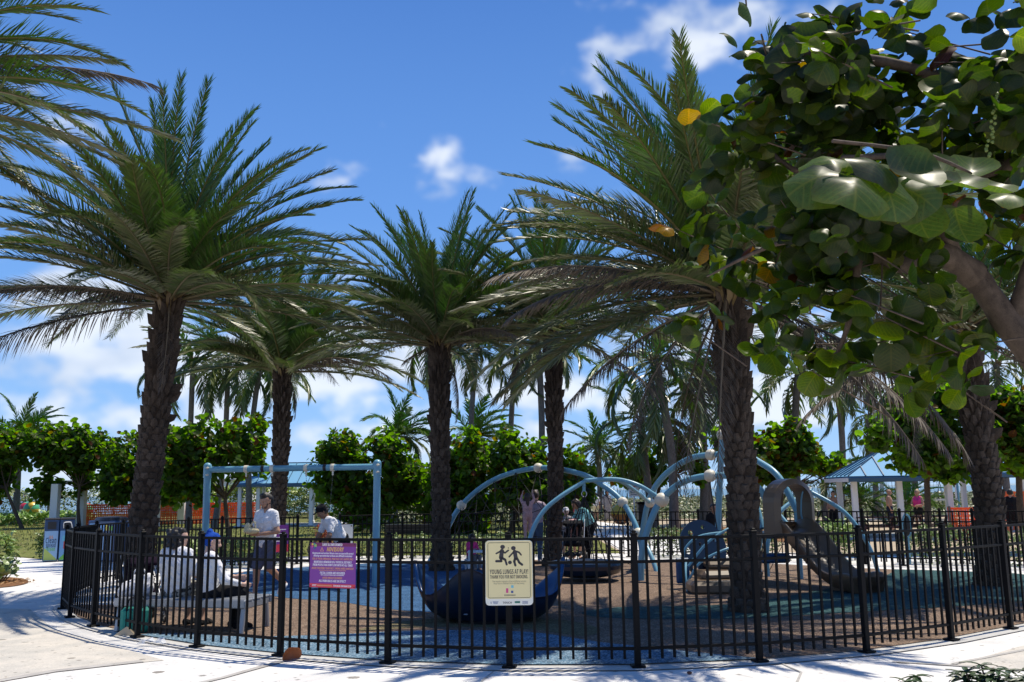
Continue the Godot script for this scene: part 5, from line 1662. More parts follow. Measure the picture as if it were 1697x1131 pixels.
func make_net_climber() -> void:
	var org := Vector3(0.9, -0.1, -21.5)
	var o := thing("net_climber", "large light blue climbing arch with cream balls and a black rope net", "climbing frame", org)
	var arch := [Vector3(-2.15, -0.12, -23.2), Vector3(-1.76, 0.55, -23.0), Vector3(-1.30, 1.31, -22.8), Vector3(-0.47, 1.93, -22.6), Vector3(0.60, 2.19, -22.3), Vector3(1.54, 2.03, -21.6), Vector3(2.06, 1.74, -21.2), Vector3(2.46, 1.36, -20.9), Vector3(2.74, 0.69, -20.5), Vector3(2.82, -0.1, -20.4)]
	pipe(o, "arch", arch, 0.062, M.blue_paint, org)
	for p in [arch[2], arch[4], arch[7], arch[8]]:
		orb(o, p, 0.125, org)
	pipe(o, "leg", [Vector3(2.74, 0.69, -20.5), Vector3(2.9, 0.3, -20.0), Vector3(3.0, -0.1, -19.7)], 0.05, M.blue_paint, org)
	var mb := MB.new()
	var hooks := [arch[2], Vector3(-0.9, 1.65, -22.7), arch[3], Vector3(0.05, 2.1, -22.45), arch[4], Vector3(1.1, 2.13, -22), arch[5], arch[6], arch[7], Vector3(2.6, 1.0, -20.7)]
	var feet := [Vector3(-1.6, -0.1, -21.3), Vector3(-1.0, -0.1, -21.0), Vector3(-0.4, -0.1, -20.6), Vector3(0.2, -0.1, -20.4), Vector3(0.8, -0.1, -20.2), Vector3(1.3, -0.1, -20.1), Vector3(1.7, -0.1, -20.0), Vector3(2.0, -0.1, -20.0), Vector3(2.3, -0.1, -20.0), Vector3(2.5, -0.1, -20.1)]
	for i in hooks.size():
		rope(mb, hooks[i] - org, feet[i] - org, 0.05, 0.009)
		if i > 0:
			for k in 5:
				var s := (k + 0.6) / 5.6
				rope(mb, hooks[i - 1].lerp(feet[i - 1], s) - org, hooks[i].lerp(feet[i], clampf(s + 0.05 * (1 if (i + k) % 2 else -1), 0, 1)) - org, 0.02, 0.008)
			rope(mb, hooks[i - 1] - org, hooks[i].lerp(feet[i], 0.45) - org, 0.02, 0.008)
			rope(mb, hooks[i] - org, hooks[i - 1].lerp(feet[i - 1], 0.62) - org, 0.02, 0.008)
	put("rope_net", mb.mesh(), M.rope, o)
	for i in range(1, hooks.size() - 1):
		mb = MB.new()
		mb.ball(hooks[i].lerp(feet[i], 0.3) - org, Vector3.ONE * 0.035, 8, 6)
		put("net_knot", mb.mesh(), M.rope, o)

func make_spinner() -> void:
	var org := Vector3(1.35, -0.08, -17.75)
	var o := thing("hanging_spinner", "round dark blue saucer seat hung on ropes under a light blue bent arm", "spinner", org)
	pipe(o, "arm", [Vector3(0.12, -0.1, -17.2), Vector3(0.29, 0.77, -17.3), Vector3(0.54, 1.24, -17.4), Vector3(0.90, 1.54, -17.5), Vector3(1.35, 1.80, -17.7)], 0.042, M.blue_paint, org)
	pipe(o, "arm", [Vector3(1.35, 1.82, -17.7), Vector3(1.96, 1.84, -17.7), Vector3(2.41, 1.71, -17.6), Vector3(2.82, 1.44, -17.6)], 0.042, M.blue_paint, org)
	pipe(o, "arm", [Vector3(1.7, 1.83, -17.7), Vector3(2.05, 1.82, -18.0), Vector3(2.41, 1.64, -18.5), Vector3(2.9, 1.36, -19.7)], 0.038, M.blue_paint, org)
	pipe(o, "hanger", [Vector3(1.35, 1.82, -17.7), Vector3(1.35, 1.62, -17.7)], 0.03, M.blue_paint, org, 1)
	orb(o, Vector3(2.9, 1.36, -19.7), 0.11, org)
	var mb := MB.new()
	var ring := PackedVector3Array()
	for k in 13:
		var a := TAU * k / 12
		ring.append(Vector3(1.35 + cos(a) * 0.05, 1.57 + sin(a) * 0.06, -17.7) - org)
	mb.tube(ring, [0.010], 6, false)
	put("ring", mb.mesh(), M.steel, o)
	mb = MB.new()
	mb.lathe([Vector2(0.0, 0.10), Vector2(0.4, 0.11), Vector2(0.62, 0.17), Vector2(0.70, 0.26), Vector2(0.72, 0.33), Vector2(0.70, 0.38), Vector2(0.64, 0.39), Vector2(0.52, 0.34), Vector2(0.0, 0.31)], 36)
	put("saucer", mb.mesh(), M.dark_blue_plastic, o)
	mb = MB.new()
	for k in 6:
		var a := TAU * k / 6 + 0.3
		rope(mb, Vector3(1.35, 1.52, -17.7) - org, Vector3(cos(a) * 0.56, 0.37, sin(a) * 0.56), 0.0, 0.011)
	put("ropes", mb.mesh(), M.rope, o)

func make_tower() -> void:
	var org := Vector3(4.2, -0.05, -16.8)
	var o := thing("slide_tower", "climbing tower with blue arches, cream balls and a tan hooded slide behind the stout palm", "play tower", org)
	pipe(o, "arch", [Vector3(2.37, -0.1, -17.6), Vector3(2.41, 0.48, -17.6), Vector3(2.59, 1.04, -17.6), Vector3(2.82, 1.44, -17.6), Vector3(3.18, 1.76, -17.4), Vector3(3.68, 1.88, -17.2), Vector3(4.17, 1.83, -17.0), Vector3(4.54, 1.58, -16.9), Vector3(4.79, 0.9, -16.8)], 0.062, M.blue_paint, org)
	pipe(o, "arch", [Vector3(2.78, 0.6, -20.3), Vector3(2.92, 1.40, -20.0), Vector3(3.20, 1.91, -19.6), Vector3(3.66, 2.25, -19.2), Vector3(4.08, 2.33, -18.9), Vector3(4.60, 2.30, -18.4), Vector3(4.87, 2.12, -18.0), Vector3(5.09, 1.83, -17.6), Vector3(5.3, 1.2, -17.3)], 0.062, M.blue_paint, org)
	for p in [[Vector3(2.82, 1.44, -17.6), 0.145], [Vector3(3.68, 1.88, -17.2), 0.125], [Vector3(4.08, 2.33, -18.9), 0.125], [Vector3(4.2, 2.70, -18.3), 0.12], [Vector3(5.2, 0.75, -17.6), 0.11]]:
		orb(o, p[0], p[1], org)
	pipe(o, "mast", [Vector3(3.96, -0.1, -18.3), Vector3(4.05, 1.2, -18.3), Vector3(4.2, 2.70, -18.3)], 0.062, M.blue_paint, org)
	pipe(o, "arch", [Vector3(4.2, 2.70, -18.3), Vector3(4.30, 2.66, -18.2), Vector3(4.36, 2.4, -18.1), Vector3(4.5, 1.8, -17.6), Vector3(4.6, 0.9, -17.2)], 0.06, M.blue_paint, org)
	pipe(o, "post", [Vector3(4.55, -0.1, -17.4), Vector3(4.55, 1.2, -17.4)], 0.05, M.blue_paint, org, 1)
	pipe(o, "post", [Vector3(5.35, -0.1, -17.5), Vector3(5.35, 1.2, -17.5)], 0.05, M.blue_paint, org, 1)
	pipe(o, "hanging_pole", [Vector3(3.66, 1.85, -17.2), Vector3(3.78, 0.5, -17.1)], 0.012, M.rope, org, 1)
	# platform
	var mb := MB.new()
	mb.box(Transform3D(Basis(Vector3.UP, -0.98), Vector3(4.75, 0.79, -17.1) - org), Vector3(0.95, 0.09, 0.95), 0.02)
	put("platform", mb.mesh(), M.dark_blue_plastic, o)
	mb = MB.new()
	mb.box(Transform3D(Basis(Vector3.UP, 0.2), Vector3(4.55, 0.42, -16.4) - org), Vector3(0.55, 0.16, 0.3), 0.04)
	put("bumper", mb.mesh(), M.mid_blue_plastic, o)
	# hooded tunnel mouth: an arch-shaped wall with thickness, swept along the slide
	var ax := Vector3(0.37, 0, 0.93).normalized()
	var sx := Vector3(ax.z, 0, -ax.x)
	var outer := PackedVector2Array()
	var inner := PackedVector2Array()
	for k in 15:
		var a := PI * k / 14
		outer.append(Vector2(cos(a) * 0.44, 0.54 + sin(a) * 0.42))
		inner.append(Vector2(cos(a) * 0.335, 0.54 + sin(a) * 0.325))
	var start := Vector3(4.85, 0.84, -16.75) - org
	mb = MB.new()
	var put_pt := func(q: Vector2, d: float) -> Vector3: return start + sx * q.x + Vector3.UP * q.y + ax * d
	var ol := [Vector2(0.44, 0.0)] + Array(outer) + [Vector2(-0.44, 0.0)]
	var il := [Vector2(0.335, 0.0)] + Array(inner) + [Vector2(-0.335, 0.0)]
	for i in ol.size() - 1:
		var a: Vector2 = ol[i]
		var b: Vector2 = ol[i + 1]
		var c: Vector2 = il[i + 1]
		var d: Vector2 = il[i]
		var mid := (a + b) * 0.5 - Vector2(0, 0.4)
		var out := sx * mid.x + Vector3.UP * mid.y
		mb.quad(put_pt.call(a, 0.04), put_pt.call(b, 0.04), put_pt.call(b, 0.36), put_pt.call(a, 0.36), out)
		mb.quad(put_pt.call(d, 0.0), put_pt.call(c, 0.0), put_pt.call(c, 0.42), put_pt.call(d, 0.42), -out)
		mb.quad(put_pt.call(a, 0.36), put_pt.call(b, 0.36), put_pt.call(c, 0.42), put_pt.call(d, 0.42), ax + out * 0.3)
		mb.quad(put_pt.call(a, 0.04), put_pt.call(b, 0.04), put_pt.call(c, 0.0), put_pt.call(d, 0.0), -ax)
	put("slide_hood", mb.mesh(), M.tan_plastic, o)
	mb = MB.new()
	mb.tube(curve([put_pt.call(Vector2(0.285, 0.25), 0.2), put_pt.call(Vector2(0.25, 0.35), 0.22), put_pt.call(Vector2(0.25, 0.62), 0.26), put_pt.call(Vector2(0.28, 0.74), 0.28)], 4), [0.016], 8)
	put("grab_handle", mb.mesh(), M.blue_paint, o)
	# the chute
	var line := curve([start + ax * 0.0 + Vector3.UP * 0.03, start + ax * 0.34 + Vector3.UP * 0.0, start + ax * 0.75 - Vector3.UP * 0.27, start + ax * 1.2 - Vector3.UP * 0.58, start + ax * 1.55 - Vector3.UP * 0.74, start + ax * 1.85 - Vector3.UP * 0.79, start + ax * 2.05 - Vector3.UP * 0.81], 5)
	var sect := [Vector2(0.36, 0.20), Vector2(0.37, 0.235), Vector2(0.345, 0.25), Vector2(0.315, 0.235), Vector2(0.27, 0.06), Vector2(0.18, 0.0), Vector2(0, -0.012), Vector2(-0.18, 0.0), Vector2(-0.27, 0.06), Vector2(-0.315, 0.235), Vector2(-0.345, 0.25), Vector2(-0.37, 0.235), Vector2(-0.36, 0.20), Vector2(-0.30, -0.04), Vector2(0, -0.06), Vector2(0.30, -0.04)]
	var st := SurfaceTool.new()
	st.begin(Mesh.PRIMITIVE_TRIANGLES)
	st.set_smooth_group(0)
	var rows := []
	for i in line.size():
		var row := []
		var t := (line[mini(i + 1, line.size() - 1)] - line[maxi(i - 1, 0)]).normalized()
		var up := sx.cross(t).normalized()
		if up.y < 0: up = -up
		for q in sect:
			var wall: float = 0.75 + 0.25 * sin(float(i) / line.size() * 9.0)
			row.append(line[i] + sx * q.x + up * q.y * (wall if q.y > 0.1 else 1.0))
		rows.append(row)
	for i in rows.size() - 1:
		for k in sect.size():
			var l := (k + 1) % sect.size()
			for tr in [[rows[i][k], rows[i][l], rows[i + 1][l]], [rows[i][k], rows[i + 1][l], rows[i + 1][k]]]:
				for p in tr:
					st.add_vertex(p)
	for e in [0, rows.size() - 1]:
		for k in range(1, sect.size() - 1):
			st.add_vertex(rows[e][0])
			st.add_vertex(rows[e][k] if e else rows[e][k + 1])
			st.add_vertex(rows[e][k + 1] if e else rows[e][k])
	st.index()
	st.generate_normals()
	put("slide", st.commit(), M.tan_plastic, o)
	mb = MB.new()
	mb.box(Transform3D(Basis(Vector3.UP, -0.98), start + ax * 1.5 - Vector3.UP * 0.83), Vector3(0.3, 0.14, 0.34), 0.03)
	put("slide_foot", mb.mesh(), M.tan_plastic, o)
	# perforated panel and moulded steps
	var disc := PackedVector2Array()
	for k in 21:
		var a := PI * k / 20
		disc.append(Vector2(cos(a) * 0.46, sin(a) * 0.50 + 0.35))
	disc.append(Vector2(-0.40, 0.1))
	disc.append(Vector2(-0.2, -0.2))
	disc.append(Vector2(0.36, -0.05))
	var box := CSGCombiner3D.new()
	box.name = "climbing_panel"
	o.add_child(box)
	box.transform = Transform3D(Basis(Vector3.UP, 0.35) * Basis(Vector3.RIGHT, -0.25), Vector3(3.32, 0.28, -16.1) - org)
	var pl := CSGPolygon3D.new()
	pl.name = "plate"
	pl.polygon = disc
	pl.depth = 0.04
	pl.material = M.dark_blue_plastic
	box.add_child(pl)
	for h in [[-0.2, 0.62, 0.055], [0.06, 0.72, 0.04], [0.25, 0.5, 0.05], [-0.31, 0.32, 0.06], [-0.05, 0.42, 0.035], [0.2, 0.16, 0.05], [-0.22, 0.02, 0.06]]:
		var cy := CSGCylinder3D.new()
		cy.name = "hole"
		cy.radius = h[2]
		cy.height = 0.3
		cy.sides = 14
		cy.operation = CSGShape3D.OPERATION_SUBTRACTION
		cy.transform = Transform3D(Basis(Vector3.RIGHT, PI / 2), Vector3(h[0], h[1], 0))
		cy.material = M.mid_blue_plastic
		box.add_child(cy, true)
	for p in [[Vector3(2.93, 0.35, -15.75), Vector3(3.25, 0.72, -15.75), Vector3(3.62, 0.95, -15.8), Vector3(3.9, 1.02, -16.0)], [Vector3(2.9, 0.1, -15.7), Vector3(3.1, 0.42, -15.6), Vector3(3.5, 0.62, -15.6), Vector3(3.9, 0.7, -15.8)], [Vector3(2.88, 0.3, -15.9), Vector3(2.9, 0.6, -15.9), Vector3(3.15, 0.83, -15.9), Vector3(3.6, 0.9, -15.9)], [Vector3(2.86, -0.1, -15.5), Vector3(2.85, 0.2, -15.6), Vector3(2.9, 0.42, -15.8)]]:
		pipe(o, "rail", p, 0.022, M.blue_paint, org, 5, 8)
	mb = MB.new()
	mb.box(Transform3D(Basis(Vector3.UP, 0.2), Vector3(2.86, 0.27, -15.9) - org), Vector3(0.24, 0.42, 0.05), 0.02)
	put("side_panel", mb.mesh(), M.mid_blue_plastic, o)
	for s in [[Vector3(3.3, 0.06, -15.25), Vector3(0.95, 0.22, 0.6), 0.0], [Vector3(3.42, 0.22, -15.6), Vector3(0.75, 0.16, 0.5), 0.12], [Vector3(3.55, 0.36, -15.9), Vector3(0.62, 0.16, 0.45), -0.05]]:
		mb = MB.new()
		mb.box(Transform3D(Basis(Vector3.UP, s[2]), s[0] - org), s[1], 0.06)
		put("step", mb.mesh(), M.tan_plastic, o)

func make_right_climber() -> void:
	var org := Vector3(6.3, -0.1, -18.6)
	var o := thing("arched_climber", "low light blue arched climber with three curved legs right of the slide", "climbing frame", org)
	var top := Vector3(6.04, 1.56, -18.8)
	pipe(o, "leg", [top, Vector3(6.58, 1.14, -18.4), Vector3(6.93, 0.50, -18.2), Vector3(7.10, -0.12, -18.2)], 0.042, M.blue_paint, org)
	pipe(o, "leg", [top, Vector3(5.6, 1.36, -18.6), Vector3(5.2, 1.05, -18.4), Vector3(4.95, 0.5, -18.2), Vector3(4.9, -0.1, -18.1)], 0.042, M.blue_paint, org)
	pipe(o, "leg", [top, Vector3(5.65, 1.2, -19.4), Vector3(5.35, 0.6, -20.0), Vector3(5.25, -0.1, -20.3)], 0.042, M.blue_paint, org)
	pipe(o, "leg", [Vector3(5.3, 1.1, -18.4), Vector3(5.55, 0.6, -18.0), Vector3(5.62, 0.2, -17.9)], 0.035, M.blue_paint, org)
	orb(o, top, 0.06, org, M.blue_paint)
	var mb := MB.new()
	for k in 6:
		var s := (k + 0.5) / 6.0
		var a: Vector3 = top.lerp(Vector3(5.1, 0.2, -18.2), s)
		var b: Vector3 = top.lerp(Vector3(5.3, 0.1, -20.1), s)
		rope(mb, a - org, b - org, 0.03, 0.008)
	rope(mb, top - org, Vector3(5.2, -0.1, -19.2) - org, 0.0, 0.008)
	put("rope_net", mb.mesh(), M.rope, o)
	# black post with a pale cylinder on top
	var p := thing("post_speaker", "tall black post topped with a pale grey cylinder behind the arched climber", "post", Vector3(6.35, -0.12, -19.9))
	mb = MB.new()
	mb.at_box(Vector3(-0.05, 0.75, 0), Vector3(0.06, 1.5, 0.06), 0.005)
	mb.bar(Vector3(-0.05, 1.2, 0), Vector3(0.12, 0.0, 0), 0.05, 0.05)
	put("post", mb.mesh(), M.black_metal, p)
	mb = MB.new()
	mb.lathe([Vector2(0.0, 1.5), Vector2(0.075, 1.5), Vector2(0.08, 1.52), Vector2(0.08, 1.74), Vector2(0.07, 1.77), Vector2(0.0, 1.78)], 16)
	put("cylinder", mb.mesh(), M.cream_plastic, p)
	# talk tube
	var t := thing("talk_tube", "slim blue pole with an oval speaking ring on the teal rubber", "talk tube", Vector3(8.85, -0.1, -20.9))
	mb = MB.new()
	mb.tube(PackedVector3Array([Vector3(0, 0, 0), Vector3(0, 0.62, 0)]), [0.035], 10)
	put("pole", mb.mesh(), M.blue_paint, t)
	mb = MB.new()
	var loop := PackedVector3Array()
	for k in 21:
		var a := TAU * k / 20
		loop.append(Vector3(sin(a) * 0.10, 0.86 + cos(a) * 0.25, cos(a) * 0.02))
	mb.tube(loop, [0.022], 8, false)
	put("ring", mb.mesh(), M.blue_paint, t)
	mb = MB.new()
	mb.ball(Vector3(0, 0.86, 0), Vector3(0.085, 0.23, 0.02), 14, 8)
	put("disc", mb.mesh(), M.black_plastic, t)

func make_playground() -> void:
	make_swing()
	make_boat()
	make_net_climber()
	make_spinner()
	make_tower()
	make_right_climber()

# ---------------------------------------------------------------- people: joints, tapered limbs, one smooth skin
func skin_field(bones: Array, cell: float, k: float, st: SurfaceTool) -> void:
	var lo := Vector3.ONE * 1e9
	var hi := -lo
	for b in bones:
		var r: float = maxf(b[2], b[3]) + 3.0 * k + cell * 2.0
		lo = lo.min((b[0] as Vector3).min(b[1]) - Vector3.ONE * r)
		hi = hi.max((b[0] as Vector3).max(b[1]) + Vector3.ONE * r)
	var n := Vector3i(((hi - lo) / cell).ceil()) + Vector3i.ONE
	var nx := n.x
	var nxy := n.x * n.y
	var f := PackedFloat32Array()
	f.resize(nxy * n.z)
	f.fill(0.0)
	for b in bones:
		var a: Vector3 = b[0]
		var e: Vector3 = b[1]
		var ra: float = b[2]
		var rb: float = b[3]
		var ab := e - a
		var l2 := maxf(ab.length_squared(), 1e-9)
		var reach := maxf(ra, rb) + 3.0 * k
		var c0 := Vector3i(((a.min(e) - Vector3.ONE * reach - lo) / cell).floor()).clamp(Vector3i.ZERO, n - Vector3i.ONE)
		var c1 := Vector3i(((a.max(e) + Vector3.ONE * reach - lo) / cell).ceil()).clamp(Vector3i.ZERO, n - Vector3i.ONE)
		for z in range(c0.z, c1.z + 1):
			for y in range(c0.y, c1.y + 1):
				var row := z * nxy + y * nx
				for x in range(c0.x, c1.x + 1):
					var p := lo + Vector3(x, y, z) * cell - a
					var t := clampf(p.dot(ab) / l2, 0.0, 1.0)
					var d := (p - ab * t).length() - (ra + (rb - ra) * t)
					if d < 3.0 * k:
						f[row + x] += exp(-d / k) if d > -6.0 * k else 400.0
	var vert := {}
	var pos := PackedVector3Array()
	var off := [0, 1, nx, nx + 1, nxy, nxy + 1, nxy + nx, nxy + nx + 1]
	var corner := [Vector3(0, 0, 0), Vector3(1, 0, 0), Vector3(0, 1, 0), Vector3(1, 1, 0), Vector3(0, 0, 1), Vector3(1, 0, 1), Vector3(0, 1, 1), Vector3(1, 1, 1)]
	var edges := [[0, 1], [2, 3], [4, 5], [6, 7], [0, 2], [1, 3], [4, 6], [5, 7], [0, 4], [1, 5], [2, 6], [3, 7]]
	for z in n.z - 1:
		for y in n.y - 1:
			var row := z * nxy + y * nx
			for x in n.x - 1:
				var i := row + x
				var s0 := f[i] >= 1.0
				if s0 == (f[i + 1] >= 1.0) and s0 == (f[i + nx] >= 1.0) and s0 == (f[i + nx + 1] >= 1.0) and s0 == (f[i + nxy] >= 1.0) and s0 == (f[i + nxy + 1] >= 1.0) and s0 == (f[i + nxy + nx] >= 1.0) and s0 == (f[i + nxy + nx + 1] >= 1.0):
					continue
				var sum := Vector3.ZERO
				var cnt := 0
				for e in edges:
					var va := maxf(f[i + off[e[0]]], 1e-6)
					var vb := maxf(f[i + off[e[1]]], 1e-6)
					if (va >= 1.0) != (vb >= 1.0):
						var la := log(va)
						var t := clampf(la / (la - log(vb)), 0.0, 1.0)
						sum += (corner[e[0]] as Vector3).lerp(corner[e[1]], t)
						cnt += 1
				vert[i] = pos.size()
				pos.append(lo + (Vector3(x, y, z) + sum / cnt) * cell)
	var tri := PackedInt32Array()
	for i in vert:
		var z: int = i / nxy
		var y: int = (i % nxy) / nx
		var x: int = i % nx
		for ax in 3:
			var u: int = [1, nx, nxy][ax]
			var d1: int = [nx, nxy, 1][ax]
			var d2: int = [nxy, 1, nx][ax]
			var ok: bool = [y > 0 and z > 0, z > 0 and x > 0, x > 0 and y > 0][ax]
			if not ok or (f[i] >= 1.0) == (f[i + u] >= 1.0):
				continue
			if not (vert.has(i - d1) and vert.has(i - d2) and vert.has(i - d1 - d2)):
				continue
			var a: int = vert[i]
			var b: int = vert[i - d1]
			var c: int = vert[i - d1 - d2]
			var d: int = vert[i - d2]
			if f[i] >= 1.0:
				for q in [a, c, b, a, d, c]: tri.append(q)
			else:
				for q in [a, b, c, a, c, d]: tri.append(q)
	var nor := PackedVector3Array()
	nor.resize(pos.size())
	for i in range(0, tri.size(), 3):
		var g := (pos[tri[i + 2]] - pos[tri[i]]).cross(pos[tri[i + 1]] - pos[tri[i]])
		nor[tri[i]] += g
		nor[tri[i + 1]] += g
		nor[tri[i + 2]] += g
	for q in tri:
		st.set_normal(nor[q].normalized())
		st.add_vertex(pos[q])

func shell(parent: Node, called: String, bones: Array, cell: float, k: float, m: Material) -> MeshInstance3D:
	var st := SurfaceTool.new()
	st.begin(Mesh.PRIMITIVE_TRIANGLES)
	skin_field(bones, cell, k, st)
	return put(called, st.commit(), m, parent)

func hand_bones(wr: Vector3, dir: Vector3, thumb: Vector3, curl: float) -> Array:
	dir = dir.normalized()
	var side := (thumb - dir * dir.dot(thumb)).normalized()
	var palm := side.cross(dir).normalized()
	var out := [[wr, wr + dir * 0.045 + side * 0.012, 0.026, 0.024], [wr + dir * 0.03 - side * 0.018, wr + dir * 0.085 - side * 0.024, 0.019, 0.014], [wr + dir * 0.03 + side * 0.012, wr + dir * 0.09 + side * 0.022, 0.020, 0.014], [wr + dir * 0.05, wr + dir * 0.09, 0.018, 0.015]]
	for k in 4:
		var o := side * (0.030 - 0.020 * k)
		var l: float = [0.068, 0.078, 0.072, 0.056][k]
		var a := wr + dir * 0.09 + o
		var d1 := (dir + palm * curl * 0.5).normalized()
		var b := a + d1 * l * 0.5
		var d2 := (dir + palm * curl * 1.6).normalized()
		out.append([a, b, 0.0100, 0.0090])
		out.append([b, b + d2 * l * 0.5, 0.0090, 0.0075])
	var t0 := wr + dir * 0.03 + side * 0.024
	var t1 := t0 + (dir * 0.6 + side * 0.8 + palm * 0.2).normalized() * 0.042
	out.append([t0, t1, 0.0125, 0.0105])
	out.append([t1, t1 + (dir * 0.9 + side * 0.25 + palm * curl * 0.6).normalized() * 0.034, 0.0105, 0.0085])
	return out

func person(label: String, at: Vector3, yaw: float, o: Dictionary) -> Node3D:
	var h: float = o.get("h", 1.7)
	var s := h / 1.70
	var me := thing("person", label, "child" if h < 1.35 else "person", at, yaw)
	var child: bool = h < 1.35
	var hs: float = lerpf(1.0, 1.35, clampf((1.45 - h) / 0.6, 0.0, 1.0))   # a child's head is larger for its height
	var J := {"pel": Vector3(0, 0.93, 0), "chest": Vector3(0, 1.26, 0.0), "neck": Vector3(0, 1.43, -0.01), "head": Vector3(0, 1.585, 0.02), "shL": Vector3(0.175, 1.38, 0), "shR": Vector3(-0.175, 1.38, 0), "elL": Vector3(0.235, 1.10, -0.03), "elR": Vector3(-0.235, 1.10, -0.03), "wrL": Vector3(0.24, 0.86, 0.06), "wrR": Vector3(-0.24, 0.86, 0.06),
		"hipL": Vector3(0.088, 0.90, 0), "hipR": Vector3(-0.088, 0.90, 0), "knL": Vector3(0.095, 0.49, 0.02), "knR": Vector3(-0.095, 0.49, 0.02), "anL": Vector3(0.10, 0.085, -0.02), "anR": Vector3(-0.10, 0.085, -0.02), "toL": Vector3(0.115, 0.03, 0.14), "toR": Vector3(-0.115, 0.03, 0.14)}
	var given: Dictionary = o.get("j", {})
	for key in given:
		J[key] = given[key]
	for key in J:
		J[key] = J[key] * s
	var fat: float = o.get("fat", 1.0) * s
	var cell: float = o.get("cell", 0.016)
	var k := 0.011 * s
	var look := Basis.from_euler(o.get("look", Vector3.ZERO))
	# ---- skin
	var side_ = ((J.shL as Vector3) - J.shR).normalized()
	var hipside = ((J.hipL as Vector3) - J.hipR).normalized()
	var torso := []
	for sg in [-1.0, 1.0]:
		torso.append([J.pel + hipside * 0.065 * s * sg, J.chest + side_ * 0.075 * s * sg, 0.100 * fat, 0.105 * fat])
		torso.append([J.chest + side_ * 0.075 * s * sg, J.neck + side_ * 0.085 * s * sg - Vector3(0, 0.05, 0) * s, 0.105 * fat, 0.075 * fat])
	torso.append([J.pel, J.chest, 0.105 * fat, 0.112 * fat])
	if o.get("bust", false):
		var fwd = side_.cross((J.neck - J.pel).normalized()).normalized()
		for sg in [-1.0, 1.0]:
			torso.append([J.chest + side_ * 0.07 * s * sg + fwd * 0.085 * s, J.chest + side_ * 0.07 * s * sg + fwd * 0.095 * s, 0.06 * s, 0.055 * s])
	var legs := []
	var arms := []
	for q in ["L", "R"]:
		legs.append([J["hip" + q], J["kn" + q], 0.088 * fat, 0.058 * s])
		legs.append([J["kn" + q], J["an" + q], 0.056 * s, 0.036 * s])
		var kn: Vector3 = J["kn" + q]
		var an: Vector3 = J["an" + q]
		legs.append([kn.lerp(an, 0.18) + Vector3(0, 0, -0.018) * s, kn.lerp(an, 0.45) + Vector3(0, 0, -0.018) * s, 0.046 * s, 0.044 * s])
		arms.append([J["sh" + q], J["el" + q], 0.052 * fat, 0.041 * s])
		arms.append([J["el" + q], J["wr" + q], 0.040 * s, 0.026 * s])
	var feet := []
	for q in ["L", "R"]:
		var an: Vector3 = J["an" + q]
		var to: Vector3 = J["to" + q]
		feet.append([an + Vector3(0, -0.03, -0.03) * s, to, 0.038 * s, 0.028 * s])
		feet.append([an, to.lerp(an, 0.3), 0.036 * s, 0.034 * s])
	var neck := [[J.neck + Vector3(0, -0.04, 0) * s, (J.head as Vector3) + look * Vector3(0, -0.04, -0.02) * s, 0.055 * s, 0.05 * s]]
	var st := SurfaceTool.new()
	st.begin(Mesh.PRIMITIVE_TRIANGLES)
	skin_field(torso + legs + arms + feet + neck, cell, k, st)
	var hd: Vector3 = J.head
	var u := s * hs
	var H := func(x: float, y: float, z: float) -> Vector3: return hd + look * Vector3(x, y, z) * u
	var head := [[H.call(0, 0.042, -0.022), H.call(0, 0.04, 0.018), 0.083 * u, 0.080 * u], [H.call(0, 0.0, 0.02), H.call(0, -0.035, 0.03), 0.070 * u, 0.058 * u], [H.call(-0.02, -0.06, 0.045), H.call(0.02, -0.06, 0.045), 0.036 * u, 0.036 * u], [H.call(0, -0.078, 0.062), H.call(0, -0.08, 0.06), 0.026 * u, 0.026 * u],
		[H.call(0, 0.022, 0.092), H.call(0, -0.018, 0.112), 0.010 * u, 0.015 * u], [H.call(-0.012, -0.02, 0.102), H.call(0.012, -0.02, 0.102), 0.012 * u, 0.012 * u], [H.call(-0.04, 0.034, 0.080), H.call(0.04, 0.034, 0.080), 0.014 * u, 0.014 * u], [H.call(-0.045, -0.012, 0.066), H.call(-0.03, -0.03, 0.066), 0.024 * u, 0.022 * u], [H.call(0.045, -0.012, 0.066), H.call(0.03, -0.03, 0.066), 0.024 * u, 0.022 * u],
		[H.call(-0.018, -0.052, 0.086), H.call(0.018, -0.052, 0.086), 0.008 * u, 0.008 * u], [H.call(-0.084, 0.018, -0.012), H.call(-0.082, -0.018, -0.004), 0.014 * u, 0.010 * u], [H.call(0.084, 0.018, -0.012), H.call(0.082, -0.018, -0.004), 0.014 * u, 0.010 * u]]
	skin_field(head, maxf(cell * 0.4, 0.006), 0.006 * u, st)
	for q in ["L", "R"]:
		var wr: Vector3 = J["wr" + q]
		var dir: Vector3 = o.get("hand" + q, wr - J["el" + q])
		var thumb: Vector3 = o.get("thumb" + q, Vector3(-0.3 if q == "L" else 0.3, 0.1, 1.0))
		var hb := hand_bones(Vector3.ZERO, dir, thumb, o.get("curl", 0.45))
		for b in hb:
			b[0] = wr + b[0] * s
			b[1] = wr + b[1] * s
			b[2] *= s
			b[3] *= s
		skin_field(hb, maxf(cell * 0.33, 0.005) , 0.0022, st)
	put("body", st.commit(), o.get("skin", M.skin_tan), me)
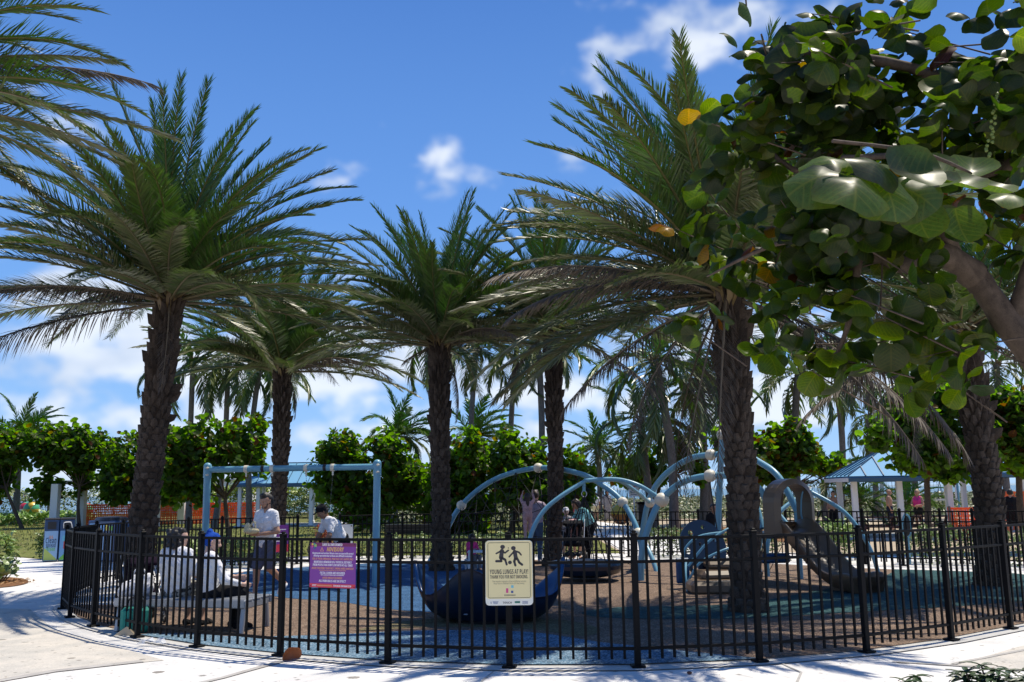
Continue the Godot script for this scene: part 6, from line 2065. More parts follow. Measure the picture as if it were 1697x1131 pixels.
	# ---- face
	if not o.get("faceless", false):
		for sg in [-1.0, 1.0]:
			var mb := MB.new()
			mb.ball(H.call(0.033 * sg, 0.012, 0.083), Vector3(0.013, 0.009, 0.008) * u, 8, 6)
			var eye := put("eye", mb.mesh(), M.eye_white, me)
			mb = MB.new()
			mb.ball(H.call(0.033 * sg, 0.012, 0.090), Vector3(0.006, 0.006, 0.003) * u, 7, 5)
			put("pupil", mb.mesh(), M.black_plastic, eye)
			mb = MB.new()
			mb.tube(PackedVector3Array([H.call(0.016 * sg, 0.034, 0.095), H.call(0.034 * sg, 0.039, 0.092), H.call(0.052 * sg, 0.031, 0.080)]), [0.0045 * u], 5)
			put("eyebrow", mb.mesh(), o.get("hair", M.hair_black), me)
		var mb := MB.new()
		mb.tube(PackedVector3Array([H.call(-0.022, -0.053, 0.090), H.call(0, -0.051, 0.096), H.call(0.022, -0.053, 0.090)]), [0.003 * u, 0.005 * u, 0.003 * u], 5)
		put("mouth", mb.mesh(), M.lip, me)
	if o.get("glasses", false):
		var mb := MB.new()
		for sg in [-1.0, 1.0]:
			mb.ball(H.call(0.036 * sg, 0.012, 0.096), Vector3(0.026, 0.02, 0.008) * u, 10, 6)
			mb.tube(PackedVector3Array([H.call(0.06 * sg, 0.018, 0.088), H.call(0.088 * sg, 0.02, -0.02)]), [0.004 * u], 5)
		mb.tube(PackedVector3Array([H.call(-0.03, 0.018, 0.102), H.call(0.03, 0.018, 0.102)]), [0.004 * u], 5)
		put("sunglasses", mb.mesh(), M.black_plastic, me)
	if o.get("beard", false):
		shell(me, "beard", [[H.call(-0.050, -0.04, 0.035), H.call(-0.028, -0.078, 0.06), 0.021 * u, 0.022 * u], [H.call(0.050, -0.04, 0.035), H.call(0.028, -0.078, 0.06), 0.021 * u, 0.022 * u], [H.call(-0.03, -0.08, 0.062), H.call(0.03, -0.08, 0.062), 0.023 * u, 0.023 * u], [H.call(-0.022, -0.038, 0.092), H.call(0.022, -0.038, 0.092), 0.006 * u, 0.006 * u]], 0.008 * u, 0.005 * u, M.stubble)
	# ---- hair and headgear
	var hc := maxf(cell * 0.6, 0.009)
	var style: String = o.get("style", "short")
	var hair := [[H.call(0, 0.062, -0.03), H.call(0, 0.066, 0.02), 0.082 * u, 0.072 * u], [H.call(-0.03, 0.03, -0.05), H.call(0.03, 0.03, -0.05), 0.072 * u, 0.072 * u], [H.call(-0.04, 0.0, -0.045), H.call(0.04, 0.0, -0.045), 0.055 * u, 0.055 * u]]
	if style == "short":
		hair.append([H.call(-0.03, 0.12, 0.045), H.call(0.03, 0.122, 0.05), 0.032 * u, 0.032 * u])
		hair.append([H.call(0, 0.125, -0.02), H.call(0, 0.125, 0.03), 0.03 * u, 0.03 * u])
	elif style == "long":
		for sg in [-1.0, 1.0]:
			hair.append([H.call(0.06 * sg, 0.05, 0.01), H.call(0.075 * sg, -0.10, -0.02), 0.040 * u, 0.035 * u])
			hair.append([H.call(0.075 * sg, -0.1, -0.02), H.call(0.06 * sg, -0.24, -0.05), 0.035 * u, 0.022 * u])
		hair.append([H.call(0, 0.0, -0.07), H.call(0, -0.24, -0.08), 0.07 * u, 0.045 * u])
	elif style == "curly":
		for q in 26:
			var a := q * 2.4
			var y := 0.11 - 0.008 * q
			hair.append([H.call(cos(a) * 0.085, y, sin(a) * 0.08 - 0.045), H.call(cos(a) * 0.09, y - 0.01, sin(a) * 0.085 - 0.05), 0.036 * u, 0.033 * u])
	elif style == "bun":
		hair.append([H.call(0, 0.13, -0.06), H.call(0, 0.14, -0.06), 0.045 * u, 0.04 * u])
	if style == "cap":
		hair = [[H.call(-0.03, 0.0, -0.05), H.call(0.03, 0.0, -0.05), 0.062 * u, 0.062 * u]]
	if style != "bald":
		shell(me, "hair", hair, hc, 0.006 * u, o.get("hair", M.hair_black))
	if style == "cap" or o.has("cap"):
		var cap: Node3D = shell(me, "cap", [[H.call(0, 0.064, -0.024), H.call(0, 0.066, 0.016), 0.090 * u, 0.088 * u], [H.call(-0.02, 0.045, -0.03), H.call(0.02, 0.045, -0.03), 0.082 * u, 0.082 * u]], hc, 0.006 * u, o.get("cap", M.cloth_black))
		shell(cap, "brim", [[H.call(-0.04, 0.062, 0.08), H.call(-0.03, 0.05, 0.155), 0.013 * u, 0.010 * u], [H.call(0, 0.066, 0.08), H.call(0, 0.052, 0.17), 0.013 * u, 0.010 * u], [H.call(0.04, 0.062, 0.08), H.call(0.03, 0.05, 0.155), 0.013 * u, 0.010 * u], [H.call(-0.05, 0.062, 0.09), H.call(0.05, 0.062, 0.09), 0.012 * u, 0.012 * u]], hc * 0.8, 0.006 * u, o.get("cap", M.cloth_black))
	# ---- clothes
	var g := 0.014 * s
	if o.has("shirt"):
		var cl := []
		for b in torso:
			cl.append([b[0], b[1], b[2] + g, b[3] + g])
		cl[0][0] = cl[0][0] - (cl[0][1] - cl[0][0]) * 0.12
		if o.get("crop", false):
			for i in [0, 2, 4]:
				cl[i][0] = cl[i][0].lerp(cl[i][1], 0.55)
		var sl: float = o.get("sleeve", 0.6)
		for q in ["L", "R"]:
			var a: Vector3 = J["sh" + q]
			var e: Vector3 = J["el" + q]
			if sl > 0.0:
				cl.append([a, a.lerp(e, minf(sl, 1.0)), 0.066 * fat, 0.060 * s])
			if sl > 1.0:
				cl.append([e, e.lerp(J["wr" + q], sl - 1.0), 0.054 * s, 0.042 * s])
		shell(me, "shirt", cl, cell, 0.012 * s, o.shirt)
	if o.has("pants"):
		var cl := []
		for sg in [-1.0, 1.0]:
			cl.append([J.pel + hipside * 0.06 * s * sg + Vector3(0, 0.04, 0) * s, J.pel + hipside * 0.07 * s * sg - Vector3(0, 0.03, 0) * s, 0.112 * fat, 0.118 * fat])
		var ln: float = o.get("leg", 2.0)
		var loose: float = o.get("loose", 0.0) * s
		for q in ["L", "R"]:
			var a: Vector3 = J["hip" + q]
			var e: Vector3 = J["kn" + q]
			cl.append([a, a.lerp(e, minf(ln, 1.0)), 0.100 * fat, (lerpf(0.088, 0.072, minf(ln, 1.0))) * s + loose])
			if ln > 1.0:
				cl.append([e, e.lerp(J["an" + q], ln - 1.0), 0.072 * s + loose, 0.054 * s + loose])
		shell(me, "trousers" if ln > 1.3 else "shorts", cl, cell, 0.010 * s, o.pants)
	if o.has("shoes"):
		for i in [0, 2]:
			shell(me, "shoe", [[feet[i][0] + Vector3(0, -0.005, 0), feet[i][1], 0.048 * s, 0.040 * s], [feet[i + 1][0] + Vector3(0, -0.02, 0) * s, feet[i + 1][1], 0.044 * s, 0.042 * s]], cell * 0.7, 0.007 * s, o.shoes)
	return me

func make_people() -> void:
	mat("skin_tan", Color(0.42, 0.23, 0.145), 0.55)
	mat("skin_pale", Color(0.56, 0.35, 0.26), 0.55)
	mat("skin_brown", Color(0.26, 0.13, 0.075), 0.55)
	mat("stubble", Color(0.11, 0.062, 0.042), 0.7)
	mat("hair_black", Color(0.012, 0.010, 0.009), 0.5)
	mat("hair_brown", Color(0.035, 0.018, 0.011), 0.5)
	mat("hair_blond", Color(0.45, 0.33, 0.17), 0.55)
	mat("eye_white", Color(0.6, 0.58, 0.55), 0.3)
	mat("lip", Color(0.35, 0.10, 0.09), 0.5)
	var folds := crease_map()
	for c in [["cloth_white", Color(0.74, 0.74, 0.76)], ["cloth_black", Color(0.014, 0.014, 0.016)], ["cloth_navy", Color(0.02, 0.026, 0.05)], ["cloth_slate", Color(0.10, 0.11, 0.16)], ["cloth_lilac", Color(0.42, 0.34, 0.40)], ["cloth_pink", Color(0.55, 0.33, 0.32)], ["cloth_hot_pink", Color(0.75, 0.06, 0.26)], ["cloth_aqua", Color(0.22, 0.50, 0.52)], ["cloth_denim", Color(0.07, 0.12, 0.2)], ["cloth_blue", Color(0.015, 0.07, 0.36)], ["cloth_grey", Color(0.30, 0.29, 0.31)], ["cloth_red", Color(0.5, 0.04, 0.05)], ["cloth_purple", Color(0.010, 0.004, 0.014)], ["cloth_cream", Color(0.6, 0.52, 0.32)]]:
		var cm := mat(c[0], c[1], 0.9, 0.25)
		cm.normal_enabled = true
		cm.normal_texture = folds
		cm.normal_scale = 1.3
		cm.uv1_triplanar = true
		cm.uv1_scale = Vector3.ONE * 1.6
	var print_ := mat("cloth_blue_print", Color.WHITE, 0.9, 0.25)
	world_map(print_, blotch_tex(Color(0.68, 0.74, 0.85), Color(0.03, 0.12, 0.42), 0.05), 0.7)
	var skirt := mat("cloth_dark_print", Color.WHITE, 0.9, 0.25)
	world_map(skirt, blotch_tex(Color(0.02, 0.02, 0.022), Color(0.35, 0.34, 0.3), -0.12), 0.35)
	# man walking
	var w := person("man in a white T-shirt and grey shorts walking behind the bench, looking down", Vector3(-4.02, gy(-15.0) + 0.03, -15.0), -0.5, {"h": 1.66, "cell": 0.014, "skin": M.skin_tan, "beard": true, "style": "short", "look": Vector3(0.3, -0.1, 0), "shirt": M.cloth_white, "sleeve": 0.62, "pants": M.cloth_slate, "leg": 0.85, "loose": 0.02, "shoes": M.cloth_white, "curl": 0.9,
		"j": {"elL": Vector3(0.265, 1.10, 0.02), "wrL": Vector3(0.08, 1.06, 0.24), "elR": Vector3(-0.24, 1.10, 0.02), "wrR": Vector3(-0.12, 1.10, 0.24), "knR": Vector3(-0.09, 0.49, 0.10), "anR": Vector3(-0.09, 0.085, 0.12), "toR": Vector3(-0.09, 0.03, 0.28), "knL": Vector3(0.09, 0.50, -0.02), "anL": Vector3(0.10, 0.24, -0.34), "toL": Vector3(0.10, 0.10, -0.24)}, "handL": Vector3(-0.9, 0.1, 0.25), "handR": Vector3(0.7, 0.2, 0.5), "thumbL": Vector3(0, 1, 0), "thumbR": Vector3(0, 1, 0)})
	var bag := MB.new()
	bag.ball(Vector3(-0.02, 1.09, 0.31), Vector3(0.14, 0.055, 0.07), 12, 8, 0.3)
	bag.ball(Vector3(-0.10, 1.13, 0.31), Vector3(0.06, 0.09, 0.05), 10, 7, 0.5)
	bag.tube(curve([Vector3(-0.06, 1.16, 0.3), Vector3(0.02, 1.24, 0.3), Vector3(0.06, 1.14, 0.3)], 4), [0.012], 6)
	var bp := single("soft_toy", bag.mesh(), M.cloth_cream, "pale yellow soft toy held in both hands by the walking man", "toy", "", w.position)
	bp.rotation.y = w.rotation.y
	# man in the cap, bending to the swing
	person("man in a white T-shirt and black cap bending over behind the purple banner", Vector3(-3.28, gy(-16.9) + 0.03, -16.9), -1.0, {"h": 1.66, "cell": 0.014, "skin": M.skin_brown, "style": "cap", "cap": M.cloth_black, "look": Vector3(0.55, -0.2, 0), "shirt": M.cloth_white, "sleeve": 0.7, "pants": M.cloth_black, "leg": 2.0, "shoes": M.cloth_black,
		"j": {"pel": Vector3(0, 0.86, -0.14), "chest": Vector3(0, 1.13, 0.04), "neck": Vector3(0, 1.27, 0.15), "head": Vector3(0, 1.38, 0.24), "shL": Vector3(0.175, 1.22, 0.11), "shR": Vector3(-0.175, 1.22, 0.11), "elL": Vector3(0.25, 0.96, 0.20), "wrL": Vector3(0.22, 0.76, 0.34), "elR": Vector3(-0.25, 0.96, 0.20), "wrR": Vector3(-0.20, 0.76, 0.36), "hipL": Vector3(0.088, 0.84, -0.14), "hipR": Vector3(-0.088, 0.84, -0.14), "knL": Vector3(0.10, 0.47, -0.02), "knR": Vector3(-0.10, 0.47, 0.0), "anL": Vector3(0.11, 0.085, -0.10), "anR": Vector3(-0.11, 0.085, -0.06)}})
	# two seated on the bench, backs to the fence
	var seat := {"pel": Vector3(0, 0.50, 0), "chest": Vector3(0, 0.82, -0.03), "neck": Vector3(0, 0.99, -0.02), "head": Vector3(0, 1.13, 0.02), "shL": Vector3(0.18, 0.94, -0.01), "shR": Vector3(-0.18, 0.94, -0.01), "elL": Vector3(0.25, 0.68, 0.06), "elR": Vector3(-0.25, 0.68, 0.06), "wrL": Vector3(0.16, 0.60, 0.28), "wrR": Vector3(-0.16, 0.60, 0.28), "hipL": Vector3(0.09, 0.49, 0.02), "hipR": Vector3(-0.09, 0.49, 0.02), "knL": Vector3(0.11, 0.49, 0.42), "knR": Vector3(-0.11, 0.49, 0.42), "anL": Vector3(0.11, 0.085, 0.38), "anR": Vector3(-0.11, 0.085, 0.38), "toL": Vector3(0.12, 0.03, 0.53), "toR": Vector3(-0.12, 0.03, 0.53)}
	person("person with dark curly hair and sunglasses in a white shirt, seated on the metal bench", Vector3(-4.26, gy(-11.75) + 0.01, -11.75), PI - 0.35, {"h": 1.68, "cell": 0.014, "skin": M.skin_pale, "style": "curly", "hair": M.hair_black, "glasses": true, "look": Vector3(0, -0.85, 0), "shirt": M.cloth_white, "sleeve": 0.9, "pants": M.cloth_dark_print, "leg": 1.5, "loose": 0.015, "shoes": M.cloth_black, "fat": 1.12, "j": seat})
	var seat2 := seat.duplicate()
	for key in {"elL": 0, "elR": 0, "wrL": 0, "wrR": 0}: pass
	seat2["elL"] = Vector3(0.22, 0.70, 0.14)
	seat2["wrL"] = Vector3(0.14, 0.66, 0.40)
	seat2["elR"] = Vector3(-0.26, 0.66, 0.12)
	seat2["wrR"] = Vector3(-0.16, 0.58, 0.40)
	person("person in a blue headscarf and white sleeves seated at the bench's right end", Vector3(-3.80, gy(-11.6) + 0.01, -11.6), PI - 0.95, {"h": 1.60, "cell": 0.014, "skin": M.skin_pale, "style": "bun", "hair": M.cloth_blue, "faceless": false, "look": Vector3(0.2, -0.3, 0), "shirt": M.cloth_white, "sleeve": 1.75, "pants": M.cloth_black, "leg": 2.0, "shoes": M.cloth_black, "fat": 1.05, "j": seat2})
	var apron := MB.new()
	apron.tube(curve([Vector3(-3.92, 0.40, -11.40), Vector3(-3.93, 0.62, -11.42), Vector3(-3.92, 0.86, -11.45), Vector3(-3.9, 0.93, -11.5)], 4), [0.11, 0.125, 0.12, 0.11, 0.09], 10)
	# people round the pushchair
	person("woman in an aqua cardigan leaning over the pushchair behind the spinner", Vector3(1.75, gy(-23.0) + 0.03, -23.0), -1.15, {"h": 1.68, "cell": 0.02, "skin": M.skin_tan, "style": "long", "hair": M.hair_brown, "look": Vector3(0.5, 0, 0), "shirt": M.cloth_aqua, "sleeve": 1.6, "pants": M.cloth_black, "leg": 2.0, "shoes": M.cloth_black, "bust": true,
		"j": {"pel": Vector3(0, 0.9, -0.16), "chest": Vector3(0, 1.16, 0.02), "neck": Vector3(0, 1.30, 0.14), "head": Vector3(0, 1.40, 0.24), "shL": Vector3(0.16, 1.25, 0.09), "shR": Vector3(-0.16, 1.25, 0.09), "elL": Vector3(0.22, 1.0, 0.2), "wrL": Vector3(0.14, 0.95, 0.42), "elR": Vector3(-0.22, 1.0, 0.2), "wrR": Vector3(-0.14, 0.95, 0.42), "hipL": Vector3(0.09, 0.88, -0.15), "hipR": Vector3(-0.09, 0.88, -0.15), "knL": Vector3(0.1, 0.48, -0.06), "knR": Vector3(-0.1, 0.48, -0.02)}})
	person("man in lilac shirt and jeans behind the slim date palm, by the climbing child", Vector3(0.52, gy(-22.6) + 0.03, -22.6), PI - 0.3, {"h": 1.72, "cell": 0.02, "skin": M.skin_tan, "style": "short", "hair": M.hair_brown, "shirt": M.cloth_lilac, "sleeve": 0.8, "pants": M.cloth_denim, "leg": 2.0, "shoes": M.cloth_grey, "j": {"elR": Vector3(-0.3, 1.2, 0.15), "wrR": Vector3(-0.3, 1.38, 0.3)}})
	person("child in a pale pink hoodie climbing the rope net with one arm up", Vector3(0.30, 0.56, -20.9), PI + 0.15, {"h": 1.0, "cell": 0.014, "skin": M.skin_pale, "style": "long", "hair": M.hair_brown, "shirt": M.cloth_pink, "sleeve": 1.8, "pants": M.cloth_pink, "leg": 1.9, "shoes": M.cloth_grey, "j": {"elL": Vector3(0.22, 1.50, 0.12), "wrL": Vector3(0.16, 1.72, 0.2), "elR": Vector3(-0.28, 1.5, 0.12), "wrR": Vector3(-0.25, 1.75, 0.2), "knR": Vector3(-0.12, 0.55, 0.14), "anR": Vector3(-0.11, 0.2, 0.08)}})
	person("girl in pink seated at the small white play table", Vector3(-0.98, gy(-21.0) - 0.02, -21.0), 0.6, {"h": 1.1, "cell": 0.014, "skin": M.skin_pale, "style": "long", "hair": M.hair_brown, "look": Vector3(0.4, 0, 0), "shirt": M.cloth_hot_pink, "sleeve": 1.5, "pants": M.cloth_grey, "leg": 1.9, "j": {"pel": Vector3(0, 0.50, 0), "chest": Vector3(0, 0.82, 0.02), "neck": Vector3(0, 0.97, 0.03), "head": Vector3(0, 1.10, 0.07), "shL": Vector3(0.15, 0.93, 0.03), "shR": Vector3(-0.15, 0.93, 0.03), "elL": Vector3(0.2, 0.72, 0.12), "elR": Vector3(-0.2, 0.72, 0.12), "wrL": Vector3(0.12, 0.75, 0.32), "wrR": Vector3(-0.12, 0.75, 0.32), "hipL": Vector3(0.08, 0.48, 0.03), "hipR": Vector3(-0.08, 0.48, 0.03), "knL": Vector3(0.1, 0.5, 0.4), "knR": Vector3(-0.1, 0.5, 0.4), "anL": Vector3(0.1, 0.1, 0.4), "anR": Vector3(-0.1, 0.1, 0.4), "toL": Vector3(0.11, 0.04, 0.52), "toR": Vector3(-0.11, 0.04, 0.52)}})
	var stool := thing("stool", "small white stool the girl in pink sits on", "stool", Vector3(-0.98, gy(-21.0), -21.0))
	var mb := MB.new()
	mb.at_box(Vector3(0, 0.235, 0), Vector3(0.3, 0.03, 0.3), 0.01)
	put("seat", mb.mesh(), M.white_paint, stool)
	for q in [[-0.12, -0.12], [0.12, -0.12], [-0.12, 0.12], [0.12, 0.12]]:
		mb = MB.new()
		mb.at_box(Vector3(q[0], 0.11, q[1]), Vector3(0.03, 0.23, 0.03), 0.004)
		put("leg", mb.mesh(), M.white_paint, stool)
	person("child in a white sun hat and grey top behind the pushchair", Vector3(1.32, gy(-23.6) + 0.03, -23.6), 0.2, {"h": 1.28, "cell": 0.02, "skin": M.skin_pale, "style": "cap", "cap": M.cloth_white, "shirt": M.cloth_grey, "sleeve": 0.7, "pants": M.cloth_black, "leg": 0.9})
	person("child in a red and blue cap behind the pushchair, beside the aqua cardigan", Vector3(1.62, gy(-24.0) + 0.03, -24.0), -0.3, {"h": 1.26, "cell": 0.02, "skin": M.skin_tan, "style": "cap", "cap": M.cloth_red, "shirt": M.cloth_blue, "sleeve": 0.7, "pants": M.cloth_black, "leg": 0.9})
	# on the beach side
	person("shirtless man in black shorts standing beyond the fence left of the pavilion", Vector3(11.85, -0.12, -34.2), -0.4, {"h": 1.60, "cell": 0.026, "skin": M.skin_tan, "style": "short", "hair": M.hair_brown, "pants": M.cloth_black, "leg": 0.9, "loose": 0.03, "fat": 1.1, "faceless": true})
	person("shirtless man in dark shorts behind a pavilion column, talking to the woman in pink", Vector3(15.45, -0.12, -38.0), 1.1, {"h": 1.62, "cell": 0.026, "skin": M.skin_tan, "style": "bald", "pants": M.cloth_navy, "leg": 0.9, "loose": 0.03, "fat": 1.15, "faceless": true})
	person("blonde woman in a hot pink top and black shorts beyond the pavilion", Vector3(15.75, -0.12, -36.0), -0.9, {"h": 1.60, "cell": 0.026, "skin": M.skin_tan, "style": "bun", "hair": M.hair_blond, "shirt": M.cloth_hot_pink, "sleeve": 0.0, "crop": true, "pants": M.cloth_black, "leg": 0.45, "faceless": true, "j": {"elL": Vector3(0.25, 1.12, 0.05), "wrL": Vector3(0.12, 1.08, 0.25), "elR": Vector3(-0.25, 1.12, 0.05), "wrR": Vector3(-0.12, 1.08, 0.25)}})
	person("man in a black T-shirt beyond the fence at the right edge", Vector3(16.15, -0.12, -30.0), 2.6, {"h": 1.60, "cell": 0.024, "skin": M.skin_tan, "style": "short", "shirt": M.cloth_black, "sleeve": 0.6, "pants": M.cloth_black, "leg": 0.9, "loose": 0.02, "fat": 1.15, "faceless": true})
	person("distant walker in a white top on the beach path", Vector3(4.7, -0.12, -53.0), PI, {"h": 1.6, "cell": 0.035, "skin": M.skin_brown, "style": "short", "shirt": M.cloth_white, "sleeve": 0.6, "pants": M.cloth_cream, "leg": 0.9, "faceless": true})
	person("distant walker in a long grey coat on the beach path", Vector3(5.25, -0.12, -52.0), 0.2, {"h": 1.7, "cell": 0.035, "skin": M.skin_brown, "style": "long", "shirt": M.cloth_grey, "sleeve": 1.6, "pants": M.cloth_grey, "leg": 1.8, "loose": 0.03, "faceless": true})
	person("child in a dark top standing beyond the blue perforated climbing panel", Vector3(4.83, gy(-22.4) + 0.03, -22.4), 0.3, {"h": 1.34, "cell": 0.022, "skin": M.skin_brown, "style": "short", "shirt": M.cloth_black, "sleeve": 0.6, "pants": M.cloth_navy, "leg": 1.0})
	make_bench()
	make_pushchair("black and grey pushchair with a pink blanket behind the round spinner", Vector3(1.42, gy(-22.4) + 0.03, -22.4), 1.4, true)

func blotch_tex(a: Color, b: Color, cut: float) -> ImageTexture:
	var n := noise(0.045, 14, 3)
	var im := Image.create(128, 128, false, Image.FORMAT_RGB8)
	for y in 128:
		for x in 128:
			im.set_pixel(x, y, a.lerp(b, smoothstep(cut, cut + 0.06, n.get_noise_2d(x, y))).linear_to_srgb())
	return ImageTexture.create_from_image(im)

func make_bench() -> void:
	# perforated metal bench seen from behind its left end
	var o := thing("metal_bench", "grey metal backless bench with splayed plate legs behind the left front fence", "bench", Vector3(-4.02, gy(-11.7) + 0.02, -11.72), -0.22)
	for k in 3:
		var mb := MB.new()
		mb.at_box(Vector3(0, 0.385, -0.21 + 0.21 * k), Vector3(1.75, 0.035, 0.20), 0.012)
		put("seat_plank", mb.mesh(), M.bench_metal, o)
	for z in [-0.33, 0.33]:
		var mb := MB.new()
		mb.at_box(Vector3(0, 0.35, z), Vector3(1.78, 0.10, 0.035), 0.012)
		put("rim", mb.mesh(), M.bench_metal, o)
	for x in [-0.84, 0.84]:
		var mb := MB.new()
		mb.at_box(Vector3(x, 0.33, 0), Vector3(0.06, 0.09, 0.62), 0.015)
		for z in [-0.3, 0.3]:
			mb.bar(Vector3(x, 0.34, z * 0.9), Vector3(x, 0.0, z * 1.08), 0.06, 0.045, 0.01)
		put("leg", mb.mesh(), M.bench_metal, o)
	var t := thing("cool_bag", "teal green upright bag on the ground under the left end of the bench", "bag", Vector3(-4.62, gy(-11.5) + 0.03, -11.45), 0.15)
	var teal := mat("teal_cloth", Color(0.01, 0.19, 0.15), 0.75)
	var mb := MB.new()
	mb.at_box(Vector3(0, 0.15, 0), Vector3(0.34, 0.30, 0.2), 0.04)
	put("body", mb.mesh(), teal, t)
	for z in [-0.06, 0.06]:
		mb = MB.new()
		mb.tube(curve([Vector3(-0.09, 0.29, z), Vector3(-0.07, 0.40, z), Vector3(0.07, 0.40, z), Vector3(0.09, 0.29, z)], 4), [0.010], 6)
		put("handle", mb.mesh(), M.black_plastic, t)
	t = thing("white_bag", "white soft bag and cloth heaped on the left end of the bench", "bag", Vector3(-4.78, gy(-11.9) + 0.42, -11.86), 0.3)
	shell(t, "bag", [[Vector3(-0.12, 0.09, 0), Vector3(0.08, 0.1, 0.02), 0.10, 0.11], [Vector3(0.04, 0.16, 0), Vector3(0.12, 0.22, 0.03), 0.08, 0.06], [Vector3(-0.18, 0.05, 0.05), Vector3(-0.2, 0.02, -0.08), 0.06, 0.05], [Vector3(0.0, 0.18, -0.05), Vector3(-0.05, 0.22, -0.06), 0.05, 0.04]], 0.015, 0.02, M.cloth_white)
	mb = MB.new()
	mb.tube(curve([Vector3(-0.08, 0.18, 0.05), Vector3(-0.04, 0.32, 0.03), Vector3(0.06, 0.32, 0.02), Vector3(0.1, 0.2, 0.03)], 4), [0.010], 6)
	put("strap", mb.mesh(), M.cloth_white, t)
	make_pushchair("dark purple pushchair at the left end of the bench beside the tall date palm", Vector3(-4.95, gy(-12.4) + 0.03, -12.4), 2.2, false)

func make_pushchair(label: String, at: Vector3, yaw: float, blanket: bool) -> void:
	var o := thing("pushchair", label, "pushchair", at, yaw)
	if not blanket:
		o.scale = Vector3.ONE * 0.82
	for z in [-0.26, 0.26]:
		var mb := MB.new()
		mb.tube(PackedVector3Array([Vector3(-0.36, 0.12, z), Vector3(0.34, 0.95, z * 0.95), Vector3(0.42, 1.03, z * 0.95)]), [0.014], 7)
		mb.tube(PackedVector3Array([Vector3(0.34, 0.12, z), Vector3(-0.12, 0.60, z * 0.95), Vector3(-0.2, 0.66, z * 0.9)]), [0.014], 7)
		put("frame", mb.mesh(), M.steel, o)
	var mb := MB.new()
	mb.tube(PackedVector3Array([Vector3(0.42, 1.03, -0.25), Vector3(0.42, 1.03, 0.25)]), [0.018], 8)
	put("handle", mb.mesh(), M.black_plastic, o)
	for x in [-0.36, 0.36]:
		for z in [-0.28, 0.28]:
			mb = MB.new()
			var loop := PackedVector3Array()
			for k in 17:
				loop.append(Vector3(x + cos(TAU * k / 16) * 0.10, 0.12 + sin(TAU * k / 16) * 0.10, z))
			mb.tube(loop, [0.022], 7, false)
			var wheel := put("wheel", mb.mesh(), M.black_plastic, o)
			mb = MB.new()
			for k in 5:
				mb.bar(Vector3(x, 0.12, z), Vector3(x + cos(TAU * k / 5) * 0.09, 0.12 + sin(TAU * k / 5) * 0.09, z), 0.012, 0.012)
			put("rim", mb.mesh(), M.steel, wheel)
	var cloth: Material = M.cloth_black if blanket else M.cloth_purple
	shell(o, "seat", [[Vector3(-0.16, 0.46, -0.16), Vector3(-0.16, 0.46, 0.16), 0.06, 0.06], [Vector3(0.1, 0.45, -0.16), Vector3(0.1, 0.45, 0.16), 0.07, 0.07], [Vector3(0.12, 0.5, -0.15), Vector3(0.26, 0.85, -0.15), 0.06, 0.05], [Vector3(0.12, 0.5, 0.15), Vector3(0.26, 0.85, 0.15), 0.06, 0.05], [Vector3(0.14, 0.5, 0), Vector3(0.26, 0.85, 0), 0.06, 0.05]], 0.02, 0.02, cloth)
	var hood := []
	for k in 7:
		var a := PI * 0.12 + PI * 0.5 * k / 6
		hood.append([Vector3(0.22 - 0.02 + cos(a + 0.5) * 0.30 - 0.1, 0.70 + sin(a + 0.3) * 0.28, -0.20), Vector3(0.22 - 0.02 + cos(a + 0.5) * 0.30 - 0.1, 0.70 + sin(a + 0.3) * 0.28, 0.20), 0.035, 0.035])
	shell(o, "canopy", hood, 0.02, 0.02, cloth)
	shell(o, "basket", [[Vector3(-0.2, 0.22, -0.14), Vector3(0.2, 0.22, -0.14), 0.06, 0.06], [Vector3(-0.2, 0.22, 0.14), Vector3(0.2, 0.22, 0.14), 0.06, 0.06], [Vector3(-0.2, 0.2, 0), Vector3(0.2, 0.2, 0), 0.06, 0.06]], 0.02, 0.02, M.black_plastic)
	if blanket:
		var b := thing("blanket", "pale pink blanket hanging over the end of the pushchair", "blanket", at, yaw)
		shell(b, "cloth", [[Vector3(0.40, 0.98, -0.14), Vector3(0.40, 0.98, 0.12), 0.05, 0.05], [Vector3(0.44, 0.95, -0.13), Vector3(0.46, 0.52, -0.12), 0.04, 0.05], [Vector3(0.44, 0.95, 0.0), Vector3(0.47, 0.48, 0.0), 0.04, 0.05], [Vector3(0.44, 0.95, 0.1), Vector3(0.46, 0.56, 0.11), 0.04, 0.05], [Vector3(0.2, 0.99, -0.1), Vector3(0.4, 0.99, 0.0), 0.04, 0.05]], 0.02, 0.02, M.cloth_pink)

func crease_map() -> ImageTexture:
	# soft diagonal creases, as a normal map
	var n := noise(0.018, 33, 3)
	var im := Image.create(192, 192, false, Image.FORMAT_RGB8)
	for y in 192:
		for x in 192:
			var h := 1.0 - absf(n.get_noise_2d(x * 1.0 + y * 0.5, y * 0.6)) * 2.2
			h = clampf(h, 0.0, 1.0) * 0.8 + 0.1 * n.get_noise_2d(x * 4.0, y * 4.0)
			im.set_pixel(x, y, Color(h, h, h))
	im.bump_map_to_normal_map(6.0)
	return ImageTexture.create_from_image(im)

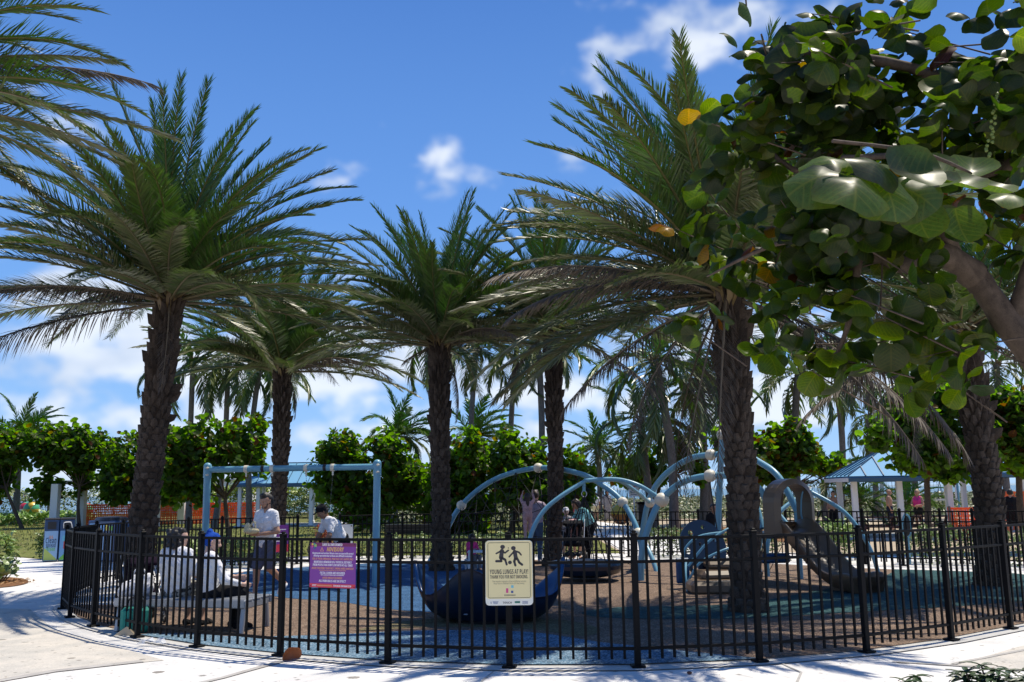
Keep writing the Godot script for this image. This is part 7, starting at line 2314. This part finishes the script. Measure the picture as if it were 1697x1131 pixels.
# ---------------------------------------------------------------- pavilions and things beyond the fence
func pavilion(label: String, at: Vector3, yaw: float, w: float, d: float, eave: float, rise: float, cols: Array) -> Node3D:
	var o := thing("pavilion", label, "pavilion", at, yaw, "blue roofed park pavilions")
	var hw := w * 0.5
	var hd := d * 0.5
	var ridge := maxf(0.0, hw - hd) + 0.15
	var roof := MB.new()
	var c: Array[Vector3] = [Vector3(-hw, eave, hd), Vector3(hw, eave, hd), Vector3(hw, eave, -hd), Vector3(-hw, eave, -hd)]
	var a := Vector3(-ridge, eave + rise, 0)
	var b := Vector3(ridge, eave + rise, 0)
	for k in 2:
		var dy := Vector3.DOWN * 0.06 * k
		var up := Vector3.UP if k == 0 else Vector3.DOWN
		roof.quad(c[0] + dy, c[1] + dy, b + dy, a + dy, up + Vector3.BACK)
		roof.quad(c[2] + dy, c[3] + dy, a + dy, b + dy, up + Vector3.FORWARD)
		roof.flat(c[1] + dy, c[2] + dy, b + dy, up + Vector3.RIGHT)
		roof.flat(c[3] + dy, c[0] + dy, a + dy, up + Vector3.LEFT)
	var rp := put("roof", roof.mesh(), M.roof_blue, o)
	var seam := func(p: Vector3, q: Vector3) -> void:
		var mb := MB.new()
		mb.bar(p + Vector3.UP * 0.02, q + Vector3.UP * 0.02, 0.03, 0.045)
		put("seam", mb.mesh(), M.roof_seam, rp)
	for e in [[c[0], a], [c[1], b], [c[2], b], [c[3], a], [a, b]]:
		seam.call(e[0], e[1])
	var n := int(w / 0.55)
	for k in range(1, n):
		var x := -hw + w * k / n
		for s in [1.0, -1.0]:
			var t := clampf((hw - absf(x)) / maxf(hw - ridge, 0.01), 0.0, 1.0)
			seam.call(Vector3(x, eave, hd * s), Vector3(x, eave + rise * t, hd * s * (1.0 - t)))
	n = int(d / 0.55)
	for k in range(1, n):
		var z := -hd + d * k / n
		for s in [1.0, -1.0]:
			var t := clampf((hd - absf(z)) / hd, 0.0, 1.0)
			seam.call(Vector3(hw * s, eave, z), Vector3(lerpf(hw, ridge, t) * s, eave + rise * t, z))
	for e in [[c[0], c[1]], [c[1], c[2]], [c[2], c[3]], [c[3], c[0]]]:
		var mb := MB.new()
		mb.bar(e[0] + Vector3.DOWN * 0.12, e[1] + Vector3.DOWN * 0.12, 0.08, 0.13)
		put("eave_beam", mb.mesh(), M.roof_seam if absf(e[0].x - e[1].x) > 0.1 else M.white_paint, o)
	for q in cols:
		var mb := MB.new()
		mb.at_box(Vector3(q[0], eave * 0.5 - 0.06, q[1]), Vector3(0.19, eave - 0.12, 0.19), 0.02)
		mb.at_box(Vector3(q[0], 0.10, q[1]), Vector3(0.27, 0.2, 0.27), 0.02)
		put("column", mb.mesh(), M.white_paint, o)
	var slab := MB.new()
	slab.at_box(Vector3(0, 0.03, 0), Vector3(w, 0.10, d), 0.02)
	put("slab", slab.mesh(), M.curb, o)
	return o

func net_fence(label: String, pts: Array, h: float, cell: float) -> void:
	var at: Vector2 = pts[0]
	var o := thing("safety_net_fence", label, "safety fence", Vector3(at.x, gy(at.y), at.y), 0.0, "orange plastic net fences")
	var mb := MB.new()
	var r := RandomNumberGenerator.new()
	r.seed = 4
	for i in pts.size() - 1:
		var a: Vector2 = pts[i] - at
		var b: Vector2 = pts[i + 1] - at
		var n := int(a.distance_to(b) / cell)
		for k in n + 1:
			var p := a.lerp(b, float(k) / n)
			var q := Vector3(p.x, h * (1.0 + 0.03 * sin(k * 0.35)), p.y + 0.05 * sin(k * 0.8))
			mb.bar(Vector3(p.x + r.randf_range(-0.03, 0.03), 0.03, p.y), q, cell * 0.62, 0.008)
		for k in 9:
			var y := 0.06 + (h - 0.08) * k / 8.0
			mb.bar(Vector3(a.x, y, a.y), Vector3(b.x, y * (1.0 + 0.02 * (k % 2)), b.y), 0.008, cell * (0.9 if k % 8 == 0 else 0.6))
	put("net", mb.mesh(), M.orange_net, o)
	for i in pts.size():
		var p: Vector2 = pts[i] - at
		mb = MB.new()
		mb.at_box(Vector3(p.x, h * 0.52, p.y + 0.05), Vector3(0.06, h * 1.08, 0.06), 0.005)
		put("stake", mb.mesh(), M.coconut_bark, o)

func beach_ball(label: String, at: Vector3, r: float, cols: Array, yaw: float) -> void:
	var o := thing("beach_ball", label, "ball", at, yaw, "giant beach ball ornaments")
	for g in 6:
		var mb := MB.new()
		for i in 10:
			for k in 3:
				var q: Array[Vector3] = []
				for e in [[0, 0], [1, 0], [1, 1], [0, 1]]:
					var th = PI * (i + e[1]) / 10.0
					var ph = TAU * (g + (k + e[0]) / 3.0) / 6.0
					q.append(Vector3(sin(th) * cos(ph), sin(th) * sin(ph), cos(th)))
				mb.smooth_quad(q[0] * r, q[1] * r, q[2] * r, q[3] * r, q[0], q[1], q[2], q[3])
		put("panel", mb.mesh(), cols[g % cols.size()], o)

func make_far() -> void:
	pavilion("blue roofed pavilion behind the swing frame", Vector3(-12.05, -0.13, -52.2), 0.0, 6.2, 4.6, 2.35, 1.15, [[-2.9, 2.0], [-1.9, 2.0], [1.0, 2.0], [2.6, 2.0], [-2.7, -2.0], [0.2, -2.0], [2.6, -2.0]])
	pavilion("blue roofed pavilion on the right, half hidden by sea grape leaves", Vector3(13.75, -0.13, -32.4), -0.12, 4.6, 3.6, 2.12, 0.95, [[-2.02, 1.3], [-0.55, 1.3], [1.05, 1.3], [1.95, 1.5], [-1.9, -1.4], [1.9, -1.4]])
	pavilion("blue roofed pavilion at the right edge beyond the date palm trunk", Vector3(21.0, -0.13, -37.0), 0.0, 5.0, 3.6, 2.25, 1.1, [[-1.3, 1.5], [0.2, 1.5], [2.2, 1.5], [-2.2, -1.5], [2.2, -1.5]])
	# an open shelter whose two columns stand at the left
	var sh := thing("open_shelter", "white columned shelter at the left, mostly hidden by sea grapes", "shelter", Vector3(-23.5, -0.13, -56))
	for q in [[-2.9, 3.0], [-2.2, 1.2], [2.9, 3.0], [2.9, -1.2]]:
		var mb := MB.new()
		mb.at_box(Vector3(q[0], 1.25, q[1]), Vector3(0.42, 2.5, 0.42), 0.02)
		put("column", mb.mesh(), M.white_paint, sh)
	var mb := MB.new()
	mb.at_box(Vector3(0, 2.6, -0.2), Vector3(6.8, 0.22, 4.2), 0.03)
	put("roof", mb.mesh(), M.white_paint, sh)
	net_fence("orange plastic net fence across the far side of the lawn, left", [Vector2(-26.6, -57.0), Vector2(-23, -57.2), Vector2(-19, -57.3), Vector2(-15.6, -57.4)], 1.25, 0.11)
	net_fence("orange plastic net fence wrapped round the right-hand pavilion column", [Vector2(15.0, -29.2), Vector2(15.6, -29.6), Vector2(14.2, -30.2)], 1.05, 0.07)
	net_fence("orange plastic net fence at the right edge beyond the pavilion", [Vector2(17.8, -35), Vector2(20.5, -35.5), Vector2(23.5, -36)], 1.5, 0.09)
	# recycling bins
	var bx := thing("recycling_bin", "blue and green recycling bin pair with printed fronts beside the pavement", "bin", Vector3(-12.72, -0.12, -25.9), 0.42, "public bins at the left")
	bx.scale = Vector3(0.66, 1.0, 0.8)
	var skin_ := mat("bin_blue", Color(0.16, 0.36, 0.62), 0.4)
	var gr := mat("bin_green", Color(0.13, 0.42, 0.06), 0.4)
	var lime := mat("bin_lime", Color(0.42, 0.52, 0.12), 0.4)
	var sky_ := mat("bin_sky", Color(0.27, 0.45, 0.66), 0.4)
	var navy := mat("bin_navy", Color(0.012, 0.05, 0.13), 0.4)
	for k in 2:
		var x := -0.29 + 0.58 * k
		mb = MB.new()
		mb.at_box(Vector3(x, 0.58, 0), Vector3(0.56, 1.12, 0.62), 0.02)
		put("cabinet", mb.mesh(), navy, bx)
		mb = MB.new()
		mb.at_box(Vector3(x, 1.155, 0), Vector3(0.58, 0.05, 0.66), 0.02)
		put("lid", mb.mesh(), M.black_plastic, bx)
		plate_on(bx, "front_print", round_rect(0.50, 0.80, 0.01), 0.004, Vector3(x, 0.43, 0.31), sky_ if k == 0 else skin_)
		plate_on(bx, "front_print", PackedVector2Array([Vector2(-0.245, -0.39), Vector2(0.245, -0.39), Vector2(0.245, -0.36 + 0.34 * k), Vector2(-0.245, -0.05 - 0.3 * k)]), 0.003, Vector3(x, 0.43, 0.314), lime if k == 0 else gr)
		plate_on(bx, "hopper", round_rect(0.32, 0.20, 0.02), 0.012, Vector3(x, 0.98, 0.31), M.black_plastic)
	for b in [["SS", 0.08, 0.14, 0.66, mat("bin_orange", Color(0.7, 0.25, 0.06), 0.5)], ["Clean", 0.16, 0.40, 0.57, navy], ["spread", 0.12, 0.36, 0.44, navy], ["Green", 0.11, 0.33, 0.34, gr]]:
		text(b[0], b[1], b[2], b[4], bx, Vector3(-0.29, b[3], 0.3155))
	for e in [[0.18, 0.62, 0.10, 0.16, mat("bin_cyan", Color(0.15, 0.5, 0.62), 0.5)], [0.36, 0.55, 0.14, 0.10, mat("bin_yellow", Color(0.75, 0.55, 0.08), 0.5)], [0.22, 0.45, 0.07, 0.22, mat("bin_red", Color(0.5, 0.06, 0.05), 0.5)], [0.38, 0.40, 0.08, 0.14, navy]]:
		plate_on(bx, "front_print", round_rect(e[2], e[3], 0.01), 0.002, Vector3(e[0], e[1], 0.3145), e[4])
	mb = MB.new()
	mb.tube(curve([Vector3(0.16, 0.9, 0.32), Vector3(0.15, 1.03, 0.36), Vector3(0.22, 1.06, 0.37), Vector3(0.40, 1.06, 0.37), Vector3(0.45, 1.0, 0.36), Vector3(0.5, 0.85, 0.32)], 3), [0.016], 6)
	put("handle", mb.mesh(), M.white_paint, bx)
	bx = thing("recycling_bin", "second bin pair, blue with colourful print, half hidden by the left end of the fence", "bin", Vector3(-11.15, -0.12, -25.6), -0.55, "public bins at the left")
	mb = MB.new()
	mb.at_box(Vector3(0, 0.56, 0), Vector3(1.2, 1.08, 0.62), 0.02)
	put("cabinet", mb.mesh(), navy, bx)
	mb = MB.new()
	mb.lathe([Vector2(0.0, 0.0), Vector2(0.36, 0.0), Vector2(0.30, 0.09), Vector2(0.0, 0.11)], 12, Transform3D(Basis.IDENTITY.scaled(Vector3(1.75, 1, 1)), Vector3(0, 1.1, 0)))
	put("lid", mb.mesh(), M.black_plastic, bx)
	for e in [[-0.35, 0.92, 0.34, 0.2, M.bin_blue], [0.05, 0.92, 0.3, 0.2, M.bin_blue], [0.24, 0.92, 0.08, 0.16, M.bin_yellow], [0.3, 0.88, 0.07, 0.1, M.bin_red], [0.42, 0.9, 0.14, 0.12, M.bin_green], [-0.3, 0.85, 0.14, 0.12, M.black_plastic], [-0.02, 0.4, 1.1, 0.7, M.bin_sky]]:
		plate_on(bx, "front_print", round_rect(e[2], e[3], 0.01), 0.004, Vector3(e[0], e[1], 0.31), e[4])
	# beach balls
	var pc := [mat("ball_green", Color(0.08, 0.42, 0.2), 0.35), mat("ball_yellow", Color(0.75, 0.5, 0.06), 0.35), mat("ball_red", Color(0.55, 0.03, 0.05), 0.35), mat("ball_white", Color(0.75, 0.75, 0.72), 0.35), mat("ball_orange", Color(0.65, 0.2, 0.03), 0.35), mat("ball_blue", Color(0.04, 0.14, 0.42), 0.35)]
	beach_ball("giant green and yellow beach ball at the far left, in front of its twin", Vector3(-32.2, 0.85, -61.5), 0.5, [pc[0], pc[1]], 0.4)
	beach_ball("giant pale green beach ball at the far left, behind the yellow one", Vector3(-33.2, 0.85, -62.8), 0.48, [pc[3], pc[0], pc[2]], 1.4)
	beach_ball("giant red and green beach ball beside the white shelter column", Vector3(-28.6, 0.75, -61.5), 0.48, [pc[2], pc[2], pc[0]], 2.1)
	beach_ball("giant orange and green beach ball beside the beach path", Vector3(4.85, 0.55, -42), 0.48, [pc[4], pc[0], pc[1], pc[4]], 0.9)
	# small street furniture
	var sg := thing("beach_rules_sign", "small white rules sign on a post beside the orange beach ball", "sign", Vector3(5.6, -0.13, -43))
	mb = MB.new()
	mb.at_box(Vector3(0, 0.75, 0), Vector3(0.06, 1.5, 0.05), 0.004)
	put("post", mb.mesh(), M.white_paint, sg)
	plate_on(sg, "panel", round_rect(0.46, 0.62, 0.03), 0.015, Vector3(0, 1.75, 0.03), M.white_paint)
	plate_on(sg, "text_line", round_rect(0.34, 0.05, 0.005), 0.003, Vector3(0, 1.9, 0.045), mat("sign_red", Color(0.5, 0.05, 0.05), 0.5))
	for y in [1.78, 1.70, 1.62, 1.54]:
		plate_on(sg, "text_line", round_rect(0.32, 0.025, 0.004), 0.003, Vector3(0, y, 0.045), M.sign_ink)
	var tb := thing("litter_bin", "black square litter bin behind the far fence beside the beach path", "bin", Vector3(6.35, -0.13, -44))
	mb = MB.new()
	mb.at_box(Vector3(0, 0.55, 0), Vector3(0.95, 1.1, 0.8), 0.04)
	put("body", mb.mesh(), M.black_plastic, tb)
	mb = MB.new()
	mb.at_box(Vector3(0, 1.14, 0), Vector3(1.05, 0.1, 0.9), 0.03)
	put("lid", mb.mesh(), M.black_metal, tb)
	var bl := thing("bollard_sign", "slim grey marker post with a narrow board on the ground cover at the left", "marker post", Vector3(-32.0, -0.13, -61.0))
	bl.position = Vector3(-30.6, 0.0, -60.6)
	mb = MB.new()
	mb.at_box(Vector3(0, 1.0, 0), Vector3(0.16, 2.0, 0.14), 0.02)
	put("post", mb.mesh(), M.coconut_bark, bl)
	mb = MB.new()
	mb.at_box(Vector3(0, 1.55, 0.08), Vector3(0.42, 1.0, 0.05), 0.03)
	put("board", mb.mesh(), M.bench_metal, bl)
	# volleyball net
	var vn := thing("volleyball_net", "white edged volleyball net on the sand beyond the right-hand pavilion", "net", Vector3(18.5, -0.13, -42))
	for x in [-1.75, 1.75]:
		mb = MB.new()
		mb.tube(PackedVector3Array([Vector3(x, 0, 0), Vector3(x, 2.25, 0)]), [0.05], 8)
		put("post", mb.mesh(), M.white_paint if x < 0 else M.blue_paint, vn)
	mb = MB.new()
	for y in [2.1, 1.15]:
		mb.bar(Vector3(-1.75, y - 0.04, 0), Vector3(1.75, y, 0), 0.012, 0.075)
	for x in [-1.65, 1.65]:
		mb.bar(Vector3(x, 1.15, 0), Vector3(x, 2.1, 0), 0.075, 0.012)
	put("tape", mb.mesh(), M.white_paint, vn)
	mb = MB.new()
	for k in 24:
		var x := -1.7 + 3.4 * k / 23
		mb.bar(Vector3(x, 1.15, 0), Vector3(x, 2.1, 0), 0.006, 0.006)
	for k in 8:
		mb.bar(Vector3(-1.7, 1.2 + 0.12 * k, 0), Vector3(1.7, 1.2 + 0.12 * k, 0), 0.006, 0.006)
	put("mesh", mb.mesh(), M.rope, vn)
	# picnic tables and bench boards behind the right fence
	for q in [[Vector3(12.4, -0.13, -31.6), 0.0, "dark red picnic table under the right-hand pavilion"], [Vector3(14.4, -0.13, -31.8), 0.1, "dark red picnic table beside the orange wrapped column"]]:
		var t := thing("picnic_table", q[2], "table", q[0], q[1], "picnic tables under the pavilion")
		for z in [-0.28, -0.09, 0.1, 0.29]:
			mb = MB.new()
			mb.at_box(Vector3(0, 0.74, z), Vector3(1.7, 0.04, 0.17), 0.005)
			put("plank", mb.mesh(), M.dark_wood, t)
		for z in [-0.72, 0.72]:
			mb = MB.new()
			mb.at_box(Vector3(0, 0.44, z), Vector3(1.7, 0.04, 0.24), 0.005)
			put("bench_plank", mb.mesh(), M.dark_wood, t)
		for x in [-0.6, 0.6]:
			mb = MB.new()
			mb.bar(Vector3(x, 0.72, 0.2), Vector3(x, 0, 0.6), 0.05, 0.09)
			mb.bar(Vector3(x, 0.72, -0.2), Vector3(x, 0, -0.6), 0.05, 0.09)
			mb.bar(Vector3(x, 0.40, -0.75), Vector3(x, 0.40, 0.75), 0.05, 0.09)
			put("leg", mb.mesh(), M.dark_wood, t)
	var pb := thing("park_bench", "dark park bench on the lawn behind the far fence, left of the middle palm", "bench", Vector3(-2.95, -0.13, -27.4))
	for y in [[0.45, -0.1, 0.0], [0.45, 0.1, 0.0], [0.62, -0.25, 0.2], [0.76, -0.29, 0.2]]:
		mb = MB.new()
		mb.box(Transform3D(Basis(Vector3.RIGHT, -PI / 2 + 0.2 if y[2] > 0 else 0.0), Vector3(0, y[0], y[1])), Vector3(1.8, 0.04, 0.14), 0.005)
		put("slat", mb.mesh(), M.black_plastic, pb)
	for x in [-0.8, 0.8]:
		mb = MB.new()
		mb.at_box(Vector3(x, 0.22, 0), Vector3(0.06, 0.44, 0.4), 0.01)
		put("leg", mb.mesh(), M.black_plastic, pb)
	# pale buildings far left through the trees
	var bd := thing("beach_building", "pale low building with a teal band seen under the sea grapes at the left", "building", Vector3(-27.5, -0.13, -84))
	mb = MB.new()
	mb.at_box(Vector3(0, 1.5, 0), Vector3(9.0, 3.0, 6.0), 0.03)
	put("wall", mb.mesh(), M.white_paint, bd)
	mb = MB.new()
	mb.at_box(Vector3(0, 0.62, 3.05), Vector3(9.1, 0.7, 0.12), 0.02)
	put("band", mb.mesh(), mat("teal_paint", Color(0.04, 0.30, 0.36), 0.5), bd)
	mb = MB.new()
	mb.at_box(Vector3(0, 3.08, 0), Vector3(9.5, 0.18, 6.5), 0.03)
	put("roof", mb.mesh(), M.curb, bd)
	for x in [-3.4, -1.7, 0.0, 1.7, 3.4]:
		var w := MB.new()
		w.at_box(Vector3(x, 1.95, 3.03), Vector3(0.9, 1.0, 0.08), 0.01)
		var f := put("window", w.mesh(), M.sign_grey, bd)
		w = MB.new()
		w.at_box(Vector3(x, 1.95, 3.075), Vector3(0.76, 0.86, 0.02), 0.0)
		put("pane", w.mesh(), M.bin_navy, f)
	# little table by the middle palm
	var lt := thing("play_table", "small white play table on thin legs beside the girl in pink", "table", Vector3(-0.72, -0.10, -20.45))
	mb = MB.new()
	mb.at_box(Vector3(0, 0.44, 0), Vector3(0.62, 0.035, 0.5), 0.01)
	put("top", mb.mesh(), M.white_paint, lt)
	for q in [[-0.27, -0.2], [0.27, -0.2], [-0.27, 0.2], [0.27, 0.2]]:
		mb = MB.new()
		mb.at_box(Vector3(q[0], 0.21, q[1]), Vector3(0.045, 0.43, 0.045), 0.005)
		put("leg", mb.mesh(), M.white_paint, lt)

func plate_on(parent: Node, called: String, poly: PackedVector2Array, depth: float, at: Vector3, m: Material) -> void:
	var mb := MB.new()
	mb.prism(poly, depth, Transform3D(Basis.IDENTITY, at))
	put(called, mb.mesh(), m, parent)
